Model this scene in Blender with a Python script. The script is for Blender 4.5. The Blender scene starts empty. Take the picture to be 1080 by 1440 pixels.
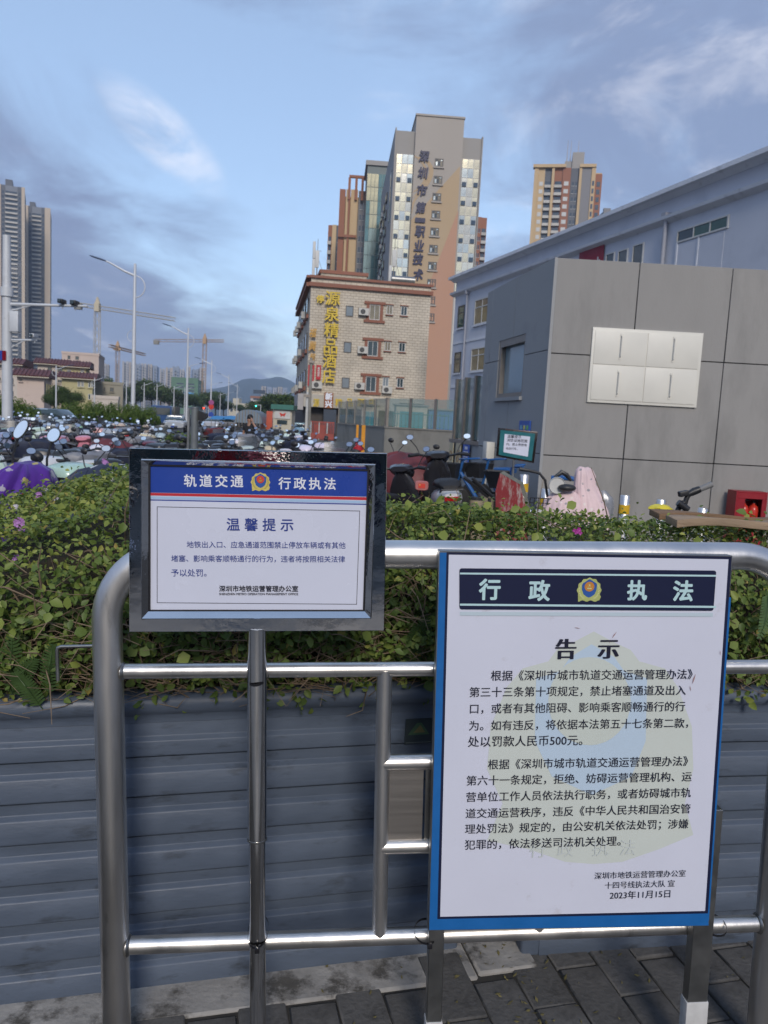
import bpy, bmesh, math, random
import numpy as np
from mathutils import Matrix, Vector
random.seed(7); RNG = np.random.default_rng(11)
S = bpy.context.scene; COL = S.collection
R = math.radians

# ------------------------------------------------------------------ camera
F_PX = 1085.0; PITCH = R(6.6); ROLL = R(3.0); EYE = 1.40
fw = Vector((0, math.cos(PITCH), -math.sin(PITCH)))
_r0 = Vector((1, 0, 0)); _u0 = Vector((0, math.sin(PITCH), math.cos(PITCH)))
RT = _r0*math.cos(ROLL) + _u0*math.sin(ROLL)
UP = _u0*math.cos(ROLL) - _r0*math.sin(ROLL)
cd = bpy.data.cameras.new('camera'); cam = bpy.data.objects.new('camera', cd); COL.objects.link(cam)
cam.matrix_world = Matrix(((RT.x, UP.x, -fw.x, 0), (RT.y, UP.y, -fw.y, 0), (RT.z, UP.z, -fw.z, EYE), (0, 0, 0, 1)))
cd.sensor_fit = 'VERTICAL'; cd.sensor_height = 36; cd.lens = 36*F_PX/1440
cd.clip_start = 0.05; cd.clip_end = 20000
cd.dof.use_dof = True; cd.dof.focus_distance = 1.62; cd.dof.aperture_fstop = 12
S.camera = cam

# ------------------------------------------------------------------ world, sun, exposure
SUN_EL, SUN_AZ = R(30), R(172)          # azimuth from +Y clockwise: behind the camera, to the right
w = bpy.data.worlds.new('World'); S.world = w; w.use_nodes = True
nt = w.node_tree; nt.nodes.clear(); N = nt.nodes.new; L = nt.links.new
sky = N('ShaderNodeTexSky'); sky.sky_type = 'NISHITA'; sky.sun_disc = False
sky.sun_elevation = SUN_EL; sky.sun_rotation = SUN_AZ; sky.air_density = 1.0; sky.dust_density = 0.6; sky.ozone_density = 1.6
def wmath(op, a, b=None, c=None, clamp=False):
    n = N('ShaderNodeMath'); n.operation = op; n.use_clamp = clamp
    for i, q in enumerate((a, b, c)):
        if q is None: continue
        if isinstance(q, (int, float)): n.inputs[i].default_value = q
        else: L(q, n.inputs[i])
    return n.outputs[0]
tc = N('ShaderNodeTexCoord'); sp = N('ShaderNodeSeparateXYZ'); L(tc.outputs['Generated'], sp.inputs[0])
zz = wmath('ADD', wmath('MAXIMUM', sp.outputs[2], 0.0), 0.16)
cx_ = wmath('DIVIDE', sp.outputs[0], zz); cy_ = wmath('DIVIDE', sp.outputs[1], zz)
cmb = N('ShaderNodeCombineXYZ'); L(cx_, cmb.inputs[0]); L(cy_, cmb.inputs[1])
def wnoise(scale, detail, rough, dist, off):
    mp = N('ShaderNodeMapping'); mp.inputs['Location'].default_value = off; mp.inputs['Scale'].default_value = (1.0, 0.75, 1)
    mp.inputs['Rotation'].default_value = (0, 0, 0.5)
    L(cmb.outputs[0], mp.inputs[0])
    n = N('ShaderNodeTexNoise'); n.inputs['Scale'].default_value = scale; n.inputs['Detail'].default_value = detail
    n.inputs['Roughness'].default_value = rough; n.inputs['Distortion'].default_value = dist
    L(mp.outputs[0], n.inputs['Vector']); return n.outputs[0]
def wramp(x, lo, hi):
    m = N('ShaderNodeMapRange'); m.interpolation_type = 'SMOOTHSTEP'; m.inputs[1].default_value = lo; m.inputs[2].default_value = hi
    L(x, m.inputs[0]); return m.outputs[0]
n1 = wnoise(0.55, 9, 0.56, 0.5, (3.1, 1.7, 0)); n2 = wnoise(1.7, 8, 0.6, 0.6, (7.3, -2.2, 0)); n3 = wnoise(3.4, 8, 0.62, 0.4, (1.3, 5.2, 0))
# bank of grey-lavender cloud low on the left (under a slanting edge) and a looser one high on the right
x_, y_, z_ = sp.outputs
edge = wmath('ADD', wmath('MULTIPLY', x_, -0.752), wmath('MULTIPLY', z_, -1.0))
bankL = wmath('ADD', wmath('MULTIPLY', wmath('ADD', edge, 0.035), 6.5), wmath('MULTIPLY', wmath('SUBTRACT', n2, 0.47), 3.2))
bankR = wmath('ADD', wmath('MULTIPLY', wmath('SUBTRACT', x_, 0.12), 3.2), wmath('MULTIPLY', wmath('SUBTRACT', n2, 0.46), 6.0))
mA = wramp(bankL, -0.25, 1.1); mB = wmath('MULTIPLY', wramp(bankR, -0.4, 1.2), 0.85)
m_dark = wmath('MAXIMUM', mA, mB, clamp=True)
m_thin = wmath('MULTIPLY', wramp(n1, 0.42, 0.66), wmath('ADD', wmath('MULTIPLY', n3, 1.1), -0.05), clamp=True)
wisp = wmath('MULTIPLY', wramp(n3, 0.50, 0.70), wramp(n1, 0.40, 0.58))
# one bright streak of cloud where the upper left sky breaks
du = wmath('ADD', wmath('MULTIPLY', wmath('ADD', x_, 0.268), 0.80), wmath('MULTIPLY', wmath('ADD', z_, -0.305), -0.60))
dv = wmath('ADD', wmath('MULTIPLY', wmath('ADD', x_, 0.268), 0.60), wmath('MULTIPLY', wmath('ADD', z_, -0.305), 0.80))
lobe = wmath('SUBTRACT', 1.0, wmath('ADD', wmath('MULTIPLY', wmath('MULTIPLY', du, du), 260.0), wmath('MULTIPLY', wmath('MULTIPLY', dv, dv), 1500.0)))
streak = wmath('MULTIPLY', wramp(wmath('ADD', lobe, wmath('MULTIPLY', wmath('SUBTRACT', n2, 0.5), 3.0)), -0.7, 1.3), wramp(n3, 0.36, 0.64))
b_sky = N('ShaderNodeBackground'); L(sky.outputs[0], b_sky.inputs[0]); b_sky.inputs[1].default_value = 0.083
b_thin = N('ShaderNodeBackground'); b_thin.inputs[0].default_value = (0.345, 0.462, 0.66, 1); b_thin.inputs[1].default_value = 1.0
b_dark = N('ShaderNodeBackground'); b_dark.inputs[0].default_value = (0.128, 0.162, 0.262, 1); b_dark.inputs[1].default_value = 1.0
b_wisp = N('ShaderNodeBackground'); b_wisp.inputs[0].default_value = (0.60, 0.60, 0.65, 1); b_wisp.inputs[1].default_value = 1.0
def wmix(fac, a, b):
    m = N('ShaderNodeMixShader')
    if isinstance(fac, (int, float)): m.inputs[0].default_value = fac
    else: L(fac, m.inputs[0])
    L(a, m.inputs[1]); L(b, m.inputs[2]); return m.outputs[0]
veil = wmath('ADD', wmath('MULTIPLY', m_thin, 0.55), 0.38, clamp=True)
sh = wmix(veil, b_sky.outputs[0], b_thin.outputs[0])
sh = wmix(wmath('MULTIPLY', m_dark, 0.93), sh, b_dark.outputs[0])
sh = wmix(wmath('MULTIPLY', wisp, 0.42), sh, b_wisp.outputs[0])
sh = wmix(wmath('MULTIPLY', streak, 0.62), sh, b_wisp.outputs[0])
wo = N('ShaderNodeOutputWorld'); L(sh, wo.inputs[0])

sl = bpy.data.lights.new('sun', 'SUN'); sl.energy = 1.2; sl.angle = R(14); sl.color = (1.0, 0.91, 0.81)
so = bpy.data.objects.new('sun', sl); COL.objects.link(so)
sdir = Vector((math.sin(SUN_AZ)*math.cos(SUN_EL), math.cos(SUN_AZ)*math.cos(SUN_EL), math.sin(SUN_EL)))
so.rotation_euler = sdir.to_track_quat('Z', 'Y').to_euler()
vs = S.view_settings; vs.view_transform = 'Standard'; vs.look = 'None'; vs.gamma = 1; vs.use_curve_mapping = False; vs.exposure = 0.87
S.cycles.max_bounces = 8; S.cycles.transparent_max_bounces = 12; S.cycles.volume_bounces = 1

# ------------------------------------------------------------------ measuring helpers: a photo pixel (1080x1440) to a place in the world
CAMP = Vector((0, 0, EYE))
def ray(px, py): return fw + RT*((px-540)/F_PX) + UP*((720-py)/F_PX)
def P(px, py, Y): d = ray(px, py); return CAMP + d*(Y/d.y)
def G(px, py, z=0.0): d = ray(px, py); return CAMP + d*((z-EYE)/d.z)
class Frame:
    """an upright plane through O with its local x along yaw; uv() gives local (x, z)"""
    def __init__(s, O, yaw, tilt=0.0):
        s.O = Vector(O); s.yaw = yaw
        s.M = Matrix.Translation(s.O) @ Matrix.Rotation(yaw, 4, 'Z') @ Matrix.Rotation(-tilt, 4, 'Y')
        s.I = s.M.inverted()
    def uv(s, px, py, y=0.0):
        o = s.I @ CAMP; d = s.I.to_3x3() @ ray(px, py); t = (y-o.y)/d.y; q = o + d*t
        return q.x, q.z
    def rect(s, x0, y0, x1, y1, y=0.0):
        c = [s.uv(a, b, y) for a, b in ((x0, y0), (x1, y0), (x0, y1), (x1, y1))]
        return (c[0][0]+c[2][0])/2, (c[1][0]+c[3][0])/2, (c[2][1]+c[3][1])/2, (c[0][1]+c[1][1])/2

# ------------------------------------------------------------------ mesh builder
class MB:
    def __init__(s): s.v = []; s.f = []; s.M = Matrix.Identity(4)
    def add(s, vs, fs):
        o = len(s.v); M = s.M
        s.v += [tuple(M @ Vector(q)) for q in vs]; s.f += [tuple(i+o for i in f) for f in fs]; return s
    def box(s, x0, x1, y0, y1, z0, z1):
        return s.add([(x0,y0,z0),(x1,y0,z0),(x1,y1,z0),(x0,y1,z0),(x0,y0,z1),(x1,y0,z1),(x1,y1,z1),(x0,y1,z1)],
              [(0,3,2,1),(4,5,6,7),(0,1,5,4),(1,2,6,5),(2,3,7,6),(3,0,4,7)])
    def cbox(s, c, d, rot=None):
        M = s.M; s.M = M @ Matrix.Translation(c) @ (rot.to_4x4() if rot is not None else Matrix.Identity(4))
        s.box(-d[0]/2, d[0]/2, -d[1]/2, d[1]/2, -d[2]/2, d[2]/2); s.M = M; return s
    def rings(s, rings, cap=True, closed=False):
        n = len(rings[0]); vs = [p for r in rings for p in r]; fs = []
        m = len(rings); rng = range(m if closed else m-1)
        for i in rng:
            j = (i+1) % m
            for k in range(n): fs.append((i*n+k, i*n+(k+1) % n, j*n+(k+1) % n, j*n+k))
        if cap and not closed: fs.append(tuple(range(n-1, -1, -1))); fs.append(tuple((m-1)*n+k for k in range(n)))
        return s.add(vs, fs)
    def tube(s, pts, r, n=8, cap=True):
        pts = [Vector(p) for p in pts]; m = len(pts); rr = r if isinstance(r, (list, tuple)) else [r]*m
        rings = []; ref = None
        for i in range(m):
            t = (pts[min(i+1, m-1)] - pts[max(i-1, 0)]).normalized()
            if ref is None: ref = Vector((0, 0, 1)) if abs(t.z) < 0.9 else Vector((1, 0, 0))
            a = t.cross(ref).normalized(); b = a.cross(t).normalized(); ref = b
            rings.append([pts[i] + a*math.cos(2*math.pi*k/n)*rr[i] + b*math.sin(2*math.pi*k/n)*rr[i] for k in range(n)])
        return s.rings(rings, cap)
    def lathe(s, prof, n=16, c=(0, 0, 0), axis='Z'):
        rings = []
        for r, h in prof:
            ring = []
            for k in range(n):
                a = 2*math.pi*k/n; q = (r*math.cos(a), r*math.sin(a), h)
                if axis == 'X': q = (h, q[0], q[1])
                if axis == 'Y': q = (q[1], h, q[0])
                ring.append((q[0]+c[0], q[1]+c[1], q[2]+c[2]))
            rings.append(ring)
        return s.rings(rings)
    def loft(s, secs, axis='Y', n=16, e=2.6):
        """sections (t, offset, half width, half height): superellipse rings strung along an axis"""
        rings = []
        for t, off, hw, hh in secs:
            ring = []
            for k in range(n):
                a = 2*math.pi*k/n; ca, sa = math.cos(a), math.sin(a)
                x = hw*math.copysign(abs(ca)**(2/e), ca); y = hh*math.copysign(abs(sa)**(2/e), sa)
                ring.append((x, t, off+y) if axis == 'Y' else (x, off+y, t) if axis == 'Z' else (t, x, off+y))
            rings.append(ring)
        return s.rings(rings)
    def ell(s, c, r, nu=12, nv=8):
        rings = []
        for i in range(1, nv):
            th = math.pi*i/nv
            rings.append([(c[0]+r[0]*math.sin(th)*math.cos(2*math.pi*k/nu), c[1]+r[1]*math.sin(th)*math.sin(2*math.pi*k/nu), c[2]-r[2]*math.cos(th)) for k in range(nu)])
        return s.rings(rings)
    def prism(s, poly, y0, y1):
        """(x, z) outline pushed from y0 to y1"""
        n = len(poly); vs = [(a, y0, b) for a, b in poly] + [(a, y1, b) for a, b in poly]
        fs = [tuple(range(n)), tuple(range(2*n-1, n-1, -1))] + [(i, i+n, (i+1) % n+n, (i+1) % n) for i in range(n)]
        return s.add(vs, fs)
    def flat(s, poly, y):
        return s.add([(a, y, b) for a, b in poly], [tuple(range(len(poly)))])
    def mesh(s, name, mat, smooth=False, bev=0, seg=2, jit=0):
        me = bpy.data.meshes.new(name); me.from_pydata(s.v, [], s.f)
        bm = bmesh.new(); bm.from_mesh(me); bmesh.ops.recalc_face_normals(bm, faces=bm.faces)
        if bev: bmesh.ops.bevel(bm, geom=[e for e in bm.edges if len(e.link_faces) == 2 and e.calc_face_angle(0) > 0.5], offset=bev, segments=seg, affect='EDGES', profile=0.6)
        bm.to_mesh(me); bm.free()
        if smooth or bev:
            me.polygons.foreach_set('use_smooth', [True]*len(me.polygons)); me.set_sharp_from_angle(angle=R(42))
        if mat is not None: me.materials.append(mat)
        return me
    def build(s, name, mat, parent=None, **k): return link(name, s.mesh(name, mat, **k), parent)
def link(name, me, parent=None, M=None, color=None):
    o = bpy.data.objects.new(name, me); COL.objects.link(o)
    if parent is not None: o.parent = parent
    if M is not None: o.matrix_local = M
    if color is not None: o.color = (*color, 1)
    return o
def thing(name, label, cat, M=None, group=None, kind=None):
    o = bpy.data.objects.new(name, None); o.empty_display_size = 0.1; COL.objects.link(o)
    if M is not None: o.matrix_world = M if isinstance(M, Matrix) else Matrix.Translation(M)
    return tag(o, label, cat, group, kind)
def tag(o, label=None, cat=None, group=None, kind=None):
    if label: o['label'] = label
    if cat: o['category'] = cat
    if group: o['group'] = group
    if kind: o['kind'] = kind
    return o
def TR(x, y, z=0, rz=0, s=1): return Matrix.Translation((x, y, z)) @ Matrix.Rotation(rz, 4, 'Z') @ Matrix.Scale(s, 4)
def copy_tree(o, parent=None, skip=()):
    c = o.copy(); COL.objects.link(c)
    c.parent = parent
    for ch in KIDS.get(o.name, ()):
        if ch.name.split('.')[0] not in skip: copy_tree(ch, c)
    return c
KIDS = {}
def index_kids():
    KIDS.clear()
    for o in COL.objects:
        if o.parent is not None: KIDS.setdefault(o.parent.name, []).append(o)
def box(x0, x1, y0, y1, z0, z1): return MB().box(x0, x1, y0, y1, z0, z1)

# ------------------------------------------------------------------ materials
def mat(name, c, rough=0.6, metal=0.0, var=0.15, scale=6.0, bump=0.0, bscale=None, spec=0.5, coat=0.0, objcol=False, rnd=0.0, dirt=None, aniso=None):
    m = bpy.data.materials.new(name); m.use_nodes = True; t = m.node_tree; b = t.nodes['Principled BSDF']; nn = t.nodes.new; ll = t.links.new
    b.inputs['Roughness'].default_value = rough; b.inputs['Metallic'].default_value = metal
    b.inputs['Specular IOR Level'].default_value = spec; b.inputs['Coat Weight'].default_value = coat
    tc = nn('ShaderNodeTexCoord'); co = tc.outputs['Object']
    if aniso:
        mp = nn('ShaderNodeMapping'); mp.inputs['Scale'].default_value = aniso; ll(co, mp.inputs[0]); co = mp.outputs[0]
    if objcol:
        oi = nn('ShaderNodeObjectInfo'); col = oi.outputs['Color']
    else:
        rg = nn('ShaderNodeRGB'); rg.outputs[0].default_value = (*c, 1); col = rg.outputs[0]
    if var:
        nz = nn('ShaderNodeTexNoise'); nz.inputs['Scale'].default_value = scale; nz.inputs['Detail'].default_value = 6; nz.inputs['Roughness'].default_value = 0.62
        ll(co, nz.inputs['Vector'])
        mr = nn('ShaderNodeMapRange'); mr.inputs[1].default_value = 0.25; mr.inputs[2].default_value = 0.75
        mr.inputs[3].default_value = 1-var; mr.inputs[4].default_value = 1+var; ll(nz.outputs[0], mr.inputs[0])
        vm = nn('ShaderNodeVectorMath'); vm.operation = 'SCALE'; ll(col, vm.inputs[0]); ll(mr.outputs[0], vm.inputs['Scale']); col = vm.outputs[0]
        rr = nn('ShaderNodeMapRange'); rr.inputs[1].default_value = 0.3; rr.inputs[2].default_value = 0.7
        rr.inputs[3].default_value = max(0.02, rough-0.12*min(1, rough*2)); rr.inputs[4].default_value = min(1, rough+0.12*min(1, rough*2)); ll(nz.outputs[0], rr.inputs[0]); ll(rr.outputs[0], b.inputs['Roughness'])
    if rnd:
        oi = nn('ShaderNodeObjectInfo'); mr = nn('ShaderNodeMapRange'); mr.inputs[3].default_value = 1-rnd; mr.inputs[4].default_value = 1+rnd
        ll(oi.outputs['Random'], mr.inputs[0]); vm = nn('ShaderNodeVectorMath'); vm.operation = 'SCALE'; ll(col, vm.inputs[0]); ll(mr.outputs[0], vm.inputs['Scale']); col = vm.outputs[0]
    if dirt:      # (colour, scale, low, high): stains with their own shape
        dc, ds, lo, hi = dirt
        nz = nn('ShaderNodeTexNoise'); nz.inputs['Scale'].default_value = ds; nz.inputs['Detail'].default_value = 9; nz.inputs['Roughness'].default_value = 0.68
        ll(co, nz.inputs['Vector']); mr = nn('ShaderNodeMapRange'); mr.inputs[1].default_value = lo; mr.inputs[2].default_value = hi; ll(nz.outputs[0], mr.inputs[0])
        mx = nn('ShaderNodeMix'); mx.data_type = 'RGBA'; ll(mr.outputs[0], mx.inputs[0]); ll(col, mx.inputs[6]); mx.inputs[7].default_value = (*dc, 1); col = mx.outputs[2]
    ll(col, b.inputs['Base Color'])
    if bump:
        nz = nn('ShaderNodeTexNoise'); nz.inputs['Scale'].default_value = bscale or scale*4; nz.inputs['Detail'].default_value = 6; ll(co, nz.inputs['Vector'])
        bp = nn('ShaderNodeBump'); bp.inputs['Strength'].default_value = 1; bp.inputs['Distance'].default_value = bump; ll(nz.outputs[0], bp.inputs['Height']); ll(bp.outputs[0], b.inputs['Normal'])
    return m
def glass(name, c, rough=0.03, alpha=0.35):
    m = bpy.data.materials.new(name); m.use_nodes = True; t = m.node_tree; b = t.nodes['Principled BSDF']
    b.inputs['Base Color'].default_value = (*c, 1); b.inputs['Roughness'].default_value = rough; b.inputs['Alpha'].default_value = alpha
    b.inputs['Specular IOR Level'].default_value = 0.8
    return m
MSTEEL = mat('brushed_steel', (0.76, 0.74, 0.71), 0.36, 1.0, 0.10, 8, 0.0004, 60, dirt=((0.16, 0.15, 0.13), 14, 0.62, 0.85), aniso=(1, 1, 0.25))
MCHROME = mat('polished_steel', (0.66, 0.66, 0.67), 0.03, 1.0, 0.06, 10, 0.0022, 6)
MPIPE = mat('polished_pipe', (0.72, 0.71, 0.70), 0.13, 1.0, 0.08, 20)
MSTEEL2 = mat('dull_steel', (0.33, 0.33, 0.32), 0.38, 1.0, 0.15, 12)
MPRINT = mat('print_white', (0.63, 0.65, 0.755), 0.38, 0, 0.03, 5, dirt=((0.47, 0.46, 0.50), 13, 0.62, 0.80))
MPRINT2 = mat('panel_white', (0.62, 0.645, 0.755), 0.25, 0, 0.03, 5)
MNAVY = mat('print_navy', (0.008, 0.012, 0.045), 0.4, 0, 0)
MINK = mat('print_ink', (0.010, 0.012, 0.030), 0.45, 0, 0)
MINKB = mat('print_blue_ink', (0.020, 0.045, 0.24), 0.45, 0, 0)
MBLUEH = mat('print_blue_band', (0.022, 0.060, 0.32), 0.3, 0, 0.05, 8)
MREDS = mat('print_red_stripe', (0.52, 0.03, 0.045), 0.35, 0, 0)
MLBL = mat('print_light_blue', (0.36, 0.52, 0.72), 0.35, 0, 0)
MMINT = mat('print_mint', (0.48, 0.68, 0.70), 0.35, 0, 0)
MBLUEF = mat('blue_tape', (0.012, 0.125, 0.38), 0.35, 0, 0.08, 20, dirt=((0.30, 0.36, 0.42), 22, 0.70, 0.78))
MPALEY = mat('print_pale_yellow', (0.585, 0.63, 0.585), 0.38, 0, 0.02); MPALEB = mat('print_pale_blue', (0.49, 0.61, 0.73), 0.38, 0, 0.02)
MPALEC = mat('print_pale_cream', (0.57, 0.62, 0.57), 0.38, 0, 0.02)
MGHOST = mat('print_ghost', (0.545, 0.59, 0.58), 0.4, 0, 0)
MGOLD = mat('print_gold', (0.60, 0.50, 0.14), 0.4, 0, 0.1, 60); MSHIELD = mat('print_shield_blue', (0.03, 0.10, 0.35), 0.4, 0, 0); MREDC = mat('print_emblem_red', (0.60, 0.05, 0.03), 0.4, 0, 0)
MZIP = mat('black_plastic', (0.012, 0.012, 0.015), 0.4, 0, 0.1)
MPLANT = mat('planter_paint', (0.082, 0.106, 0.148), 0.50, 0.0, 0.14, 5, 0.0012, 30, dirt=((0.035, 0.042, 0.052), 7, 0.56, 0.72), rnd=0.05, aniso=(0.8, 1, 2.5))
MSOIL = mat('soil', (0.03, 0.022, 0.015), 0.95, 0, 0.4, 20, 0.01)
MCONC = mat('concrete', (0.30, 0.29, 0.275), 0.85, 0, 0.28, 9, 0.004, 40, dirt=((0.085, 0.08, 0.072), 7, 0.50, 0.60))
MPAVER = mat('paver', (0.098, 0.096, 0.094), 0.88, 0, 0.28, 14, 0.003, 70, rnd=0.14, dirt=((0.045, 0.044, 0.043), 9, 0.5, 0.7))
MASPH = mat('asphalt', (0.060, 0.060, 0.062), 0.9, 0, 0.25, 0.6, 0.004, 60)
MLOT = mat('lot_paving', (0.12, 0.115, 0.11), 0.9, 0, 0.25, 1.2, 0.004, 30)

# ------------------------------------------------------------------ text: built-in font outlines turned into flat meshes
def text_mesh(s, spacing=1.0, shear=0.0, depth=0.0):
    c = bpy.data.curves.new('text', 'FONT'); c.body = s; c.size = 1; c.space_character = spacing; c.shear = shear
    c.resolution_u = 3; c.extrude = depth
    o = bpy.data.objects.new('text', c); COL.objects.link(o)
    me = bpy.data.meshes.new_from_object(o.evaluated_get(bpy.context.evaluated_depsgraph_get()))
    bpy.data.objects.remove(o); bpy.data.curves.remove(c); return me
def text(s, parent, m, x0, x1, zc, y, name='lettering', bold=0.012, spacing=1.0, shear=0.0, h=None, depth=0.0, ratio=1.0, vb=1.0):
    """glyph outlines fitted between x0 and x1; heavier weights are the outline laid over itself with small shifts"""
    me = text_mesh(s, spacing, shear, 0.1 if depth else 0.0); n = len(me.vertices)
    if n == 0: return None
    a = np.empty(n*3, dtype=np.float32); me.vertices.foreach_get('co', a); a = a.reshape(-1, 3)
    mn, mx = a.min(0), a.max(0); x0 += bold*(x1-x0)/(mx[0]-mn[0]); x1 -= bold*(x1-x0)/(mx[0]-mn[0])
    sc = (x1-x0)/max(1e-6, mx[0]-mn[0]); sz = sc*ratio if h is None else h/(mx[1]-mn[1])
    b = np.empty_like(a); b[:, 0] = (a[:, 0]-mn[0])*sc + x0; b[:, 2] = (a[:, 1]-(mn[1]+mx[1])/2)*sz + zc
    b[:, 1] = y if not depth else y - (a[:, 2]+0.1)/0.2*depth
    polys = [tuple(p.vertices) for p in me.polygons]; V, Fc = [], []
    k_ = 1 if bold < .002 else (4 if bold < .02 else 8); st = (.00002 if not depth else depth*.03)
    for k in range(k_):
        q = b.copy()
        if k_ > 1: ang = 2*math.pi*(k+.5)/k_; q[:, 0] += bold*sc*math.cos(ang)*1.2; q[:, 2] += vb*bold*sz*math.sin(ang)*1.2; q[:, 1] -= st*k
        V.append(q); Fc += [tuple(i+k*n for i in p) for p in polys]
    out = bpy.data.meshes.new(name); out.from_pydata(np.concatenate(V).tolist(), [], Fc); out.materials.append(m); bpy.data.meshes.remove(me)
    return link(name, out, parent)
def emblem(parent, cx, cz, Rr, y, mats):
    """badge: wreath, shield, disc with star"""
    gold, blue, red, gold2 = mats
    st = 0.0004 if Rr > 0.05 else 0.0003
    m = MB(); pts = []
    for k in range(48):
        a = math.pi/2 + 2*math.pi*k/48; sn = math.sin(a); rr = Rr*(1+0.05*math.cos(12*a)); xx = math.cos(a)*rr*0.98; zz = sn*rr
        if sn < -0.55: zz = -Rr*0.88 + 0.06*Rr*math.cos(9*a)
        if abs(math.cos(a)) > 0.3 and -0.86 < sn < -0.5: xx *= 1.12
        pts.append((cx+xx, cz+zz))
    m.flat(pts[::-1], y); m.build('wreath', gold, parent)
    m = MB(); sh = [(-.62, .55), (-.40, .66), (-.2, .80), (0, .92), (.2, .80), (.40, .66), (.62, .55), (.60, .05), (.46, -.32), (.2, -.52), (0, -.6), (-.2, -.52), (-.46, -.32), (-.60, .05)]
    m.flat([(cx+a*Rr, cz+b*Rr) for a, b in sh], y-st); m.build('shield', blue, parent)
    m = MB(); m.flat([(cx+.40*Rr*math.cos(k*math.pi/12), cz+Rr*.30+.40*Rr*math.sin(k*math.pi/12)) for k in range(24)], y-2*st); m.build('disc', red, parent)
    m = MB()
    for q in range(5):
        r1 = .13*Rr if q == 0 else .045*Rr; ox, oz = (0, .42*Rr) if q == 0 else ((q-2.5)*.14*Rr, .27*Rr)
        m.flat([(cx+ox+(r1 if k % 2 == 0 else r1*.4)*math.sin(k*math.pi/5), cz+oz+(r1 if k % 2 == 0 else r1*.4)*math.cos(k*math.pi/5)) for k in range(10)], y-3*st)
    m.flat([(cx-.20*Rr, cz+.10*Rr), (cx+.20*Rr, cz+.10*Rr), (cx+.16*Rr, cz+.20*Rr), (cx-.16*Rr, cz+.20*Rr)], y-3*st)
    m.build('star', gold2, parent)
    m = MB()
    for sx in (-1, 1):
        for k in range(7):
            a = -0.9 + k*0.27; c0 = (cx+sx*.80*Rr*math.cos(a), cz+.80*Rr*math.sin(a)); t = a+1.1
            d = (sx*math.cos(t), math.sin(t)); nrm = (-d[1], d[0]); l, wd = .17*Rr, .055*Rr
            m.flat([(c0[0]+d[0]*l, c0[1]+d[1]*l), (c0[0]+nrm[0]*wd, c0[1]+nrm[1]*wd), (c0[0]-d[0]*l, c0[1]-d[1]*l), (c0[0]-nrm[0]*wd, c0[1]-nrm[1]*wd)], y-st)
    m.build('wreath_leaf', gold2 if Rr < .1 else mats[3], parent)

# ================================================================== SETTING: ground
g = MB().box(-3600, 3600, -260, 4300, -1.0, -0.37).build('ground', MASPH); tag(g, kind='structure')
DROP = .31
def zg(x, y):     # the parking lot falls away to the left and to the back of the pavement
    u = min(1, max(0, (1.3-x)/2.6)); v = min(1, max(0, (y-3.2)/2.6)); f = lambda t: t*t*(3-2*t)
    w_ = min(1, max(0, (y-30)/15)); return -DROP*max(f(u)*f(v), f(w_))
gx = [-60+3*k for k in range(18)]+[-6+.5*k for k in range(20)]+[4+2*k for k in range(14)]; gy = [3.2+.4*k for k in range(12)]+[8+2*k for k in range(28)]
lot = MB().add([(x, y, zg(x, y)+.004) for y in gy for x in gx], [(j*len(gx)+i, j*len(gx)+i+1, (j+1)*len(gx)+i+1, (j+1)*len(gx)+i) for j in range(len(gy)-1) for i in range(len(gx)-1)]).build('parking_lot', MLOT, smooth=True); tag(lot, kind='structure')
YAWP = R(14.2)
MPLAZA = mat('invented_plaza_granite', (.15, .148, .142), .7, 0, .25, 1.5, .002, 40, dirt=((.07, .07, .068), .8, .5, .6))
pz = MB().box(-25, 25, -60, .55, -.36, .006).build('plaza', MPLAZA); tag(pz, kind='structure')  # invented unseen paving, laid for the sign frame to mirror
pv = bpy.data.objects.new('pavement', MB().box(-25, 25, .552, 3.198, -.36, 0).mesh('pavement', mat('joint_sand', (0.035, 0.033, 0.03), 0.95, 0, 0.3, 30)))
COL.objects.link(pv); tag(pv, kind='structure'); pv.location = (0, 0, 0.004)
PM = Matrix.Translation((0.176, 1.914, 0)) @ Matrix.Rotation(YAWP, 4, 'Z')     # planter face line
pm = [MB().box(-.0565, .0565, -.111, .111, 0, .03).mesh('paver', MPAVER, bev=.0035, seg=1) for _ in range(1)][0]
PMi = PM.inverted()
n = 0
for j in range(12):
    for i in range(-6, 20):
        x = i*0.117 + 0.02; y = -0.135 - 0.115 - j*0.226 + (0.0 if i % 2 else 0.113)
        if i % 2 == 0 and j == 0: y += 0
        wp = PM @ Vector((x, y, 0))
        if wp.y > 1.02 and wp.x < 2.0 and n < 300:
            o = link('paver', pm, pv); n += 1
            o.matrix_world = Matrix.Translation((wp.x, wp.y, -0.022 + random.uniform(-.003, .003))) @ Matrix.Rotation(YAWP + R(random.uniform(-1.2, 1.2)), 4, 'Z') @ Matrix.Rotation(R(random.uniform(-.8, .8)), 4, 'X')
# pavers run right up to the second planter
for i in range(2, 16):
    for j in range(2):
        wp = PM @ Vector((i*0.117 + 0.02, -0.02 + (0.0 if i % 2 else 0.113) - 0 + j*.226, 0))
        o = link('paver', pm, pv); o.matrix_world = Matrix.Translation((wp.x, wp.y, -0.022 + random.uniform(-.003, .003))) @ Matrix.Rotation(YAWP + R(random.uniform(-1.2, 1.2)), 4, 'Z')
m = MB(); m.M = PM
m.box(-3.2, -1.1, -.125, .6, -.05, .014); m.box(-1.095, .10, -.125, .6, -.05, .012); m.box(.104, .27, -.115, .05, -.05, .015)
kb = m.build('kerb_strip', MCONC, bev=.006, seg=1); tag(kb, kind='structure')
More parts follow.
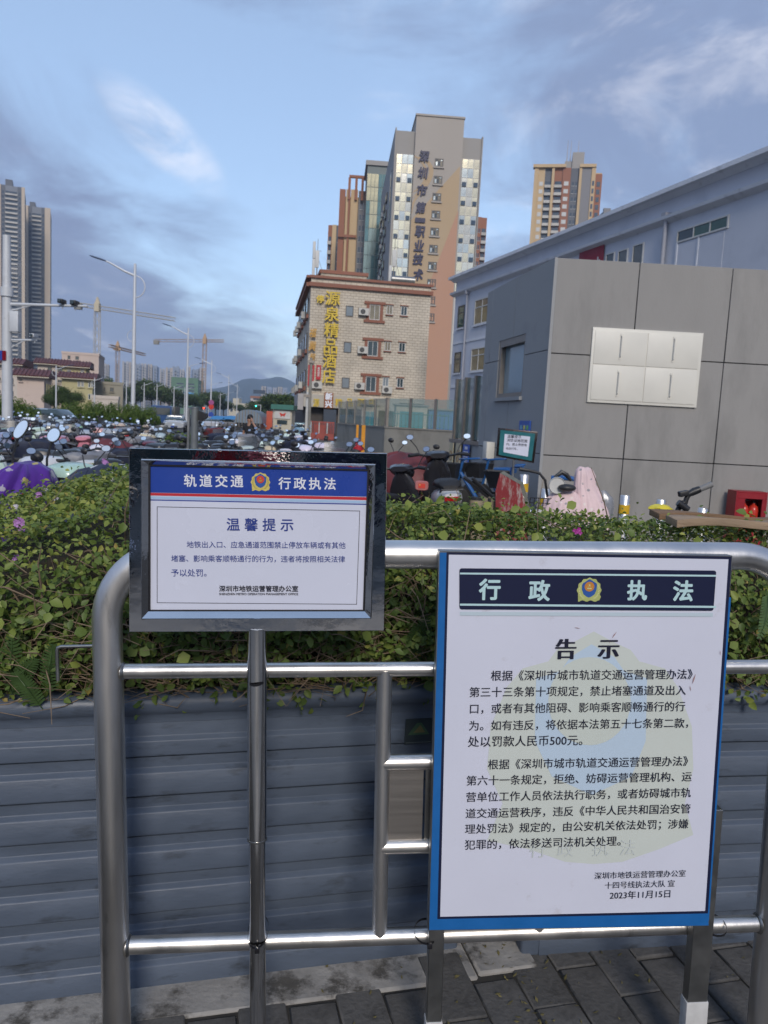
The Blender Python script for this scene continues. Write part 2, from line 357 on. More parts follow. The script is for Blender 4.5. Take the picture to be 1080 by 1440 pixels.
# dry leaf litter on the pavers
m = MB()
for k in range(150):
    x, y = random.uniform(-.35, 1.2), random.uniform(-.36, .02)
    if k < 45: x = random.gauss(.20, .04); y = random.uniform(-.35, .05)
    q = PM @ Vector((x, y, 0)); s_ = random.uniform(.003, .010); a = random.uniform(0, 6.28); z0 = .013 + random.uniform(0, .004)
    m.add([(q.x+s_*math.cos(a), q.y+s_*math.sin(a), z0+.004), (q.x-s_*.4*math.sin(a), q.y+s_*.4*math.cos(a), z0), (q.x-s_*math.cos(a), q.y-s_*math.sin(a), z0), (q.x+s_*.4*math.sin(a), q.y-s_*.4*math.cos(a), z0+.002)], [(0, 1, 2, 3)])
lt = m.build('leaf_litter', mat('dry_leaf', (0.14, 0.12, 0.045), 0.8, 0, 0.5, 40)); tag(lt, 'dry leaf scraps lying on the grey pavers by the planter', 'leaf litter', kind='stuff')

# ================================================================== planters
def planter(M, x0, x1, depth, label, leg0=True, leg1=True, top=0.735):
    t = thing('planter', label, 'planter', M, 'slatted metal planters under the hedge')
    pitch = 0.0985; z0 = 0.003
    for k in range(7):
        zb = z0 + k*pitch
        prof = [(.016, .004), (-.0145, .004), (-.0155, .008), (-.0128, pitch*.575), (-.0115, pitch*.600), (.0020, pitch*.680), (-.0030, pitch*.955), (.010, pitch*.957), (.016, pitch*.99)]
        if k == 6: prof = [(.012, .0), (-.0120, .002), (-.0130, .005), (-.0115, .038), (.0010, .046), (-.0015, .080), (.012, .080)]
        m = MB()
        ends = [(x0+.02 if leg0 else x0), (x1-.02 if leg1 else x1)]
        m.rings([[(xx, a, zb+b) for a, b in prof] for xx in ends]); m.build('slat', MPLANT, t, bev=.0022, seg=2)
    zt = z0 + 6*pitch + .081
    # rolled rim
    prof = [(.02, zt), (-.004, zt), (-.006, zt+.018), (-.012, zt+.024), (-.022, zt+.034), (-.026, zt+.048), (-.022, zt+.062), (-.010, zt+.070), (.02, zt+.072), (.05, zt+.064), (.05, zt+.05), (.02, zt+.04)]
    m = MB(); m.rings([[(xx, a, b) for a, b in prof] for xx in (x0-.01, x1+.01)]); m.build('rim', MPLANT, t, smooth=True)
    m = MB(); m.box(x0, x1, depth-.02, depth, .045, zt+.06); m.box(x0, x0+.012, 0.012, depth-.021, .045, zt+.03); m.box(x1-.012, x1, .012, depth-.021, .045, zt+.03); m.build('back_panel', MPLANT, t)
    m = MB(); m.box(x0+.013, x1-.013, .013, depth-.022, .5, zt+.01); m.build('soil', MSOIL, t)
    for xx, f in ((x0, leg0), (x1, leg1)):
        if f:
            for yy in (.0, depth-.05):
                m = MB(); m.box(xx-.028, xx+.028, yy-.012, yy+.04, .002, zt+.01); m.build('leg', MPLANT, t, bev=.012, seg=3)
    return t
pl1 = planter(PM, -3.0, 0.055, 1.0, 'long dark blue-grey slatted metal planter with a gap to the next one at its end')
PM2 = Matrix.Translation((0.452, 1.925, 0)) @ Matrix.Rotation(R(9.5), 4, 'Z')
pl2 = planter(PM2, 0.0, 2.4, 0.5, 'dark slatted metal planter standing behind the white and blue notice board')
# warning sticker on the first planter
Fp = Frame((0.176, 1.914, 0), YAWP)
x0, x1, z0, z1 = Fp.rect(568, 1008, 606, 1043, -.006)
st = thing('warning_sticker', 'faded dark sticker with a triangle emblem on the end of the planter', 'sticker', PM @ Matrix.Translation((0, -.0175, 0)))
st.parent = None
b = MB().box(x0, x1, -.0006, .0006, z0, z1).build('backing', mat('sticker_dark', (.022, .032, .038), .5), st)
c = ((x0+x1)/2, z0+(z1-z0)*.6); w_ = (x1-x0)*.40
MB().flat([(c[0]-w_, c[1]-w_*.55), (c[0]+w_, c[1]-w_*.55), (c[0]+w_*.2, c[1]+w_*.55), (c[0]-w_*.2, c[1]+w_*.55)], -.0009).build('triangle', mat('sticker_green', (.05, .10, .05), .5), st)
MB().flat([(c[0]-w_*.5, c[1]-w_*.35), (c[0]+w_*.6, c[1]-w_*.35), (c[0]+w_*.1, c[1]+w_*.35)], -.0012).build('peak', mat('sticker_ochre', (.16, .13, .05), .5), st)
MB().box(x0+.003, x1-.003, -.0010, -.0007, z0+.003, z0+.0048).build('caption_bar', mat('sticker_grey', (.10, .12, .12), .5), st)

# ================================================================== hedge
def leaf_cloud(name, pos, nrm, size, mat_, parent, tint, aspect=0.62, fold=0.25):
    """one mesh of many folded leaves: pos, nrm (n,3), size (n,), tint (n,)"""
    n = len(pos); a = RNG.normal(size=(n, 3)); nrm = nrm/np.linalg.norm(nrm, axis=1, keepdims=True)
    u = np.cross(a, nrm); u /= np.linalg.norm(u, axis=1, keepdims=True); v = np.cross(nrm, u)
    s = size[:, None]; asp = (aspect*RNG.uniform(.8, 1.25, n))[:, None]; fo = (fold*RNG.uniform(.2, 1.6, n))[:, None]
    V = np.stack([pos, pos+u*s*.35+v*s*asp*.48+nrm*s*fo*.55, pos+u*s*.72+v*s*asp*.36+nrm*s*fo*.3, pos+u*s-nrm*s*fo*.35, pos+u*s*.72-v*s*asp*.36+nrm*s*fo*.3, pos+u*s*.35-v*s*asp*.48+nrm*s*fo*.55, pos+u*s*.5], 1)
    F = np.array([[0, 6, 1], [1, 6, 2], [2, 6, 3], [3, 6, 4], [4, 6, 5], [5, 6, 0]])
    me = bpy.data.meshes.new(name); me.vertices.add(n*7); me.vertices.foreach_set('co', V.astype(np.float32).reshape(-1))
    idx = (F[None]+np.arange(n)[:, None, None]*7).reshape(-1); me.loops.add(n*18); me.loops.foreach_set('vertex_index', idx.astype(np.int32))
    me.polygons.add(n*6); me.polygons.foreach_set('loop_start', np.arange(0, n*18, 3, dtype=np.int32)); me.polygons.foreach_set('loop_total', np.full(n*6, 3, dtype=np.int32))
    at = me.attributes.new('tint', 'FLOAT', 'POINT'); at.data.foreach_set('value', np.repeat(tint, 7).astype(np.float32))
    me.polygons.foreach_set('use_smooth', [True]*(n*6))
    me.update(); me.validate(); me.materials.append(mat_); return link(name, me, parent)
def leafmat(name, stops, rough=.5, trans=.25):
    m = bpy.data.materials.new(name); m.use_nodes = True; t = m.node_tree; nn = t.nodes.new; ll = t.links.new; b = t.nodes['Principled BSDF']
    at = nn('ShaderNodeAttribute'); at.attribute_name = 'tint'; cr = nn('ShaderNodeValToRGB'); ll(at.outputs['Fac'], cr.inputs[0])
    e = cr.color_ramp.elements
    for i, (p_, c) in enumerate(stops):
        q = e[i] if i < 2 else e.new(p_)
        q.position = p_; q.color = (*c, 1)
    ll(cr.outputs[0], b.inputs['Base Color']); b.inputs['Roughness'].default_value = rough; b.inputs['Specular IOR Level'].default_value = .35
    tr = nn('ShaderNodeBsdfTranslucent'); ll(cr.outputs[0], tr.inputs[0]); mx = nn('ShaderNodeMixShader'); mx.inputs[0].default_value = trans
    ll(b.outputs[0], mx.inputs[1]); ll(tr.outputs[0], mx.inputs[2]); ll(mx.outputs[0], t.nodes['Material Output'].inputs[0]); return m
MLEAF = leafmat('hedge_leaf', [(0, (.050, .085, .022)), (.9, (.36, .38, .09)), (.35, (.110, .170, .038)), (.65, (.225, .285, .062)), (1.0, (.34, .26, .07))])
MTWIG = mat('twig', (0.20, 0.145, 0.095), 0.8, 0, 0.35, 60)
MCORE = mat('hedge_inner_shade', (0.030, 0.026, 0.016), 0.95, 0, 0.6, 30, 0.02, 60)
def lump(x, y, k=1.0): return (math.sin(x*5.1*k+1.3)+math.sin(y*6.3*k+.4)+math.sin((x+y)*9.7*k)+math.sin((x-1.7*y)*13.1*k+2))/4
def hedge(M, x0, x1, front, htop, depth, n, label, nparts):
    """front(x)->y of the wall in planter space; htop(x, y)->z; the shell is front wall, rounded edge, top and back"""
    t = thing('hedge', label, 'hedge', M, 'hedges growing in the planters')
    n = int(n*1.55)
    zr = .70
    def surf(x, s):        # s: 0 bottom of front .. 1 top edge .. 2 back edge
        if s < 1:
            zt = htop(x, .06)-.02; z = zr + (zt-zr)*s; y = front(x) - .05*math.sin(s*math.pi*.8) + .06*s**4 + .03*lump(x*1.3, z*3)
            return Vector((x, y, z)), Vector((0, -1, .25+.8*s**3))
        q = s-1; y = front(x)+.06+q*(depth(x)-.06); z = htop(x, y) + .025*lump(x*2, y*2) - (.10*q**6)
        return Vector((x, y, z)), Vector((0, -.25, 1))
    pos, nr, sz, tn = [], [], [], []
    for k in range(n):
        x = random.uniform(x0, x1); L0, L1 = htop(x, 0)-zr, depth(x); s = random.uniform(0, L0*1.25+L1)
        s = s/(L0*1.25) if s < L0*1.25 else 1+(s-L0*1.25)/L1
        p_, nn_ = surf(x, s); dep = random.expovariate(1/.038)
        # thin, patchy wall where stems show through
        if s < 1 and lump(x*2.2, p_.z*6) < -.12 and random.random() < .75: dep += .09
        if s < .36 and random.random() < .55: dep += .08
        p_ = p_ - nn_.normalized()*(dep-.02)
        if random.random() < .05: p_ += nn_.normalized()*.05*random.random()
        pos.append(p_); v = nn_.normalized()*.75 + Vector((random.gauss(0, .6), random.gauss(0, .6), random.gauss(0.25, .5))); nr.append(v)
        big = random.random(); fs_ = .95 if s < .85 else .68; sz.append(fs_*(random.uniform(.013, .022) if big < .6 else random.uniform(.021, .031)))
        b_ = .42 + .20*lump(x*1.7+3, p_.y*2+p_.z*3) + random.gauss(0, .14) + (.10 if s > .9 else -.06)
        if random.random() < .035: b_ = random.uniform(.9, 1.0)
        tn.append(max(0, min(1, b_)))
    pos = np.array(pos); nr = np.array(nr); sz = np.array(sz); tn = np.array(tn)
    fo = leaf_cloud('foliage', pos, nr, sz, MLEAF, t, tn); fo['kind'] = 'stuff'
    # single leaves standing proud of the wall
    for k in range(nparts):
        x = random.uniform(max(x0, -1.35), min(x1, 1.0)); s = random.uniform(.1, 1.25); p_, nn_ = surf(x, s); p_ += nn_.normalized()*random.uniform(.012, .05)
        leaf_cloud('leaf', np.array([p_]), np.array([Vector((random.gauss(0, .3), -1, random.gauss(.4, .4)))]), np.array([random.uniform(.024, .034)]), MLEAF, t, np.array([random.uniform(.25, .8)]), aspect=.75)
    # stems: a tangle of thin bare twigs
    m = MB()
    for k in range(int(n/30)):
        x = random.uniform(x0, x1); s = abs(random.gauss(0, .45)); s = min(s, 1.3); p_, nn_ = surf(x, s); p_ -= nn_.normalized()*random.uniform(-.012, .05)
        d = Vector((random.gauss(0, 1), random.gauss(-.1, .25), random.gauss(.25, .6))).normalized(); l = random.uniform(.05, .20); q = p_ + d*l*.5 + Vector((random.gauss(0, .012), random.gauss(0, .01), random.gauss(0, .012))); e = p_ + d*l + Vector((0, random.gauss(-.005, .01), -random.random()*.03))
        if min(q.z, e.z) < zr+.02: continue
        r = random.uniform(.0007, .0021); m.tube([p_, q, e], [r, r*.8, r*.4], 4, False)
    tw = m.build('twig', MTWIG, t); tw['kind'] = 'stuff'
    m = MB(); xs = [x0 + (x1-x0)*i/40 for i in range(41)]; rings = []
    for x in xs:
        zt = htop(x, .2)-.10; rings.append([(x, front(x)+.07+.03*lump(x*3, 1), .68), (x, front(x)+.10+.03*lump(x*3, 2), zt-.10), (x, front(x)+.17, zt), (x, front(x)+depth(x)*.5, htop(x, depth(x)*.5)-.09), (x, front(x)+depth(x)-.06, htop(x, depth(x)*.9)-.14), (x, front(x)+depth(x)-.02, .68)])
    m.rings(rings); cr = m.build('dark_core', MCORE, t); cr['kind'] = 'stuff'  # dark solid filler standing in for the shade inside the hedge
    return t
h1 = hedge(PM, -2.9, 0.30, lambda x: -.005, lambda x, y: float(np.interp(x, (-2.9, -1.5, -1.21, -.98, -.79, -.5, -.2, .3), (1.02, 1.05, 1.085, 1.17, 1.225, 1.21, 1.16, 1.15))) - .075*(1-min(1, max(0, y)/.55))*(x < -.3), lambda x: 1.0 if x < -.45 else (.55+.45*max(0, (-x-.1)/.35) if x < -.1 else .5), 46000, 'bushy green hedge rising behind the polished small sign, lilac flowers on it', 110)
h2 = hedge(PM2, 0.0, 2.2, lambda x: -.01, lambda x, y: 1.155 - .02*x - .05*max(0, y-.3), lambda x: .46, 17000, 'trimmed green hedge behind the top rail and the large white notice board', 60)
# lilac flower heads, ferns
def flower(p, parent, c, big=1.0):
    m = MB()
    for k in range(11):
        a = random.uniform(0, 6.28); r = random.uniform(0, .009)*big; q = Vector(p)+Vector((r*math.cos(a), -.004+random.uniform(-.004, .004), r*math.sin(a)*.8)); s_ = .0042*big
        for j in range(4):
            b_ = a+j*1.57; m.add([q, q+Vector((s_*math.cos(b_), -.001, s_*math.sin(b_))), q+Vector((s_*1.3*math.cos(b_+.7), -.002, s_*1.3*math.sin(b_+.7))), q+Vector((s_*math.cos(b_+1.4), -.001, s_*math.sin(b_+1.4)))], [(0, 1, 2, 3)])
    m.build('flower', c, parent)
MLIL = mat('lilac_petal', (.42, .20, .50), .6, 0, .2, 90); MPET = mat('white_petal', (.62, .58, .66), .6, 0, .1, 90); MMAG = mat('magenta_petal', (.40, .04, .30), .6, 0, .1, 90)
for px, py, Y, c, b_ in [(27, 734, 1.78, MLIL, 1.3), (32, 742, 1.78, MLIL, .9), (56, 697, 2.1, MLIL, 1.1), (62, 690, 2.2, MPET, .9), (158, 670, 2.6, MPET, 1.4), (22, 783, 1.70, MLIL, .8), (148, 648, 2.9, MLIL, 1.3), (80, 700, 2.2, MPET, .9), (2, 848, 1.66, MLIL, .8), (130, 683, 2.4, MPET, .7), (24, 712, 2.0, MPET, .7)]:
    flower(PMi @ P(px, py, Y), h1, c, b_)
flower(PM2.inverted() @ P(811, 747, 2.0), h2, MMAG, 1.1)
def fern(base, tip, parent, w_=.035):
    m = MB(); a, b_ = Vector(base), Vector(tip); d = b_-a; side = d.cross(Vector((0, -1, 0))).normalized()
    mid = a + d*.55 + Vector((0, -.03, .02)); m.tube([a, mid, b_], [.0012, .001, .0004], 4)
    for k in range(15):
        t = .15+k*.056; q = a*(1-t)**2 + mid*2*t*(1-t) + b_*t*t; wd = w_*math.sin(math.pi*min(1, t*.85+.12))**.7
        for s_ in (-1, 1):
            e = q + side*s_*wd + d*.05; h_ = d.normalized()*.0042
            m.add([q-h_, q+h_, e+h_*.5, e-h_*.6], [(0, 1, 2, 3)])
    m.build('fern_frond', MFERN, parent)
MFERN = mat('fern', (.055, .105, .030), .55, 0, .25, 30)
for (a, b_) in [((12, 985), (52, 925)), ((20, 990), (18, 890)), ((62, 1000), (20, 945)), ((70, 985), (75, 905))]:
    fern(PMi @ P(*a, 1.66), PMi @ P(*b_, 1.60), h1, .022)
for (a, b_) in [((560, 945), (600, 868)), ((575, 950), (585, 880))]: fern(PMi @ P(*a, 1.88), PMi @ P(*b_, 1.82), h1, .026)
fern(PM2.inverted() @ P(1078, 830, 1.92), PM2.inverted() @ P(1066, 900, 1.88), h2, .018)

# ================================================================== stainless barrier
FF = Frame((0, 1.54, 0), R(4.9), R(1.9))
fb = thing('metal_barrier', 'brushed stainless steel tube barrier with rounded corners in front of the hedge', 'barrier', FF.M)
rP = .029; xL, xR, zT, ar = -.507, .925, 1.135, .135
pts = [(xL, 0, -.04)] + [(xL, 0, zT-ar-.02)]
for k in range(0, 13): a = math.pi*k/24; pts.append((xL+ar-ar*math.cos(a), 0, zT-ar+ar*math.sin(a)))
for k in range(0, 13): a = math.pi/2-math.pi*k/24; pts.append((xR-ar+ar*math.cos(a), 0, zT-ar+ar*math.sin(a)))
pts += [(xR, 0, zT-ar-.02), (xR, 0, .0)]
MB().tube(pts, rP, 28).build('outer_tube', MSTEEL, fb, smooth=True)
for zz, rr, nm in ((.895, .0150, 'middle_rail'), (.302, .0178, 'bottom_rail')):
    MB().tube([(xL+.02, 0, zz), (xR-.02, 0, zz)], rr, 20).build(nm, MSTEEL, fb, smooth=True)
    m = MB()
    for xx, sg in ((xL+rP*.93, 1), (xR-rP*.93, -1)):
        m.lathe([(rr*1.28, 0), (rr*1.18, .003*sg), (rr*.99, .006*sg)], 20, (xx, 0, zz), 'X')
    m.build('weld_bead', MSTEEL2, fb, smooth=True)
MB().tube([(xL, 0, .09), (xL, 0, .0)], .034, 20).build('foot_sleeve', MSTEEL2, fb, smooth=True)
for xx in (.048, .395):
    MB().tube([(xx, 0, .302), (xx, 0, .895)], .0160, 20).build('upright', MSTEEL, fb, smooth=True)
for zz in (.694, .508): MB().tube([(.048, 0, zz), (.395, 0, zz)], .0165, 20).build('plate_rail', MSTEEL, fb, smooth=True)
MB().box(.062, .134, -.004, .004, .523, .679).build('name_plate', mat('plate_steel', (.36, .335, .31), .42, .9, .12, 9, aniso=(.2, 1, 8)), fb)
MB().box(.139, .300, -.0035, .0035, .523, .679).build('name_plate', MSTEEL2, fb)
hx0, hz0 = FF.uv(131, 908); hx1, hz1 = FF.uv(80, 910); hx2, hz2 = FF.uv(79, 957)
hp = [(xL, 0, hz0), (hx1+.008, 0, hz1+.001), (hx1+.0015, 0, hz1-.0015), (hx1, 0, hz1-.009), (hx1, 0, hz2)]
MB().tube(hp, .0036, 10).build('hook', MSTEEL2, fb, smooth=True)

# ================================================================== small framed sign
yS = -.062
TS = thing('framed_sign', 'small white sign with blue band in a mirror-polished steel frame on a pipe', 'sign', FF.M)
oc = [FF.uv(*q, yS) for q in ((181, 630), (544.5, 637.5), (540.5, 887), (181.5, 889))]
ic = [FF.uv(*q, yS) for q in ((208.5, 654), (519, 661), (512.5, 860), (208.5, 860))]
def lerp(a, b, t): return (a[0]+(b[0]-a[0])*t, a[1]+(b[1]-a[1])*t)
m = MB(); rg = []
for t, yy in ((0, .026), (0, .002), (.03, .0), (.64, .0), (.655, -.004), (.70, -.006), (.98, .004), (1.0, .010)):
    rg.append([(lerp(o, i, t)[0], yS+yy, lerp(o, i, t)[1]) for o, i in zip(oc, ic)])
m.rings(rg, cap=False); m.build('frame', MCHROME, TS)
m = MB(); m.flat([lerp(o, i, .05) for o, i in zip(oc, ic)], yS+.0255); m.build('back_sheet', MSTEEL2, TS)
m = MB(); cc = lambda k, t: lerp(ic[k], ic[(k+2) % 4], t)
m.rings([[(cc(k, t)[0], yS+yy, cc(k, t)[1]) for k in range(4)] for t, yy in ((-.01, .009), (.0, .004), (.0065, .004), (.0075, .010))], cap=False); m.build('gasket', MZIP, TS)
yP = yS+.0075
pnl = MB().flat([cc(k, .0062) for k in range(4)], yP).build('face_panel', MPRINT2, TS)
def q4(fr, pts, y, m_, par, nm): return MB().flat([fr.uv(a, b, y) for a, b in pts], y).build(nm, m_, par)
S1 = lambda x, y: (160+x/2.7, 600+y/2.7)
q4(FF, [S1(133, 149), S1(967, 166), S1(965, 266), S1(134, 250)], yP-.0004, MBLUEH, TS, 'header_band')
q4(FF, [S1(134, 251), S1(965, 268), S1(965, 279), S1(134, 261)], yP-.0004, MREDS, TS, 'red_stripe')
q4(FF, [S1(134, 264), S1(965, 282), S1(964, 291), S1(134, 274)], yP-.0004, MLBL, TS, 'pale_stripe')
q4(FF, [S1(134, 276), S1(964, 293), S1(964, 297), S1(134, 280)], yP-.0004, MBLUEH, TS, 'blue_stripe')
bc = [FF.uv(*S1(*q), yP) for q in ((165, 304), (934, 320), (922, 674), (165, 668))]
m = MB()
for k in range(4):
    a, b_ = Vector(bc[k]), Vector(bc[(k+1) % 4]); d = (b_-a).normalized(); nn_ = Vector((-d.y, d.x))*.0005; e = d*.0005
    m.flat([tuple(a-e+nn_), tuple(b_+e+nn_), tuple(b_+e-nn_), tuple(a-e-nn_)], yP-.0005-.0001*k)
m.build('border_line', MINK, TS)
def line(fr, s, par, m_, px0, px1, py, y, bold=.012, spacing=1.0, **k):
    x0, z0 = fr.uv(px0, py, y); x1, z1 = fr.uv(px1, py, y)
    fs = math.atan2(z1-z0, x1-x0)
    return text(s, par, m_, x0, x1, (z0+z1)/2, y, bold=bold, spacing=spacing, **k)
def l1(s, a, b_, c, m_, **k): p0, p1 = S1(a, c), S1(b_, c); return line(FF, s, TS, m_, p0[0], p1[0], p0[1], yP-.0008, **k)
MWT = mat('print_letter_white', (.72, .74, .80), .4, 0, 0)
l1('轨道交通', 266, 492, 206, MWT, spacing=1.35, bold=.018); l1('行政执法', 625, 843, 216, MWT, spacing=1.35, bold=.018)
cx, cz = FF.uv(*S1(557, 211), yP); emblem(TS, cx, cz, .0180, yP-.0008, (MGOLD, MSHIELD, MREDC, mat('print_gold_dark', (.42, .34, .07), .4, 0, 0)))
l1('温馨提示', 428, 682, 372, MINKB, spacing=1.6, bold=.016)
l1('地铁出入口、应急通道范围禁止停放车辆或有其他', 277, 880, 449, MINKB, bold=.006)
l1('堵塞、影响乘客顺畅通行的行为，违者将按照相关法律', 218, 878, 502, MINKB, bold=.006)
l1('予以处罚。', 218, 352, 555, MINKB, bold=.006)
l1('深圳市地铁运营管理办公室', 400, 700, 615, MINK, bold=.020); l1('SHENZHEN METRO OPERATION MANAGEMENT OFFICE', 400, 700, 635.5, MINK, bold=.02)
# pole of the sign and its ties
px_, pz_ = FF.uv(361.5, 1180, -.05); _, zt_ = FF.uv(361, 890, -.05)
MB().tube([(px_, -.048, zt_+.01), (px_, -.048, pz_)], .0192, 24).build('pole', MPIPE, TS, smooth=True)
MB().tube([(px_, -.048, pz_+.002), (px_, -.048, pz_-.0015)], .0200, 24).build('collar', MSTEEL2, TS, smooth=True)
MB().tube([(px_, -.048, pz_-.001), (px_+.002, -.048, -.02)], .0168, 24).build('pole', MPIPE, TS, smooth=True)
def tie(px, py, cx, cy, rx, ry, label, tail=True, square=False):
    x, z = FF.uv(px, py, -.05); t = thing('cable_tie', label, 'cable tie', FF.M, 'cable ties holding the signs to the barrier')
    m = MB(); ring = []; n = 28
    for k in range(n+1):
        a = 2*math.pi*k/n; ring.append((cx+rx*math.cos(a), cy+ry*math.sin(a), z+.004*math.sin(a+.5)))
    for k in range(n):
        a, b_ = ring[k], ring[k+1]; m.add([(a[0], a[1], a[2]-.0026), (b_[0], b_[1], b_[2]-.0026), (b_[0], b_[1], b_[2]+.0026), (a[0], a[1], a[2]+.0026)], [(0, 1, 2, 3)])
    m.build('strap', MZIP, t)
    if tail: MB().cbox((cx+.002, cy-ry-.003, z-.006), (.010, .008, .011)).build('tie_head', MZIP, t, bev=.002)
    return t
tie(361, 956, px_, -.026, .0215, .046, 'black cable tie high on the small sign pole at the middle rail', False)
tie(361, 1321, px_, -.024, .0215, .048, 'black cable tie low on the small sign pole at the bottom rail')

# ================================================================== large notice
yN = -.050
TN = thing('notice_board', 'large white notice with navy header, blue tape edging and a pale emblem', 'sign', FF.M)
nc = [FF.uv(*q, yN) for q in ((617.5, 774.5), (1030.5, 781.5), (997, 1302.5), (602, 1309))]
m = MB(); m.add([(a, yN, b_) for a, b_ in nc]+[(a, yN+.022, b_) for a, b_ in nc], [(0, 1, 2, 3), (7, 6, 5, 4), (0, 4, 5, 1), (1, 5, 6, 2), (2, 6, 7, 3), (3, 7, 4, 0)])
m.build('backing_board', MSTEEL2, TN, bev=.001, seg=1)
yy = yN-.0004
q4(FF, [(618.5, 777), (630, 777), (619, 1297), (603.5, 1308)], yy, MBLUEF, TN, 'blue_tape'); q4(FF, [(603.5, 1308), (619, 1284), (996, 1279), (996.5, 1301.5)], yy-.0001, MBLUEF, TN, 'blue_tape')
q4(FF, [(1021, 840), (1028, 840), (997, 1295), (990, 1295)], yy, MBLUEF, TN, 'blue_tape')
q4(FF, [(628, 776.5), (1029, 783), (995.5, 1284.5), (615, 1292.5)], yy-.0003, MNAVY, TN, 'black_border')
q4(FF, [(631.2, 780), (1024.5, 786.5), (991.5, 1281), (619, 1289.2)], yy-.0006, MPRINT, TN, 'poster')
yb = yy-.0009
S2 = lambda x, y: (600+x/2.4545, 760+y/2.4545); S3 = lambda x, y: (600+x/2.4545, 1040+y/2.4545)
# pale emblem behind the text
ex, ez = FF.uv(835, 1052, yb)
def pale(pts, y, mm, nm): MB().flat([FF.uv(a, b_, y) for a, b_ in pts], y).build(nm, mm, TN)
sh_ = [(-100, -112), (-64, -122), (-52, -138), (-30, -148), (0, -164), (30, -148), (52, -138), (64, -122), (100, -112), (118, -86), (138, -30), (140, 30), (128, 78), (140, 122), (92, 142), (40, 160), (0, 163), (-40, 160), (-92, 142), (-150, 130), (-128, 78), (-150, 30), (-145, -30), (-122, -86)]
pale([(835+a, 1052+b_) for a, b_ in sh_], yb, MPALEY, 'emblem_wreath')
sh2 = [(-78, -98), (-44, -108), (-30, -128), (0, -146), (32, -128), (46, -108), (78, -98), (76, -10), (56, 40), (0, 66), (-56, 40), (-80, -10)]
pale([(832+a, 1052+b_) for a, b_ in sh2], yb-.0003, MPALEB, 'emblem_shield')
pale([(829+58*math.cos(k*math.pi/16), 986+62*math.sin(k*math.pi/16)) for k in range(32)], yb-.0006, MPALEC, 'emblem_disc')
yt = yb-.0010
hd = [FF.uv(*S2(*q), yt) for q in ((113, 96), (1000, 104), (990, 243), (113, 238))]
def rrect(c, r, y):
    out = []
    for k in range(4):
        p0, p1, p2 = Vector(c[k-1]), Vector(c[k]), Vector(c[(k+1) % 4]); a = p1+(p0-p1).normalized()*r; b_ = p1+(p2-p1).normalized()*r
        for j in range(6): t = j/5; out.append(tuple(a*(1-t)**2+p1*2*t*(1-t)+b_*t*t))
    return out
MB().flat(rrect(hd, .006, yt), yt).build('header_band', MNAVY, TN)
for y0, y1 in ((111, 117), (218, 225)): q4(FF, [S2(115, y0), S2(999, y0+8), S2(999, y1+8), S2(115, y1)], yt-.0003, MMINT, TN, 'mint_line')
q4(FF, [S2(115, 246), S2(988, 250), S2(988, 263), S2(115, 259)], yt-.0000, mat('print_fade', (.50, .60, .66), .4, 0, 0), TN, 'pale_header_strip')  # pale strip just below the header band
ytx = yt-.0006
def l2(s, a, b_, c, f=S2, m_=MINK, **k): p0, p1 = f(a, c), f(b_, c); return line(FF, s, TN, m_, p0[0], p1[0], p0[1], ytx, **k)
for s_, a, b_, c in (('行', 180, 255, 169), ('政', 352, 426, 173), ('执', 692, 762, 172), ('法', 850, 920, 174)): l2(s_, a, b_, c, m_=MMINT, bold=.028)
cx, cz = FF.uv(*S2(561, 172), ytx); emblem(TN, cx, cz, .0250, ytx, (mat('print_gold_green', (.42, .46, .16), .4, 0, .1, 60), MSHIELD, mat('print_orange', (.55, .22, .04), .4, 0, 0), mat('print_gold_pale', (.58, .58, .28), .4, 0, 0)))
l2('告', 444, 517, 375, bold=.040, vb=-.1); l2('示', 590, 665, 376, bold=.040, vb=-.1)
for s_, a, b_, c in (('根据《深圳市城市轨道交通运营管理办法》', 222, 918, 464), ('第三十三条第十项规定，禁止堵塞通道及出入', 148, 895, 520.5), ('口，或者有其他阻碍、影响乘客顺畅通行的行', 150, 892, 577), ('为。如有违反，将依据本法第五十七条第二款，', 147, 903, 635), ('处以罚款人民币500元。', 143, 538, 692)):
    l2(s_, a, b_, c, bold=.007)
for s_, a, b_, c in (('根据《深圳市城市轨道交通运营管理办法》', 212, 902, 80), ('第六十一条规定，拒绝、妨碍运营管理机构、运', 138, 915, 135), ('营单位工作人员依法执行职务，或者妨碍城市轨', 137, 912, 191), ('道交通运营秩序，违反《中华人民共和国治安管', 135, 910, 247), ('理处罚法》规定的，由公安机关依法处罚；涉嫌', 133, 903, 301), ('犯罪的，依法移送司法机关处理。', 132, 670, 357)):
    l2(s_, a, b_, c, S3, bold=.007)
l2('行 政  执 法', 355, 720, 377, S3, MGHOST, bold=.0, spacing=1.3)
l2('深圳市地铁运营管理办公室', 580, 894, 466, S3, bold=.002); l2('十四号线执法大队 宣', 616, 856, 500, S3, bold=.002); l2('2023年11月15日', 633, 841, 535, S3, bold=.006)
MSMG = mat('red_brown_smudge', (.34, .20, .19), .6, 0, .2, 90)
for k, (px, py, l_, ang) in enumerate(((976, 955, 16, 1.9), (971, 968, 9, 1.4), (864, 893, 12, 2.2), (858, 902, 7, 2.0), (812, 883, 9, .2), (1013, 918, 8, 1.5))):
    d = (math.cos(ang)*l_/2, math.sin(ang)*l_/2); e = (-d[1]*.14, d[0]*.14)
    q4(FF, [(px-d[0], py-d[1]), (px+e[0], py+e[1]), (px+d[0], py+d[1]), (px-e[0]*.6, py-e[1]*.6)], ytx-.0001, MSMG, TN, 'smudge')
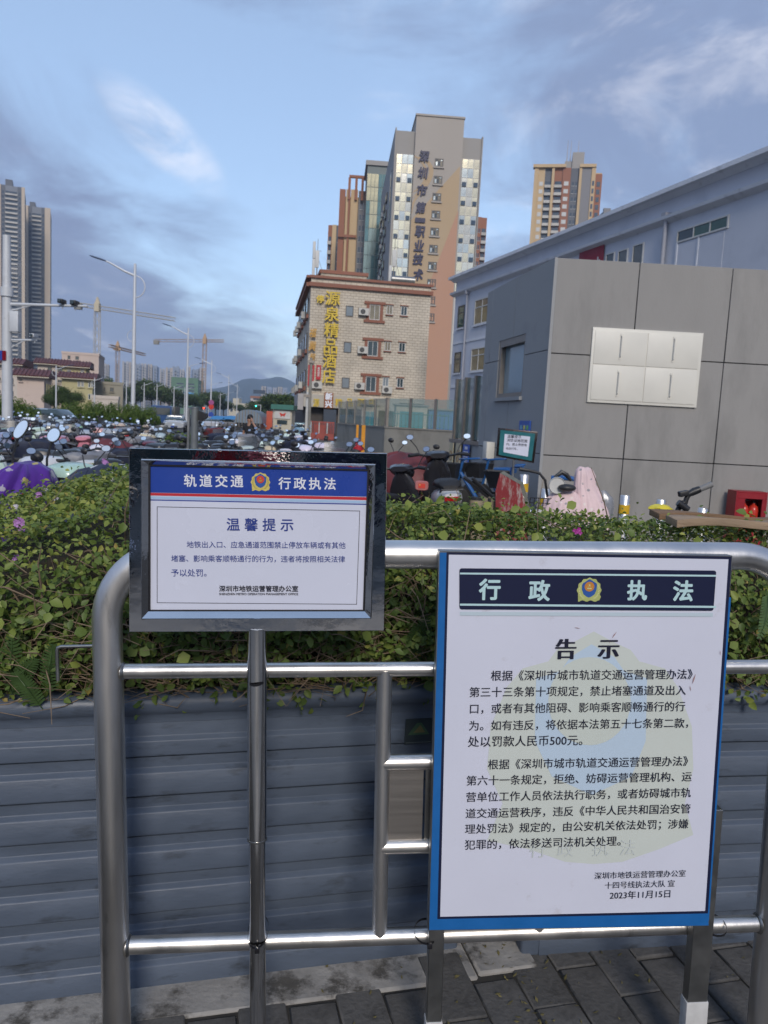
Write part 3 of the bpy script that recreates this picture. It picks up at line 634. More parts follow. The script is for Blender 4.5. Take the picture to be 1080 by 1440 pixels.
for a, b_, nm in ((601, 622, 0), (968, 996, 1)):
    x0, z0 = FF.uv(a, 1314, -.02); x1, _ = FF.uv(b_, 1314, -.02)
    xb = (x0+x1)/2; m = MB(); dx = -.004 if nm else .0
    m.rings([[(x0+d, -.044, z), (x1+d, -.044, z), (x1+d, -.018, z), (x0+d, -.018, z)] for d, z in ((0, z0+.3), (dx, .13 if nm == 0 else .15))]); m.build('leg', MSTEEL2, TN, bev=.0015, seg=1)
    MB().box(x0+dx-.002, x1+dx+.002, -.046, -.016, .02, .132 if nm == 0 else .152).build('foot_cover', mat('white_foot', (.55, .55, .54), .6, 0, .12, 30), TN, bev=.002)
tie(606, 1326, .148, -.012, .026, .036, 'black cable tie round the left leg of the large notice', True); tie(985, 1316, .785, -.014, .027, .034, 'black cable tie round the right leg of the large notice', False)

# ================================================================== grey rendered building
MGREY = mat('grey_render', (0.285, 0.276, 0.262), 0.85, 0, 0.12, 1.0, 0.0015, 60, dirt=((0.205, 0.20, 0.19), 1.0, 0.48, 0.72), rnd=.03, aniso=(1.5, 1.5, .45))
MGREYD = mat('shaded_side_render', (0.315, 0.32, 0.32), 0.8, 0, 0.08, 1.3, 0.0012, 60, dirt=((0.245, 0.25, 0.255), 1.3, 0.55, 0.75))  # same grey render, lifted and cooled for the shaded side face
MJOINT = mat('joint', (0.012, 0.012, 0.014), 0.8, 0, 0.2)
MWHITEM = mat('white_metal', (0.66, 0.64, 0.57), 0.45, 0, 0.04, 3, dirt=((0.30, 0.20, 0.12), 7, 0.72, 0.85))
MALU = mat('aluminium', (0.26, 0.23, 0.20), 0.45, 0.6, 0.15, 6)
MDGLASS = mat('dark_window_glass', (0.035, 0.055, 0.062), 0.04, 0, 0.15, 1.2, spec=0.9)
MPGLASS = mat('frosted_film_glass', (0.20, 0.29, 0.33), 0.10, 0, 0.12, .8, spec=0.8)
c0 = P(765, 607, 9.7); YAWG = R(1.5)
FG = Frame((c0.x, 9.7, 0), YAWG)                       # front face, x to the right
gb = thing('grey_building', 'low grey rendered building with large square panels and a white wall cabinet', 'building', FG.M)
_, ztop = FG.uv(900, 372.5); ztop = 3.50
cs = P(689, 412.5, 12.35); Ls = math.hypot(cs.x-c0.x, cs.y-c0.y); YS = math.atan2(cs.y-c0.y, cs.x-c0.x)     # side face direction
xs = [0] + [FG.uv(px, py)[0] for px, py in ((888, 500), (1016.5, 510))]
step = xs[2]-xs[1]; xs += [xs[2]+step*k for k in range(1, 6)]
zs = [-.1, FG.uv(915, 647.5)[1], FG.uv(895, 503.5)[1], ztop]
wx0, wx1, wz0, wz1 = FG.rect(824.5, 461, 983, 572)
jt = .0055
def panels(t, xs, zs, m_, holes, th=.03, M=None):
    for i in range(len(xs)-1):
        for j in range(len(zs)-1):
            a, b_, c, d = xs[i]+jt, xs[i+1]-jt, zs[j]+jt, zs[j+1]-jt
            hs = [h for h in holes if h[0] < b_ and h[1] > a and h[2] < d and h[3] > c]
            m = MB()
            if not hs: m.box(a, b_, -th, 0, c, d); bv = .004
            else:
                h = hs[0]; X = sorted({a, b_, max(a, h[0]), min(b_, h[1])}); Z = sorted({c, d, max(c, h[2]), min(d, h[3])}); bv = 0
                for p_ in range(len(X)-1):
                    for q in range(len(Z)-1):
                        mx, mz = (X[p_]+X[p_+1])/2, (Z[q]+Z[q+1])/2
                        if not (h[0] < mx < h[1] and h[2] < mz < h[3]): m.box(X[p_], X[p_+1], -th, 0, Z[q], Z[q+1])
            if M is not None: m2 = MB(); m2.M = M; m2.add(m.v, m.f); m = m2
            if m.v: m.build('wall_panel', m_, t, bev=bv, seg=1)
panels(gb, xs, zs, MGREY, [])
# side face: its own local frame, x running back from the corner
MS = FG.I @ (Matrix.Translation((c0.x, 9.7, 0)) @ Matrix.Rotation(YS, 4, 'Z') @ Matrix.Scale(-1, 4, (0, 1, 0)))
FSd = Frame((c0.x, 9.7, 0), YS)
def suv(px, py): return FSd.uv(px, py)
sx = [0.0, suv(726, 450)[0], suv(692.5, 480)[0], Ls]
sz = [-.1, suv(688, 628.5)[1], suv(740, 499.5)[1], ztop]
h0, h1_ = suv(739, 520)[0], suv(702.5, 520)[0]; hz0, hz1 = suv(701, 560)[1], suv(739, 470)[1]
panels(gb, sx, sz, MGREYD, [(h0, h1_, hz0, hz1)], M=MS)
def sbox(a, b_, y0, y1, c, d, nm, m_, par, bev=0):
    m = MB(); m.M = MS; m.box(a, b_, y0, y1, c, d); return m.build(nm, m_, par, bev=bev)
m = MB(); m.box(xs[0]+.02, xs[-1], .004, .15, -.1, ztop-.01); m.build('wall_core', MJOINT, gb)
m = MB(); m.M = MS
for a, b_, c, d in ((.02, h0, -.1, ztop-.01), (h1_, Ls, -.1, ztop-.01), (h0, h1_, -.1, hz0), (h0, h1_, hz1, ztop-.01)): m.box(a, b_, .004, .15, c, d)
m.build('wall_core', MJOINT, gb)
# corner edge, parapet and roof
MB().box(-.031, .006, -.031, .004, -.1, ztop).build('corner_trim', MGREYD, gb)
roofp = [(FG.I @ Vector((c0.x, 9.7, 0))).xy, (FG.I @ Vector((c0.x+9, 9.9, 0))).xy, (FG.I @ Vector((c0.x+9, 13.2, 0))).xy, (FG.I @ Vector((cs.x, cs.y, 0))).xy]
m = MB(); k_ = [(p_.x, p_.y) for p_ in roofp]; m.add([(a, b_, ztop-.09) for a, b_ in k_]+[(a, b_, ztop-.06) for a, b_ in k_], [(3, 2, 1, 0), (4, 5, 6, 7), (0, 1, 5, 4), (1, 2, 6, 5), (2, 3, 7, 6), (3, 0, 4, 7)]); m.build('roof', MCONC, gb)
wn = sbox(h0+.0, h1_-.0, .06, .10, hz0, hz1, 'window', MALU, gb); MW_ = wn
sbox(h0+.05, h1_-.05, .050, .058, hz0+.05, hz1-.05, 'pane', MPGLASS, wn)
for a, b_, c, d in ((h0, h0+.05, hz0, hz1), (h1_-.09, h1_, hz0, hz1), (h0+.05, h1_-.09, hz0, hz0+.06), (h0+.05, h1_-.09, hz1-.10, hz1)): sbox(a, b_, -.02, .055, c, d, 'window_frame', MALU, wn)
sbox(h0-.02, h1_+.02, -.07, -.021, hz0-.05, hz0, 'window_sill', MGREYD, wn)
# white cabinet with four doors
cq = [FG.uv(*q) for q in ((832, 459.5), (986.5, 470.5), (976.5, 574), (824, 565))]
cab = gb
ax, bx_, az, bz = (cq[0][0]+cq[3][0])/2, (cq[1][0]+cq[2][0])/2, (cq[2][1]+cq[3][1])/2, (cq[0][1]+cq[1][1])/2
cabf = MB().box(ax, bx_, -.060, -.031, az, bz).build('wall_cabinet', MWHITEM, gb, bev=.004)
mx_, mz_ = (ax+bx_)/2, (az+bz)/2+.01
for i, (a, b_) in enumerate(((ax+.035, mx_-.005), (mx_+.005, bx_-.035))):
    for j, (c, d) in enumerate(((az+.035, mz_-.005), (mz_+.005, bz-.035))):
        MB().box(a, b_, -.068, -.0605, c, d).build('cabinet_door', MWHITEM, cabf, bev=.002)
        hx = a+(b_-a)*.50; hh = (d-c)*.34; zc_ = (c+d)/2 + (0.02 if j else -.0)
        m = MB(); m.tube([(hx, -.070, zc_-hh), (hx, -.098, zc_-hh+.02), (hx, -.098, zc_+hh-.02), (hx, -.070, zc_+hh)], .0065, 8); m.cbox((hx, -.072, zc_-hh), (.03, .006, .035)); m.cbox((hx, -.072, zc_+hh), (.03, .006, .035)); m.build('door_handle', MWHITEM, cabf)
# posters, intercom, signs on or beside the side wall
def onside(px0, py0, px1, py1, nm, m_, label, cat, y=.034):
    a, z1 = suv(px0, py0); b_, z0 = suv(px1, py1); t = thing(nm, label, cat, FG.M); a, b_ = min(a, b_), max(a, b_)
    m = MB(); m.M = MS; m.box(a, b_, -y-.012, -y, z0, z1); m.build('board', m_, t); return t, a, b_, z0, z1
t, a, b_, z0, z1 = onside(663.5, 626, 653, 658, 'wall_notice', mat('notice_blue', (.02, .09, .42), .5), 'blue wall notice beside the two cream posters low on the grey building', 'notice')
m = MB(); m.M = MS
for k in range(9):
    zz = z1-(z1-z0)*(.30+.07*k); m.box(a+(b_-a)*.15, b_-(b_-a)*(.15+.2*(k % 3 == 2)), -.049, -.0465, zz-.008, zz+.008)
m.box(a+(b_-a)*.25, b_-(b_-a)*.3, -.049, -.0465, z1-(z1-z0)*.2, z1-(z1-z0)*.08)
m.build('lettering', mat('notice_white', (.6, .62, .68), .5), t)
MCRM = mat('poster_cream', (.52, .45, .29), .6, 0, .06); MORN = mat('poster_orange', (.42, .20, .05), .6)
for px0, px1, lb in ((651.5, 641.5, 'cream poster with an orange ring, beside the blue wall notice'), (641, 632.5, 'cream poster with an orange ring, farther back on the low wall')):
    t, a, b_, z0, z1 = onside(px0, 624+ (0 if px0 > 645 else -1), px1, 676, 'wall_poster', MCRM, lb, 'poster')
    m = MB(); m.M = MS; cx, cz, rr = (a+b_)/2, z1-(z1-z0)*.33, (b_-a)*.36
    for k in range(20):
        a0, a1 = k*math.pi/10, (k+1)*math.pi/10
        m.add([(cx+rr*math.cos(a0), -.0475, cz+rr*math.sin(a0)), (cx+rr*math.cos(a1), -.0475, cz+rr*math.sin(a1)), (cx+rr*.75*math.cos(a1), -.0475, cz+rr*.75*math.sin(a1)), (cx+rr*.75*math.cos(a0), -.0475, cz+rr*.75*math.sin(a0))], [(0, 1, 2, 3)])
    m.add([(cx-rr*.7, -.0478, cz+rr*.45), (cx-rr*.45, -.0478, cz+rr*.7), (cx+rr*.7, -.0478, cz-rr*.45), (cx+rr*.45, -.0478, cz-rr*.7)], [(0, 1, 2, 3)])
    m.box(cx-rr, cx+rr, -.049, -.0472, z0+(z1-z0)*.08, z0+(z1-z0)*.22); m.build('print', MORN, t)
q0, q1 = FG.uv(741, 593)[0], FG.uv(752, 593)[0]
SL = thing('wall_plaque', 'small blue plaque with yellow and green icons on the corner of the grey building', 'plaque', None)
a_, z1 = suv(750.5, 592); b_, z0 = suv(734.5, 608); m = MB(); SL.matrix_world = FG.M
m = MB(); m.M = MS; m.box(a_, b_, -.052, -.034, z0, z1); m.build('board', mat('plaque_blue', (.03, .10, .40), .4), SL)
for k in range(3):
    m = MB(); m.M = MS; u = a_+(b_-a_)*(.2+.3*k); m.box(u-.03, u+.03, -.056, -.0525, z0+(z1-z0)*.25, z0+(z1-z0)*.6); m.build('icon', mat('icon', [(.15, .45, .15), (.55, .50, .12), (.15, .40, .50)][k], .5), SL)
MB().M
ibx = thing('intercom_box', 'white call box with a conduit on the grey wall behind the teal sign', 'intercom', FG.M)
a_, z1 = suv(699.5, 622); b_, z0 = suv(692, 647); m = MB(); m.M = MS; m.box(a_, b_, -.16, -.034, z0, z1); m.build('box', MWHITEM, ibx, bev=.01)
m = MB(); m.M = MS; m.tube([((a_+b_)/2+.05, -.10, z0), ((a_+b_)/2+.05, -.10, -.0)], .018, 8); m.build('conduit', MWHITEM, ibx)
# fire extinguisher cabinet against the wall
MREDM = mat('red_paint', (.26, .008, .016), .4, 0, .12, 8); MREDB = mat('extinguisher_red', (.50, .035, .02), .3, 0, .05)
ex0 = FG.uv(1034, 691, -.3)[0]; ex1 = FG.uv(1078, 692, -.3)[0]; ez1 = FG.uv(1055, 691, -.3)[1]; ex_z0 = 0.0
ec = thing('extinguisher_cabinet', 'red open-fronted cabinet with two extinguishers against the grey wall', 'cabinet', FG.M)
wz = ex1-ex0
for a, b_, c, d, y0, y1, nm in ((ex0, ex0+.02, 0, ez1, -.34, -.10, 'side_panel'), (ex1-.02, ex1, 0, ez1, -.34, -.10, 'side_panel'), (ex0+.02, ex1-.02, ez1-.02, ez1, -.34, -.10, 'top_panel'), (ex0+.02, ex1-.02, 0, ez1-.02, -.13, -.10, 'back_panel'), (ex0+.02, ex1-.02, ez1-.09, ez1-.02, -.34, -.325, 'front_rail'), (ex0+.02, ex0+.115, ez1-.40, ez1-.09, -.34, -.325, 'front_stile'), (ex1-.06, ex1-.02, ez1-.40, ez1-.09, -.34, -.325, 'front_stile'), (ex0+.02, ex1-.02, 0, ez1-.40, -.34, -.325, 'front_panel'), (ex0+.02, ex1-.02, ez1-.41, ez1-.40, -.325, -.13, 'shelf')):
    MB().box(a, b_, y0, y1, c, d).build(nm, MREDM, ec, bev=.003, seg=1)
for k, u in enumerate((.42, .72)):
    e = thing('fire_extinguisher', ['smaller red extinguisher, left one in the red cabinet', 'larger red extinguisher, right one in the red cabinet'][k], 'extinguisher', FG.M @ Matrix.Translation((ex0+wz*u, -.23, ez1-.40)), 'fire extinguishers in the red cabinet')
    rr = .055+.008*k; MB().lathe([(rr*.9, 0), (rr, .015), (rr, .17), (rr*.8, .21), (rr*.3, .235), (rr*.28, .25)], 16).build('cylinder', MREDB, e, smooth=True)
    m = MB(); m.lathe([(.018, .25), (.018, .275)], 10); m.cbox((.02, 0, .285), (.07, .015, .012)); m.build('valve', MZIP, e)
# bollards
MYEL = mat('reflective_yellow', (.62, .38, .02), .35, 0, .1, 30)
for k, (px, py, Y, lab) in enumerate([(879.5, 696, 8.3, 'stainless bollard with a yellow band beside the pink-covered moped'), (930, 702, 8.5, 'stainless bollard by the yellow bag, before the grey wall'), (988.5, 714, 8.0, 'short stainless bollard right of the folded scooter'), (737.5, 667, 9.0, 'bollard with a yellow band behind the red painted plate'), (768, 687, 8.3, 'bollard mostly hidden behind the pink-covered moped')]):
    q = P(px, py, Y); rr = .055; zt_ = q.z
    t = thing('bollard', lab, 'bollard', TR(q.x, q.y), 'stainless bollards before the grey building')
    MB().lathe([(rr, 0), (rr, zt_-.012), (rr*.86, zt_), (0.001, zt_+.001)], 24).build('post', MSTEEL, t, smooth=True)
    zb = zt_-.105; MB().lathe([(rr+.0005, zb-.10), (rr+.002, zb-.099), (rr+.002, zb-.001), (rr+.0005, zb)], 24).build('yellow_band', MYEL, t, smooth=True)
# teal sign on a stand
TF = Frame((P(728, 627, 8.3).x, 8.3, 0), R(-8), 0)
tq = [TF.uv(*q) for q in ((700.5, 601.5), (756.5, 607.5), (751, 651.5), (697.5, 641.5))]
ts_ = thing('stand_sign', 'small teal notice in a rusty black frame on a post before the grey building', 'sign', TF.M)
def quadbox(q, y0, y1, nm, m_, par, k=0.0, bev=0):
    c = (sum(a for a, b_ in q)/4, sum(b_ for a, b_ in q)/4); q = [(a+(c[0]-a)*k, b_+(c[1]-b_)*k) for a, b_ in q]
    return MB().prism([q[0], q[3], q[2], q[1]], y0, y1).build(nm, m_, par, bev=bev)
quadbox(tq, 0, .06, 'frame', mat('sign_frame_dark', (.035, .03, .03), .25, .6, .3, 6, dirt=((.20, .06, .03), 8, .55, .7)), ts_, 0, .006)
quadbox(tq, -.004, -.0005, 'teal_panel', mat('teal', (.012, .13, .15), .35), ts_, .13)
quadbox(tq, -.007, -.0045, 'paper', MPRINT, ts_, .36)
for k, s_ in enumerate(('温馨提示', '消防设施范围', '内，禁止停放电', '动自行车。')):
    xa, za = TF.uv(713.5-k*.7, 613.0+k*5.6); xb, zb = TF.uv([733, 742, 742, 729.5][k]-k*.6, 613+k*5.6+2.0); MT = MINK
    text(s_, ts_, MT, xa, xb, (za+zb)/2, -.0078, bold=.015)
MB().tube([(TF.uv(722, 650)[0], .03, TF.uv(722, 650)[1]+.05), (TF.uv(721, 690)[0], .03, 0)], .014, 10).build('post', MSTEEL2, ts_)
# timber boards lying on the hedge
MWOOD = mat('weathered_timber', (.30, .215, .14), .75, 0, .3, 3, .002, 20, aniso=(1, 10, 10)); MWOOD2 = mat('rough_timber', (.20, .12, .065), .8, 0, .3, 3, .002, 20, aniso=(1, 10, 10))
a, b_ = P(927, 726, 2.42), P(1120, 738, 2.48)
for (p0, p1, hh, m_, lb) in ((P(927, 727, 2.10), P(1130, 735, 2.13), .018, MWOOD2, 'dark rough timber board lying along the hedge top, rear one'), (P(952, 737, 2.00), P(1130, 739, 2.03), .021, MWOOD, 'pale weathered timber board lying on the hedge, front one')):
    d = p1-p0; t = link('timber_board', MB().rings([[(d.length*u, .012*math.sin(u*7)+a, .006*math.sin(u*5+a*20)+b_) for a, b_ in ((0, -hh/2), (.07, -hh/2), (.07, hh/2), (0, hh/2))] for u in [k/12 for k in range(13)]]).mesh('timber_board', m_, bev=.003)); tag(t, lb, 'board', 'timber boards on the hedge')
    t.matrix_world = Matrix.Translation(p0) @ d.to_track_quat('X', 'Z').to_matrix().to_4x4()

# ================================================================== low wall with glass screens behind the scooters
MBARG = glass('screen_glass', (.22, .33, .31), .04, .42)
def wall_run(t, pts, zb, zg, wth=.15, npan=1, gm=None, conc=True):
    for i in range(len(pts)-1):
        a, b_ = Vector(pts[i]), Vector(pts[i+1]); d = b_-a; l = d.length; M = t.matrix_world.inverted() @ Matrix.Translation((a.x, a.y, 0)) @ Matrix.Rotation(math.atan2(d.y, d.x), 4, 'Z')
        m = MB(); m.M = M; m.box(0, l-.002, 0, wth, -.1, zb); m.build('base_wall', MGREYD if not conc else MCONC2, t)
        m = MB(); m.M = M; m.box(-.02, l+.02, -.03, wth+.03, zb, zb+.06); m.build('wall_coping', MALU if not conc else MCONC2, t)
        k = max(1, npan if isinstance(npan, int) else npan[i])
        for j in range(k+1):
            m = MB(); m.M = M; x = l*j/k; m.box(x-.045, x+.045, .03, .12, zb+.06, zg); m.build('post', MALU, t)
        for j in range(k):
            m = MB(); m.M = M; m.box(l*j/k+.05, l*(j+1)/k-.05, .065, .077, zb+.08, zg-.02); m.build('glass_panel', gm or MBARG, t)
MCONC2 = mat('pale_concrete', (0.24, 0.23, 0.20), 0.85, 0, 0.15, .8, 0.003, 20, dirt=((.14, .13, .11), .7, .5, .7))
bs = thing('glass_screen', 'grey base wall with glazed screen panels adjoining the grey building', 'screen', Matrix.Identity(4))
sd = (Vector((cs.x, cs.y))-Vector((c0.x, 9.7))).normalized()
q = suv(634, 619)[0]; e1 = Vector((c0.x, 9.7)) - Vector((math.cos(YS), math.sin(YS)))*0
def onsd(s_): v = Vector((math.cos(YS), math.sin(YS)))*s_; return (c0.x+v.x, 9.7+v.y)
wall_run(bs, [onsd(q*1.0), onsd(Ls+.02)], sz[1], 2.25, .15, 3, None, False)
bw = thing('glass_screen', 'long pale concrete base wall topped with tall glass panels before the hotel', 'screen', Matrix.Identity(4))
A_, B_, C_ = P(474, 599, 40), P(541, 604.5, 30), P(646, 610, 28)
wall_run(bw, [(A_.x, A_.y), (B_.x, B_.y), (C_.x, C_.y)], 1.20, 2.36, .2, [5, 3])
# site cabins behind the glass
MTEAL = mat('teal_door', (.015, .25, .28), .5, 0, .08); MCREAM = mat('cream_render', (.50, .46, .36), .8, 0, .08, .6); MBLUED = mat('blue_door', (.03, .16, .42), .5)
for px0, px1, Y, z1, c, lb in ((508, 531, 46, 2.35, MTEAL, 'small teal shed behind the left glass panels'), (556, 600, 45, 2.45, MTEAL, 'wide teal shed with a cream frame behind the glass panels'), (602, 641, 46, 2.3, MBLUED, 'blue cabin at the right end of the glass screen')):
    a, b_ = P(px0, 600, Y), P(px1, 600, Y); w_ = b_.x-a.x
    t = thing('shed', lb, 'shed', TR(a.x, Y, 0, R(3)), 'sheds behind the glass screen')
    box(0, w_, 0, 2, 0, z1).build('wall', MCREAM if c is MTEAL else c, t); box(w_*.12, w_*.48, -.03, -.004, .05, z1-.35).build('door', c, t); box(w_*.52, w_*.88, -.03, -.004, .05, z1-.35).build('door', c, t); box(-.1, w_+.1, -.15, 2.1, z1, z1+.08).build('roof', MALU, t)
# green mesh fence inside
gf = thing('mesh_fence', 'green tube railing seen through the glass screen', 'railing', TR(P(552, 600, 40).x, 40))
MGRN = mat('green_paint', (.03, .14, .11), .5)
for k in range(14): MB().tube([(k*.22, 0, 0), (k*.22, 0, 2.0)], .025, 6).build('bar', MGRN, gf)
for z in (.4, 1.9): MB().tube([(0, 0, z), (13*.22, 0, z)], .03, 6).build('rail', MGRN, gf)

# ================================================================== windows
MWFR = mat('window_frame_white', (.50, .50, .48), .5); MWFD = mat('window_frame_dark', (.08, .075, .07), .5)
MGREENG = mat('green_glass', (.030, .085, .062), .06, 0, .3, 1.0, spec=.9); MSKYG = mat('pale_glass', (.17, .20, .22), .08, 0, .25, .5, spec=.9); MTANG = mat('curtained_glass', (.20, .17, .11), .15, 0, .35, 1.5, spec=.8)
def window(t, x0, x1, z0, z1, fm, gm, cols=1, rows=1, fw_=.05, y=0.0, open_=0.0, name='window'):
    """frame bars with real depth round recessed panes"""
    m = MB(); d0, d1 = y-.06, y+.0
    m.box(x0, x1, d0, d1, z0, z0+fw_); m.box(x0, x1, d0, d1, z1-fw_, z1); m.box(x0, x0+fw_, d0, d1, z0+fw_, z1-fw_); m.box(x1-fw_, x1, d0, d1, z0+fw_, z1-fw_)
    cx = [x0+fw_+(x1-x0-2*fw_)*k/cols for k in range(cols+1)]; rz = [z0+fw_+(z1-z0-2*fw_)*k/rows for k in range(rows+1)]
    if rows == 2: rz[1] = z0+(z1-z0)*.68
    for k in range(1, cols): m.box(cx[k]-fw_*.4, cx[k]+fw_*.4, d0+.01, d1, z0+fw_, z1-fw_)
    for k in range(1, rows): m.box(x0+fw_, x1-fw_, d0+.012, d1, rz[k]-fw_*.4, rz[k]+fw_*.4)
    f = m.build(name, fm, t)
    for i in range(cols):
        for j in range(rows):
            box(cx[i], cx[i+1], y-.018, y-.004, rz[j], rz[j+1]).build('pane', gm[(i+j) % len(gm)] if isinstance(gm, list) else gm, f)
    return f

# ================================================================== pale blue works building
MLAV = mat('pale_blue_render', (.50, .525, .585), .8, 0, .07, .35, .002, 12, dirt=((.37, .40, .46), .30, .52, .78)); MLAV2 = mat('pale_trim', (.60, .62, .66), .75, 0, .06, .5, dirt=((.30, .31, .34), 1.2, .55, .8))
MPIPEW = mat('drain_pipe', (.30, .31, .35), .6, 0, .1)
bo = P(629.5, 600, 62); YB = math.atan2(-.9485, .317)
FB = Frame((bo.x, 62, 0), YB)
bb = thing('works_building', 'long pale blue building with white cornices behind the grey building', 'building', FB.M)
Lb = 58; zr_ = 13.0; zc_ = FB.uv(639, 417)[1]
print('blue', zc_, [FB.uv(*q) for q in ((640, 396), (1080, 203), (1080, 245), (639, 417), (684, 472), (637, 482), (632, 545))])
ztl = FB.uv(640, 397)[1]; ztr = FB.uv(1080, 203)[1]; zcl = FB.uv(639, 418)[1]; zcr = FB.uv(1080, 246)[1]; xr = FB.uv(1080, 220)[0]
zr_ = (ztl+ztr)/2; zc_ = (zcl+zcr)/2
box(0, Lb, 0, 16, -.1, zr_-.35).build('wall', MLAV, bb)
MB().rings([[(x, a, b_) for a, b_ in ((0, zr_-.36), (-.05, zr_-.36), (-.30, zr_-.22), (-.55, zr_-.20), (-.55, zr_), (0, zr_))] for x in (-.4, Lb)]).build('cornice', MLAV2, bb)
MB().rings([[(x, a, b_) for a, b_ in ((-.004, zc_-.30), (-.32, zc_-.14), (-.36, zc_), (-.004, zc_+.06))] for x in (-.4, Lb)]).build('cornice', MLAV2, bb)
box(-.4, Lb, .0, 16.4, zr_-.34, zr_-.02).build('roof', MCONC2, bb)
for py0, py1 in ((481.5, 484.5), (541, 545.5)):
    x_a, z_b = FB.uv(640, py0); _, z_a = FB.uv(640, py1); box(.25, Lb, -.05, -.003, z_a, z_b).build('floor_band', MLAV2, bb)
for r_, fm, gm, c_, rw in (((644.5, 430, 653, 461), MWFD, MGREENG, 1, 2), ((668, 419.5, 689, 455), MWFR, MTANG, 2, 2), ((639.5, 495.5, 648, 524.5), MWFD, MTANG, 1, 2), ((663, 489, 683, 521.5), MWFR, MTANG, 2, 2)):
    a, b_, c, d = FB.rect(*r_); window(bb, a, b_, c, d, fm, gm, c_, rw, .08); box(a-.1, b_+.1, -.12, -.061, c-.12, c-.01).build('window_sill', MLAV2, bb)
for k, r_ in enumerate(((852, 356, 864, 385), (869, 351.5, 882.5, 385), (889.5, 343.5, 904.5, 385))):
    a, b_, c, d = FB.rect(*r_); window(bb, a, b_, c, d, MWFR, MSKYG if 0 else MDGLASS, 1, 1, .06)
x0, x1, z0, z1 = FB.rect(953.5, 314, 1026, 344)
xa, za = FB.uv(953.5, 325.5); xb, zb = FB.uv(1026.5, 300.5); z1 = (za+zb)/2; _, z0 = FB.uv(954, 342); z0 = (z0 + FB.uv(1026, 320)[1])/2
w1 = window(bb, xa, xb, z0, z1, MWFR, [MDGLASS, MGREENG, MGREENG], 3, 1, .07)
box(xa+.1, xb-.2, -.02, -.003, z0-2.2, z0-.05).build('blanked_panel', MLAV, bb); box(xa, xa+.12, -.06, -.003, z0-2.4, z0).build('blanked_frame', MLAV2, bb)
box((xa+xb)/2-.2, (xa+xb)/2-.1, -.05, -.021, z0-2.0, z0).build('blanked_frame', MLAV2, bb)
for px, py0, py1, rr in ((941, 304, 520, .10), (660, 411, 560, .07)):
    x, zt1 = FB.uv(px, py0); MB().tube([(x, -.16, zt1), (x, -.16, -.1)], rr, 10).build('drain_pipe', MPIPEW, bb, smooth=True); box(x-rr*1.7, x+rr*1.7, -.33, -.003, zt1-.15, zt1+.12).build('rain_head', MPIPEW, bb)
x0, x1, z0, z1 = FB.rect(817, 352, 851, 400)
xa, z1 = FB.uv(817, 352); xb, z1b = FB.uv(852, 338.5)
rb = thing('red_banner', 'dark red banner hung on the pale blue building above the grey parapet', 'banner', FB.M)
box(xa, xb, -.09, -.06, 4.0, (z1+z1b)/2).build('cloth', mat('banner_red', (.22, .012, .03), .6, 0, .08, 1), rb)
zz_ = FB.uv(840, 367)[1]; xq = FB.uv(840, 367)[0]; text('sh', rb, MWFR, xq-.2, xq+.45, zz_-.1, -.095, bold=.03)

# ================================================================== the hotel
def brickmat(name, c1, c2, mortar, w_, h_, bump=.01):
    m = bpy.data.materials.new(name); m.use_nodes = True; t = m.node_tree; nn = t.nodes.new; ll = t.links.new; b = t.nodes['Principled BSDF']; b.inputs['Roughness'].default_value = .85
    tc = nn('ShaderNodeTexCoord'); sp = nn('ShaderNodeSeparateXYZ'); ll(tc.outputs['Object'], sp.inputs[0]); ad = nn('ShaderNodeMath'); ll(sp.outputs[0], ad.inputs[0]); ll(sp.outputs[1], ad.inputs[1])
    cb = nn('ShaderNodeCombineXYZ'); ll(ad.outputs[0], cb.inputs[0]); ll(sp.outputs[2], cb.inputs[1])
    br = nn('ShaderNodeTexBrick'); ll(cb.outputs[0], br.inputs[0]); br.inputs['Scale'].default_value = 1; br.inputs['Brick Width'].default_value = w_; br.inputs['Row Height'].default_value = h_
    br.inputs['Mortar Size'].default_value = h_*.10; br.inputs['Mortar Smooth'].default_value = .2; br.inputs['Color1'].default_value = (*c1, 1); br.inputs['Color2'].default_value = (*c2, 1); br.inputs['Mortar'].default_value = (*mortar, 1)
    nz = nn('ShaderNodeTexNoise'); nz.inputs['Scale'].default_value = .5; nz.inputs['Detail'].default_value = 8; ll(tc.outputs['Object'], nz.inputs['Vector'])
    mr = nn('ShaderNodeMapRange'); mr.inputs[1].default_value = .3; mr.inputs[2].default_value = .7; mr.inputs[3].default_value = .82; mr.inputs[4].default_value = 1.12; ll(nz.outputs[0], mr.inputs[0])
    vm = nn('ShaderNodeVectorMath'); vm.operation = 'SCALE'; ll(br.outputs[0], vm.inputs[0]); ll(mr.outputs[0], vm.inputs['Scale']); ll(vm.outputs[0], b.inputs['Base Color'])
    bp = nn('ShaderNodeBump'); bp.invert = True; bp.inputs['Distance'].default_value = bump; ll(br.outputs['Fac'], bp.inputs['Height']); ll(bp.outputs[0], b.inputs['Normal']); return m
MHB = brickmat('culture_brick', (.58, .52, .42), (.53, .475, .385), (.36, .30, .235), .50, .232, .01)
MTERR = mat('terracotta_trim', (.235, .095, .06), .7, 0, .15, 2); MAC = mat('ac_white', (.48, .47, .43), .5, 0, .1); MACD = mat('ac_grille', (.06, .06, .06), .6)
ho = P(431, 560, 69); FH = Frame((ho.x, 69, 0), R(9.5)); WH = FH.uv(601, 500)[0]; ZH = (FH.uv(433, 386)[1]+FH.uv(601, 399)[1])/2
print('hotel', WH, ZH, FH.uv(431, 590), FH.uv(601, 575))
ht = thing('hotel_building', 'four storey hotel clad in pale brick with terracotta trims and yellow vertical lettering', 'building', FH.M)
zs_b = FH.uv(480, 562)[1]
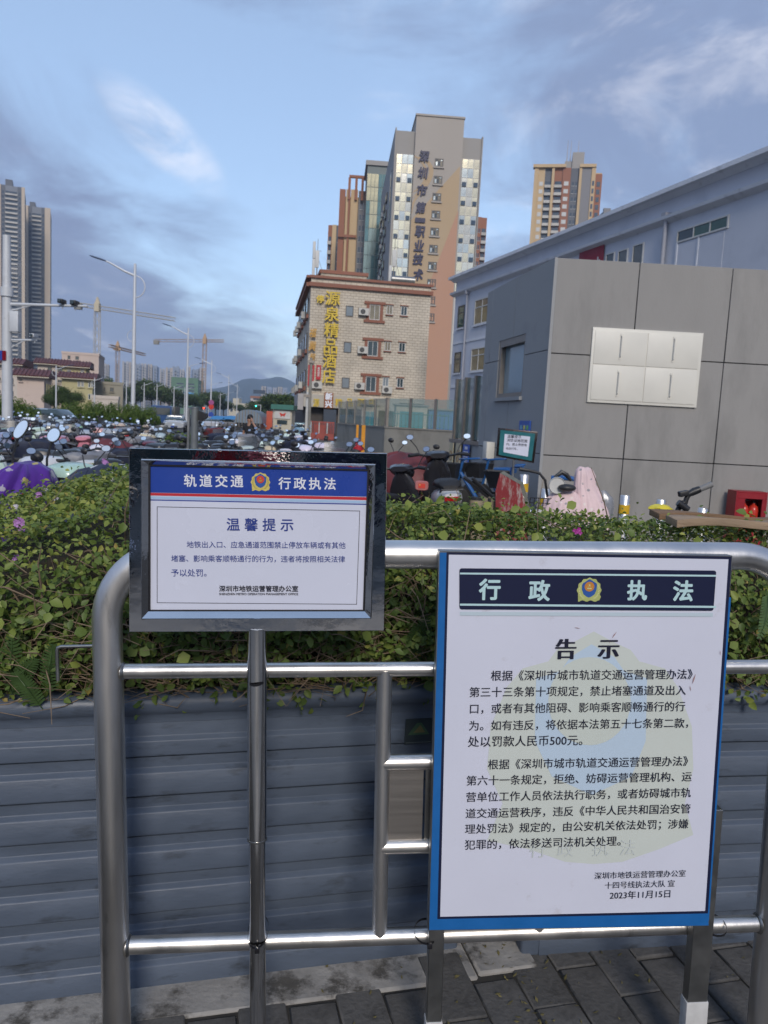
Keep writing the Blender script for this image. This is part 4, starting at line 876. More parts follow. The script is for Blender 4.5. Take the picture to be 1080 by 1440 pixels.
box(0, WH, 0, 21, zs_b, ZH-.1).build('wall', MHB, ht); box(.02, WH-.02, .3, 21, -.1, zs_b-.003).build('ground_floor', mat('shop_interior', (.07, .06, .055), .8, 0, .4, 1), ht)
def band(px, py0, py1, y0, nm, m_, xa=-.15, xb=None, par=None):
    z1, z0 = FH.uv(px, py0)[1], FH.uv(px, py1)[1]; xb = WH+.15 if xb is None else xb
    MB().box(xa, xb, -y0, -.003, z0, z1).build(nm, m_, par or ht); box(xa-.25, xa-.003+.15-.003, -.002, 21, z0, z1).build(nm, m_, par or ht); return z0, z1
band(470, 389.5, 393, .22, 'parapet_trim', MTERR); band(470, 399.5, 405, .30, 'eaves_trim', MTERR)
xa, xb = FH.uv(456, 385)[0], FH.uv(524, 385)[0]; zp = FH.uv(490, 379)[1]
box(xa, xb, 4, 9, ZH-.1, zp+.25).build('roof_hut', MHB, ht); box(xa-.15, xb+.15, 3.85, 9.1, zp+.25, zp+.55).build('roof_trim', MTERR, ht)
def hotwin(x0, y0, x1, y1, trim=True, cols=2, gm=MDGLASS, fm=MWFR, big=False):
    a, b_, c, d = FH.rect(x0, y0, x1, y1); wn_ = window(ht, a, b_, c, d, fm, gm, cols, 1, .06, y=-.005)
    if trim:
        e = .28 if big else .08; k = .42 if big else .14
        box(a-e-(.2 if big else .0), b_+e+(.2 if big else .0), -.16, -.003, d+.02, d+.02+k*.55).build('lintel', MTERR, wn_); box(a-e-(.2 if big else 0), b_+e+(.2 if big else 0), -.16, -.003, c-.02-k*.55, c-.02).build('window_sill', MTERR, wn_)
        if big:
            for u, v in ((a-e, a-.02), (b_+.02, b_+e)): box(u, v, -.10, -.003, c-.018, d+.018).build('jamb', MTERR, wn_)
    return wn_
for y_, gl in ((440, MTANG), (491, MDGLASS), (541, MDGLASS)):
    dx = (y_-440)*-.055
    hotwin(519.5+dx, y_-11.5, 534+dx, y_+10, True, 2, gl, MWFR, True)
    hotwin(543.5+dx, y_-10.5, 552+dx, y_+2.5, True, 2, MSKYG if y_ > 500 else MTANG); hotwin(563.5+dx, y_-9, 572.5+dx, y_+4, True, 2, MDGLASS)
    hotwin(486+dx, y_-10, 497+dx, y_+5, False, 1, MSKYG, MWFD)
def acunit(px, py, lb):
    x, z = FH.uv(px, py); t = thing('air_conditioner', lb, 'air conditioner', FH.M @ Matrix.Translation((x, -.05, z-.3)), 'air conditioners on the hotel')
    box(-.45, .45, -.35, 0, 0, .6).build('casing', MAC, t); MB().lathe([(.22, -.352), (.22, -.365), (.001, -.366)], 16, (-.08, 0, .3), 'Y').build('fan_grille', MACD, t); box(-.4, .4, -.3, .04, -.05, -.004).build('bracket', MACD, t)
for px, py, lb in ((511, 439, 'air conditioner beside the top big window of the hotel'), (509.5, 492.5, 'air conditioner beside the middle big window of the hotel'), (505, 543, 'air conditioner beside the lowest big window of the hotel'), (543.5, 548.5, 'air conditioner below the small window right of the lowest big window'), (445.5, 541.5, 'air conditioner under the red banners at the hotel corner')): acunit(px, py, lb)
# side windows, trims and air conditioners down the receding left wall
for j, zz in enumerate((4.3, 7.6, 10.7)):
    for k in range(5):
        y_ = 2.0+k*4.0
        f = box(-.12, -.003, y_, y_+1.6, zz, zz+1.5).build('window', MWFD, ht); box(-.135, -.121, y_+.1, y_+1.5, zz+.1, zz+1.4).build('pane', MDGLASS, f)
        box(-.2, -.003, y_-.3, y_+1.9, zz-.35, zz-.01).build('window_sill', MTERR, f)
        if (j+k) % 2 == 0 or k > 2:
            t = thing('air_conditioner', f"air conditioner on the hotel left wall, {('lowest', 'middle', 'top')[j]} row, {('first', 'second', 'third', 'fourth', 'fifth')[k]} from the corner", 'air conditioner', FH.M @ Matrix.Translation((-.2, y_+2.5, zz-.1)), 'air conditioners down the side of the hotel'); box(-.35, 0, -.45, .45, 0, .6).build('casing', MAC, t); MB().lathe([(.2, -.352), (.001, -.36)], 12, (0, 0, .3), 'X').build('fan_grille', MACD, t)
# lettering: each sign character a channel letter
MYLET = mat('yellow_letter', (.62, .44, .03), .4, 0, .1, 1); MGLET = mat('gold_letter', (.55, .30, .05), .4, 0, .1, 1)
vs_ = thing('hotel_lettering', 'tall vertical yellow characters spelling the hotel name on the brick wall', 'sign', FH.M)
def chan(s_, par, m_, x0, x1, y0, y1, fr, yl, dep, bold=.03, shear=0.0):
    a, b_, c, d = fr.rect(x0, y0, x1, y1); return text(s_, par, m_, a, b_, (c+d)/2, yl, name='letter', bold=bold, h=d-c, depth=dep, shear=shear)
for s_, x0, y0, x1, y1 in (('源', 456.8, 411, 478, 430), ('泉', 456, 432.5, 476.8, 452), ('精', 455.4, 454.5, 475.8, 474.5), ('品', 454.8, 477.5, 474, 497.5), ('酒', 453.5, 498.5, 472.5, 517.5), ('店', 452.5, 519.5, 471.5, 539)): chan(s_, vs_, MYLET, x0, x1, y0, y1, FH, -.25, .18, .014)
t = thing('small_sign_character', 'small yellow character left of the top of the vertical hotel name', 'sign', FH.M); chan('停', t, MYLET, 444.5, 455.5, 416, 426.5, FH, -.2, .12)
t = thing('gold_lettering', 'gold calligraphic characters at the hotel corner above the red banners', 'sign', FH.M)
for s_, x0, y0, x1, y1 in (('福', 434.5, 462.5, 445, 475), ('興', 433.5, 480.5, 444, 494), ('居', 434, 498, 443, 511)): chan(s_, t, MGLET, x0, x1, y0, y1, FH, -.3, .14, .014, .2)
MRB = mat('red_banner_cloth', (.42, .02, .03), .6, 0, .1, 1)
for x0, x1, y1, tx, lb in ((433, 441.5, 543, '招租', 'tall red vertical banner with white characters at the hotel corner'), (444.5, 451, 534, '住宿', 'narrow pale red-edged banner right of the tall red one')):
    a, b_, c, d = FH.rect(x0, 513.5, x1, y1); t = thing('vertical_banner', lb, 'banner', FH.M); box(a, b_, -.22, -.10, c, d).build('panel', MRB, t)
    if tx == '住宿': box(a+.12, b_-.12, -.225, -.2205, c+.25, d-.2).build('inlay', MWFR, t)
    for k, ch in enumerate('住宿休闲' if tx == '住宿' else '钟点房空调'):
        hh = (d-c-.5)/(4 if tx == '住宿' else 5); text(ch, t, MRB if tx == '住宿' else MWFR, a+.15, b_-.15, d-.3-hh*(k+.5), -.2265, bold=.03)
# shop fascia
zf1, zf0 = FH.uv(480, 557)[1], FH.uv(480, 574.5)[1]
fs_ = thing('shop_fascia', 'off-white fascia with yellow characters above the hotel ground floor', 'sign', FH.M)
xe = FH.uv(640, 560)[0]
box(-.3, FH.uv(560, 560)[0], -.8, -.005, zf0, zf1).build('panel', mat('fascia', (.42, .39, .33), .6, 0, .12, 1.5), fs_); box(-.8, -.31, -.7, 6, zf0-.3, zf1).build('side_panel', mat('fascia_side', (.36, .34, .33), .6, 0, .2, 1.5), fs_)
for s_, x0, x1 in (('源', 439.5, 448), ('精', 470, 480), ('品', 485.5, 494.5), ('酒', 500.5, 511), ('店', 516.5, 525)): chan(s_, fs_, MYLET, x0, x1, 561, 572, FH, -.805, .08, .014)
a, b_, c, d = FH.rect(454.5, 552.5, 467, 574); t = thing('brown_sign', 'brown sign with white characters hung across the hotel fascia', 'sign', FH.M)
box(a, b_, -1.05, -.90, c, d).build('panel', mat('brown_board', (.26, .085, .025), .6), t); hh = (d-c)/2
text('新', t, MWT, a+.08, b_-.08, d-hh*.5, -1.056, bold=.04); text('兴', t, MWT, a+.08, b_-.08, d-hh*1.5, -1.056, bold=.04)
a, b_, c, d = FH.rect(453.5, 576, 471, 606); t = thing('shop_board', 'dark blue board under the brown sign', 'board', FH.M); box(a, b_, -.95, -.85, .2, d).build('panel', mat('board_blue', (.035, .05, .075), .5), t)
# entrance gate, canopy pieces, wires
a = FH.uv(435, 600)[0]; b_ = FH.uv(466, 600)[0]; zt2 = FH.uv(450, 592.5)[1]
t = thing('site_gate', 'rusty red and white railing gate in front of the hotel shops', 'gate', FH.M @ Matrix.Translation((0, -2.2, 0)))
MRUST = mat('rusty_red', (.30, .06, .045), .6, 0, .3, 3)
for k in range(15): x = a+(b_-a)*k/14; box(x-.04, x+.04, -.03, .03, 0, zt2).build('bar', MRUST if k % 5 else MWFR, t)
for z in (.1, zt2-.1): box(a, b_, -.035, .035, z, z+.09).build('rail', MRUST, t)
box(a+.3, a+1.2, .04, .08, .2, zt2-.3).build('sheet', MRUST, t)
# timber-look pole and white pole at the hotel corner
for px, py0, Y, rr, lb, m_ in ((435, 503, 60, .13, 'grey utility pole in front of the hotel corner', MCONC2), (431.5, 551, 58, .11, 'short white pole beside the utility pole at the hotel corner', MWFR)):
    q = P(px, 600, Y); zt3 = P(px, py0, Y).z; t = thing('utility_pole', lb, 'pole', TR(q.x-.05, Y), 'poles by the hotel'); MB().tube([(0, 0, 0), (.0, 0, zt3)], [rr*1.15, rr*.8], 10).build('shaft', m_, t, smooth=True)
    box(-.25, .25, -.2, -.12, zt3-.4, zt3-.2).build('bracket', MALU, t)
# roof things: antenna masts, solar water heater
def mast(px, pyt, pyb, lb, n=3):
    zt3 = FH.uv(px, pyt, 3)[1]; x = FH.uv(px, pyb, 3)[0]; t = thing('antenna_mast', lb, 'antenna', FH.M @ Matrix.Translation((x, 3, 0)), 'phone masts on the hotel roof')
    MB().tube([(0, 0, ZH), (0, 0, zt3)], [.06, .02], 8).build('pole', MALU, t)
    for k in range(n): z = ZH+.4+(zt3-ZH)*.62*k/n; m = MB().box(-.45+.25*(k % 2), -.2+.35*(k % 2), -.2, 0, z, z+1.5); m.build('antenna_panel', MWFR, t, bev=.03)
    MB().tube([(0, 0, zt3-1.5), (.9, .5, ZH+.1)], .02, 5).build('guy_wire', MALU, t); MB().tube([(0, 0, zt3-1.0), (.35, 0, zt3-1.05)], .02, 5).build('arm', MALU, t)
mast(445.5, 336, 383, 'white antenna mast at the left corner of the hotel roof'); mast(553, 331, 392, 'antenna mast beside the roof water heater', 2)
x, z = FH.uv(567, 389, 2); t = thing('water_heater', 'silver solar water heater tank on the hotel roof', 'water heater', FH.M @ Matrix.Translation((x, 2, ZH)))
MB().lathe([(.001, -1.1), (.33, -1.08), (.33, 1.08), (.001, 1.1)], 16, (0, 0, .55), 'X').build('tank', MSTEEL2, t, smooth=True)
for k in range(9): MB().tube([(-.9+k*.225, -.1, .5), (-.9+k*.225, -1.0, -.1)], .04, 6).build('tube', MDGLASS, t)

# ================================================================== street hydrant by the wall
q = P(504.5, 620, 22); t = thing('fire_hydrant', 'red street hydrant in front of the concrete base wall', 'hydrant', TR(q.x, 22))
z1 = P(504.5, 618.5, 22).z; MHY = mat('hydrant_red', (.40, .02, .03), .4, 0, .1)
MB().lathe([(.13, 0), (.13, .06), (.085, .08), (.085, z1-.3), (.15, z1-.29), (.15, z1-.2), (.10, z1-.18), (.09, z1-.06), (.04, z1), (.001, z1)], 16).build('barrel', MHY, t, smooth=True)
m = MB(); m.lathe([(.05, -.16), (.05, .16)], 10, (0, 0, z1-.4), 'X'); m.build('outlet', MHY, t)
t = thing('yellow_guard', 'yellow hoop guard standing behind the red hydrant', 'guard post', TR(q.x-.02, 23.0))
zt4 = P(504, 597.5, 23).z; MYG = mat('guard_yellow', (.62, .26, .01), .5)
for xx, w_ in ((-.07, .035), (.11, .055)): box(xx-w_, xx+w_, -.05, .05, 0, zt4).build('post', MYG, t)

# ================================================================== school tower
MTAUPE = mat('taupe_tile', (.36, .325, .285), .7, 0, .05, .12); MPEACH = mat('peach_mural', (.44, .25, .165), .7, 0, .05, .12); MTAN = mat('tan_mural', (.42, .31, .19), .7, 0, .05, .12); MTAUPE2 = mat('grey_taupe_tile', (.30, .285, .265), .7, 0, .06, .12)
MGOLDSKY = []  # warm tints paint the mirrored golden sky into the panes
for k, c in enumerate(((.60, .58, .50), (.72, .66, .48), (.50, .54, .52), (.66, .60, .44))):
    MGOLDSKY.append(mat('mirror_glass', c, .13, .75, .22, .35, 0.02, .25))
MBLK = mat('open_sash', (.05, .08, .12), .15, .2, .2)
T0 = P(557, 590, 160); FT = Frame((T0.x, 160, 0), R(4.0))
sct = thing('school_tower', 'tall school tower with blue calligraphy, mirror glass strips and a peach and tan mural', 'building', FT.M)
X = lambda px, py=400: FT.uv(px, py)[0]
Z = lambda py, px=600: FT.uv(px, py)[1]
xa = FT.uv(557, 200)[0]; xb = FT.uv(580.5, 250)[0]; xc = FT.uv(647, 250)[0]; xd = FT.uv(673.5, 260)[0]
z1, z2, z3 = Z(184, 568), Z(168, 615), Z(194, 660)
print('tower', xa, xb, xc, xd, z1, z2, z3)
MB().box(xb, xc, -1.2, 20, 0, z2).build('wall', MTAUPE, sct); MB().box(xa, xb-.004, 0, 46, 0, z1).build('wall', MTAUPE2, sct); MB().box(xc+.004, xd, 0, 30, 0, z3).build('wall', MTAUPE2, sct)
for a, b_, zt3, dep in ((xa-.25, xa, z1+.4, 46), (xd, xd+.25, z3+.3, 30)): MB().box(a, b_, -.4, dep, 0, zt3).build('fin', MTAUPE2, sct)
box(xb-.15, xc+.15, -1.4, 20, z2, z2+.35).build('parapet', MTAUPE, sct)
# mural shapes painted on the centre face
def mural(pts, y, m_): return MB().flat([FT.uv(a, b_, y)for a, b_ in pts], y).build('mural', m_, sct)
C4 = lambda x, y: (400+x/3.6, 140+y/3.6)
cl = lambda px, py: px
def edgeL(py): return FT.uv(0, py)[1]
ym = -1.215
def clipx(pts, y):
    out = []
    for a, b_ in pts:
        u, v = FT.uv(a, b_, y); out.append((min(max(u, xb+.03), xc-.03), v))
    return out
def mur(pts, y, m_, nm='mural'): return MB().flat(clipx(pts, y), y).build(nm, m_, sct)
mur([C4(*q) for q in ((890, 335), (640, 610), (600, 760), (580, 1600), (870, 1600))], ym, MTAN)
mur([C4(*q) for q in ((880, 560), (600, 1250), (570, 1650), (870, 1650))], ym-.01, MPEACH)
def swoosh(ctrl, w0, y, m_):
    m = MB(); n = 14; L_, R_ = [], []
    for k in range(n+1):
        t = k/n; p_ = Vector(ctrl[0])*(1-t)**3+Vector(ctrl[1])*3*t*(1-t)**2+Vector(ctrl[2])*3*t*t*(1-t)+Vector(ctrl[3])*t**3
        t2 = min(1, t+.01); p2 = Vector(ctrl[0])*(1-t2)**3+Vector(ctrl[1])*3*t2*(1-t2)**2+Vector(ctrl[2])*3*t2*t2*(1-t2)+Vector(ctrl[3])*t2**3
        d = (p2-p_); d = d.normalized() if d.length > 1e-6 else Vector((0, 1)); nn_ = Vector((-d.y, d.x)); w_ = w0*(.25+math.sin(math.pi*t))
        L_.append(tuple(p_+nn_*w_)); R_.append(tuple(p_-nn_*w_))
    a = clipx([C4(*q) for q in L_], y); b_ = clipx([C4(*q) for q in R_], y)
    for k in range(n): m.flat([a[k], a[k+1], b_[k+1], b_[k]], y)
    m.build('mural', m_, sct)
swoosh([(655, 290), (790, 300), (760, 430), (640, 500)], 9, ym-.02, MTAN); swoosh([(650, 280), (760, 340), (720, 450), (640, 470)], 6, ym-.03, MTAN); swoosh([(700, 470), (650, 500), (640, 540), (635, 640)], 5, ym-.02, MTAN)
lt_ = [('深', 703, 300), ('圳', 697, 383), ('市', 694, 470), ('第', 687, 557), ('一', 683, 620), ('职', 682, 677), ('业', 677, 747), ('技', 672, 815), ('术', 672, 893)]
MNAVYL = mat('navy_letter', (.004, .006, .05), .5, 0, .05)
tl = thing('tower_lettering', 'column of large dark blue brush characters on the school tower', 'sign', FT.M)
for s_, cx, cy in lt_:
    a, b_ = C4(cx-26, cy-(27 if s_ != '一' else 6)), C4(cx+26, cy+(27 if s_ != '一' else 6)); chan(s_, tl, MNAVYL, a[0], b_[0], a[1], b_[1], FT, -1.4, .1, .035, .12)
for cx, cy in ((783, 320), (777, 408), (771, 495), (766, 583), (760, 670), (754, 757), (749, 843), (744, 930), (741, 1017), (737, 1103)):
    a, b_ = C4(cx-22, cy-21), C4(cx+22, cy+21); u0, u1, v0, v1 = FT.rect(a[0], a[1], b_[0], b_[1], -1.2); window(sct, u0, u1, v0, v1, MWFD, [MGOLDSKY[2], MDGLASS, MTANG], 3, 2, .22, y=-1.205)
    box(u0-.2, u1+.2, -1.5, -1.27, v0-.3, v0-.02).build('window_sill', MTAUPE, sct)
# mirror glass strips: every pane its own piece
fh = 3.62; random.seed(3)
for xs0, xs1, nc_, zt3 in ((xa+.25, xb-.1, 3, Z(217, 568)), (xc+.25, xd-.15, 3, Z(224, 660))):
    box(xs0, xs1, -.06, -.004, 14, zt3).build('curtain_frame', MWFR, sct); pw = (xs1-xs0)/nc_
    zz = zt3; r_ = 0; me_ = [MB().box(.06, pw-.06, -.12, -.062, .06, fh/2-.06).mesh('pane', MGOLDSKY[k]) for k in range(4)]
    while zz-fh/2 > 26:
        for c in range(nc_):
            o = link('pane', me_[random.choice((0, 1, 1, 3, 2))], sct); o.matrix_local = Matrix.Translation((xs0+pw*c, 0, zz-fh/2)) @ Matrix.Rotation(R(random.uniform(-.7, .7)), 4, 'Z') @ Matrix.Rotation(R(random.uniform(-.8, .8)), 4, 'X')
        if r_ % 2 == 0 and r_ > 0:
            for c in (range(nc_) if random.random() < .5 else (0, nc_-1)):
                if c % 2 == 0: box(xs0+pw*c+.15, xs0+pw*(c+1)-.15, -.34, -.14, zz-fh/2+.15, zz-fh/2+.95).build('open_sash', MBLK, sct)
        zz -= fh/2; r_ += 1
# receding left face: bays and air conditioners
for k in range(16):
    z_ = z1-9-k*3.6
    for y_ in (16, 24, 33, 40):
        f = box(xa-.55, xa-.252, y_, y_+3.0, z_, z_+1.7).build('window', MWFD, sct); box(xa-.57, xa-.552, y_+.2, y_+2.8, z_+.2, z_+1.5).build('pane', MDGLASS, f)
    box(xa-.9, xa-.252, 28, 29.4, z_-.4, z_+.5).build('ac_shelf', MAC, sct)
box(xa-.34, xa-.252, 5, 7.5, z1-16, z1-6).build('stair_glazing', MSKYG, sct)
# glass annexe behind on the left
gx0 = FT.uv(514, 300, 60)[0]; gx1 = FT.uv(541, 300, 60)[0]; gz = FT.uv(527, 233, 60)[1]
an = thing('glass_tower', 'narrow green glass tower wing left behind the school tower', 'building', FT.M @ Matrix.Translation((0, 60, 0)))
box(gx0, gx1, 0, 14, 0, gz).build('wall', mat('annexe_core', (.10, .13, .13), .5), an); box(gx0-.5, gx1+.3, -.5, 14, gz, gz+1.2).build('roof', MTAUPE2, an)
nr = int(gz/3.6); pn = [box(.05, (gx1-gx0)/5-.05, -.1, -.01, .08, 3.5).mesh('pane', m_) for m_ in (mat('annexe_glass', (.22, .27, .24), .12, .7, .3, .3), mat('annexe_glass_dark', (.10, .17, .17), .12, .7, .3, .3), mat('annexe_glass_warm', (.36, .33, .22), .15, .7, .3, .3))]
for i in range(nr):
    for j in range(5):
        o = link('pane', pn[(2 if (j < 3 and i > nr-5) else 0 if j < 3 else 1) if random.random() < .75 else 1], an); o.matrix_local = Matrix.Translation((gx0+(gx1-gx0)/5*j, 0, i*3.6+.2))

# ================================================================== towers and flats in the distance
def flat_tower(px0, px1, pyt, Y, yaw, dep, label, cfg, body, trims, wins, name='apartment_tower', kstory=3.0, group='distant apartment towers', extra=None, cat='tower', zb=0):
    """cfg: list of bays (relative start, relative end, projection, material index, kind); kind: 'b' balconies, 'w' windows, 's' slits, '' blank"""
    q = P(px0, pyt, Y); Fr = Frame((q.x, Y, 0), yaw); W = Fr.uv(px1, pyt)[0]; H = Fr.uv((px0+px1)/2, pyt)[1]
    t = thing(name, label, cat, Fr.M, group); n = int((H-6)/kstory)
    box(.2, W-.2, 1.0, dep, zb, H-1.5).build('wall', body[0], t)
    st = MB(); gl = MB(); fr = MB()
    for a, b_, pr, mi, kd in cfg:
        x0, x1 = a*W, b_*W; hh = H - (0 if pr > 0 else 2.2); box(x0+.02, x1-.02, 1-pr-1.0, .99, zb, hh).build('bay', body[mi], t)
        y = -pr
        for k in range(n):
            z = zb+4+k*kstory
            if z+kstory > hh: break
            if kd == 'b':
                gl.box(x0+.3, x1-.3, y-.02, y-.003, z+.2, z+kstory-.45); st.box(x0+.1, x1-.1, y-1.1, y-.0205, z-.15, z+.05); st.box(x0+.1, x1-.1, y-1.1, y-1.0, z+.051, z+.95)
            elif kd == 'w':
                for u in (.2, .6): gl.box(x0+(x1-x0)*u, x0+(x1-x0)*(u+.26), y-.06, y-.003, z+.8, z+2.3); fr.box(x0+(x1-x0)*u-.08, x0+(x1-x0)*(u+.26)+.08, y-.12, y-.065, z+.66, z+.79)
            elif kd == 's': gl.box(x0+(x1-x0)*.25, x1-(x1-x0)*.25, y-.06, y-.003, z+.5, z+2.4)
            elif kd == 'W':
                fr.box(x0+(x1-x0)*.22, x1-(x1-x0)*.22, y-.09, y-.003, z+.7, z+2.3)
    for m_, nm, mm in ((gl, 'window', wins), (st, 'balcony', trims), (fr, 'window_surround', MWFR)):
        if m_.v: o = m_.build(nm, mm, t); o['kind'] = 'stuff'
    # side walls get windows too
    sd_ = MB()
    for k in range(n):
        for u in np.arange(3, dep-3, 4.0):
            for xx, s_ in ((0, -1), (W, 1)): sd_.box(xx-.02 if s_ > 0 else xx+.15, xx-.15 if s_ > 0 else xx+.02, u, u+1.6, zb+4.6+k*kstory, zb+6.2+k*kstory)
    o = sd_.build('side_window', wins, t); o['kind'] = 'stuff'
    return t, W, H, Fr
MB1 = mat('tower_tan', (.50, .42, .33), .8, 0, .05, .05); MB2 = mat('tower_grey', (.20, .215, .24), .8, 0, .06, .05); MB3 = mat('tower_dark', (.11, .12, .14), .7, 0, .06, .05); MWD = mat('tower_window', (.055, .075, .105), .2, 0, .3, .2)
MSLAB = mat('balcony_slab', (.46, .44, .40), .8, 0, .3, .2)
cfgA = [(.0, .14, 0, 1, ''), (.14, .28, 1.4, 0, ''), (.28, .40, .7, 2, 's'), (.40, .78, .2, 1, 'b'), (.78, .90, .7, 2, 's'), (.90, 1.0, 1.4, 0, '')]
t, W, H, Fr = flat_tower(-12, 35, 261, 530, R(23), 22, 'tallest tan and grey apartment tower at the left edge', cfgA, (MB1, MB2, MB3), MSLAB, MWD)
box(W*.4, W*.62, 4, 16, H-1.49, H+5).build('roof_plant', MB3, t); box(W*.28, W*.90, -.8, -.71, H*.60, H*.66).build('refuge_floor', MB3, t)
t, W, H, Fr = flat_tower(31, 71, 291, 575, R(21), 22, 'slightly shorter tan and grey apartment tower second from the left edge', [(.0, .22, 1.4, 0, ''), (.22, .34, .7, 2, 's'), (.34, .68, .2, 1, 'b'), (.68, .80, .7, 2, 's'), (.80, 1.0, 1.4, 0, '')], (MB1, MB2, MB3), MSLAB, MWD)
box(W*.25, W*.45, 4, 16, H-1.49, H+4).build('roof_plant', MB3, t); box(W*.22, W*.80, -.8, -.71, H*.655, H*.72).build('refuge_floor', MB3, t)
# brown towers by the school tower
MBR = mat('tower_rust', (.29, .125, .075), .8, 0, .06, .05); MCRT = mat('tower_cream', (.52, .38, .22), .8, 0, .05, .05); MGRT = mat('tower_midgrey', (.22, .215, .22), .8, 0, .05, .05)
t, W, H, Fr = flat_tower(478, 516, 268, 230, R(3), 16, 'rust and cream apartment tower with an open roof frame left of the glass tower', [(0, .22, .8, 1, ''), (.24, .33, .9, 0, ''), (.33, .40, 1.6, 1, ''), (.41, .68, 1.0, 0, ''), (.70, 1.0, .2, 2, 'w')], (MCRT, MBR, MGRT), MSLAB, MWD)
m = MB()
for u in (.35, .60, .83, .98): m.box(W*u-.35, W*u+.35, -1.8, -1.2, H-3, H+3)
m.build('roof_frame', MBR, t)['kind'] = 'stuff'; box(W*.33, W, -1.9, -1.1, H+3, H+3.7).build('roof_beam', MBR, t)
for k in range(3): box(0, W*.68, -1.75, -1.65, H*(.40+.2*k), H*(.40+.2*k)+.7).build('trim_band', MBR, t)
flat_tower(462, 479, 317, 260, R(-6), 18, 'lower rust and dark apartment block left of the rust and cream tower', [(0, .35, .3, 1, 'b'), (.35, .7, .8, 0, ''), (.7, 1, .2, 2, 'w')], (MCRT, MBR, MB3), MSLAB, MWD)
flat_tower(664, 685, 306, 300, R(3), 16, 'small brick-red apartment tower right behind the school tower', [(0, .3, .5, 2, 'b'), (.3, .62, 1.0, 1, 'w'), (.62, 1.0, .3, 1, 'b')], (MCRT, MBR, MB3), MSLAB, MWD)
t, W, H, Fr = flat_tower(752, 848, 237, 330, R(-10), 24, 'cream, brick-red and grey apartment tower rising above the pale blue roof', [(0, .06, 1.2, 0, ''), (.06, .16, .6, 0, 'W'), (.16, .26, .2, 3, 'b'), (.26, .30, 1.4, 0, ''), (.30, .42, .3, 1, 'b'), (.42, .54, .9, 1, 'W'), (.54, .66, .2, 3, 'w'), (.66, .70, 1.4, 0, ''), (.70, .84, 1.0, 2, ''), (.84, .90, 1.4, 0, 's'), (.90, 1.0, .0, 1, 's')], (MCRT, MBR, MGRT, MB3), MSLAB, MWD)
box(W*.44, W*.60, 3, 14, H-1.49, H+3.8).build('roof_plant', MTAUPE2, t); box(W*.55, W*.72, 2, 12, H-1.49, H+7).build('roof_plant', MTAUPE2, t); box(-.6, W*.46, -1.9, 1, H, H+1.2).build('roof_trim', MCRT, t); box(W*.66, W*.90, -1.9, 1, H, H+1.2).build('roof_trim', MCRT, t)
for u in (.47, .52, .63): MB().tube([(W*u, 6, H+3), (W*u, 6, H+13)], [.2, .06], 5).build('antenna', MALU, t)
flat_tower(849, 859, 293, 420, R(2), 14, 'sliver of a grey rooftop just right of the cream and red tower', [(0, 1, .4, 0, 'w')], (MGRT,), MSLAB, MWD)
# pale towers far off on the skyline
MPT = mat('far_tower_pale', (.40, .38, .37), .85, 0, .05, .02); MPT2 = mat('far_tower_warm', (.42, .36, .29), .85, 0, .05, .02); MPT3 = mat('far_tower_blue', (.25, .29, .36), .85, 0, .05, .02)
random.seed(21)
far = [(140, 149, 511), (149.5, 153, 512), (163, 167, 509), (172, 181, 508), (182, 189, 509), (190, 198, 511), (199, 206, 511), (208, 214, 512), (216, 221, 514), (225, 232, 518), (233, 243, 517), (243, 252, 515), (253, 259, 519), (262, 268, 516), (271, 279, 519), (281, 288, 517), (368, 374, 543), (375.5, 382, 544), (384, 389, 545), (391, 397, 544), (398, 404, 545)]
wd = ['pale', 'cream', 'bluish']
for k, (a, b_, y_) in enumerate(far):
    Y = random.uniform(1150, 1500) if a < 300 else 1900; mm = (MPT, MPT2, MPT3)[k % 3]
    side = 'beyond the wooded rise' if a < 300 else 'beyond the far end of the road'
    nth = ('first', 'second', 'third', 'fourth', 'fifth', 'sixth', 'seventh', 'eighth', 'ninth', 'tenth', 'eleventh', 'twelfth', 'thirteenth', 'fourteenth', 'fifteenth', 'sixteenth'); lb = f'far {wd[k % 3]} tower {side}, {nth[k if a < 300 else k-16]} from the left'
    flat_tower(a, b_, y_, Y, R(random.uniform(8, 22)), 22, lb, [(0, .3, 1.5, 0, ''), (.3, .62, .0, 1, 'b'), (.62, 1, 1.5, 0, 's')], (mm, MPT3), MPT, MWD, group='far towers on the skyline', kstory=4.5)
t, W, H, Fr = flat_tower(241, 279, 531, 700, R(4), 30, 'low unfinished block wrapped in green netting and scaffolding beyond the trees', [(0, 1, .4, 0, 'w')], (mat('green_netting', (.10, .19, .12), .8, 0, .2, .1), MPT2), MPT2, MWD, group='far buildings', name='netted_building', cat='building')
box(W*.02, W*.85, -1.2, -.9, H*.42, H*.60).build('blue_banner', mat('far_banner', (.10, .33, .60), .6), t)

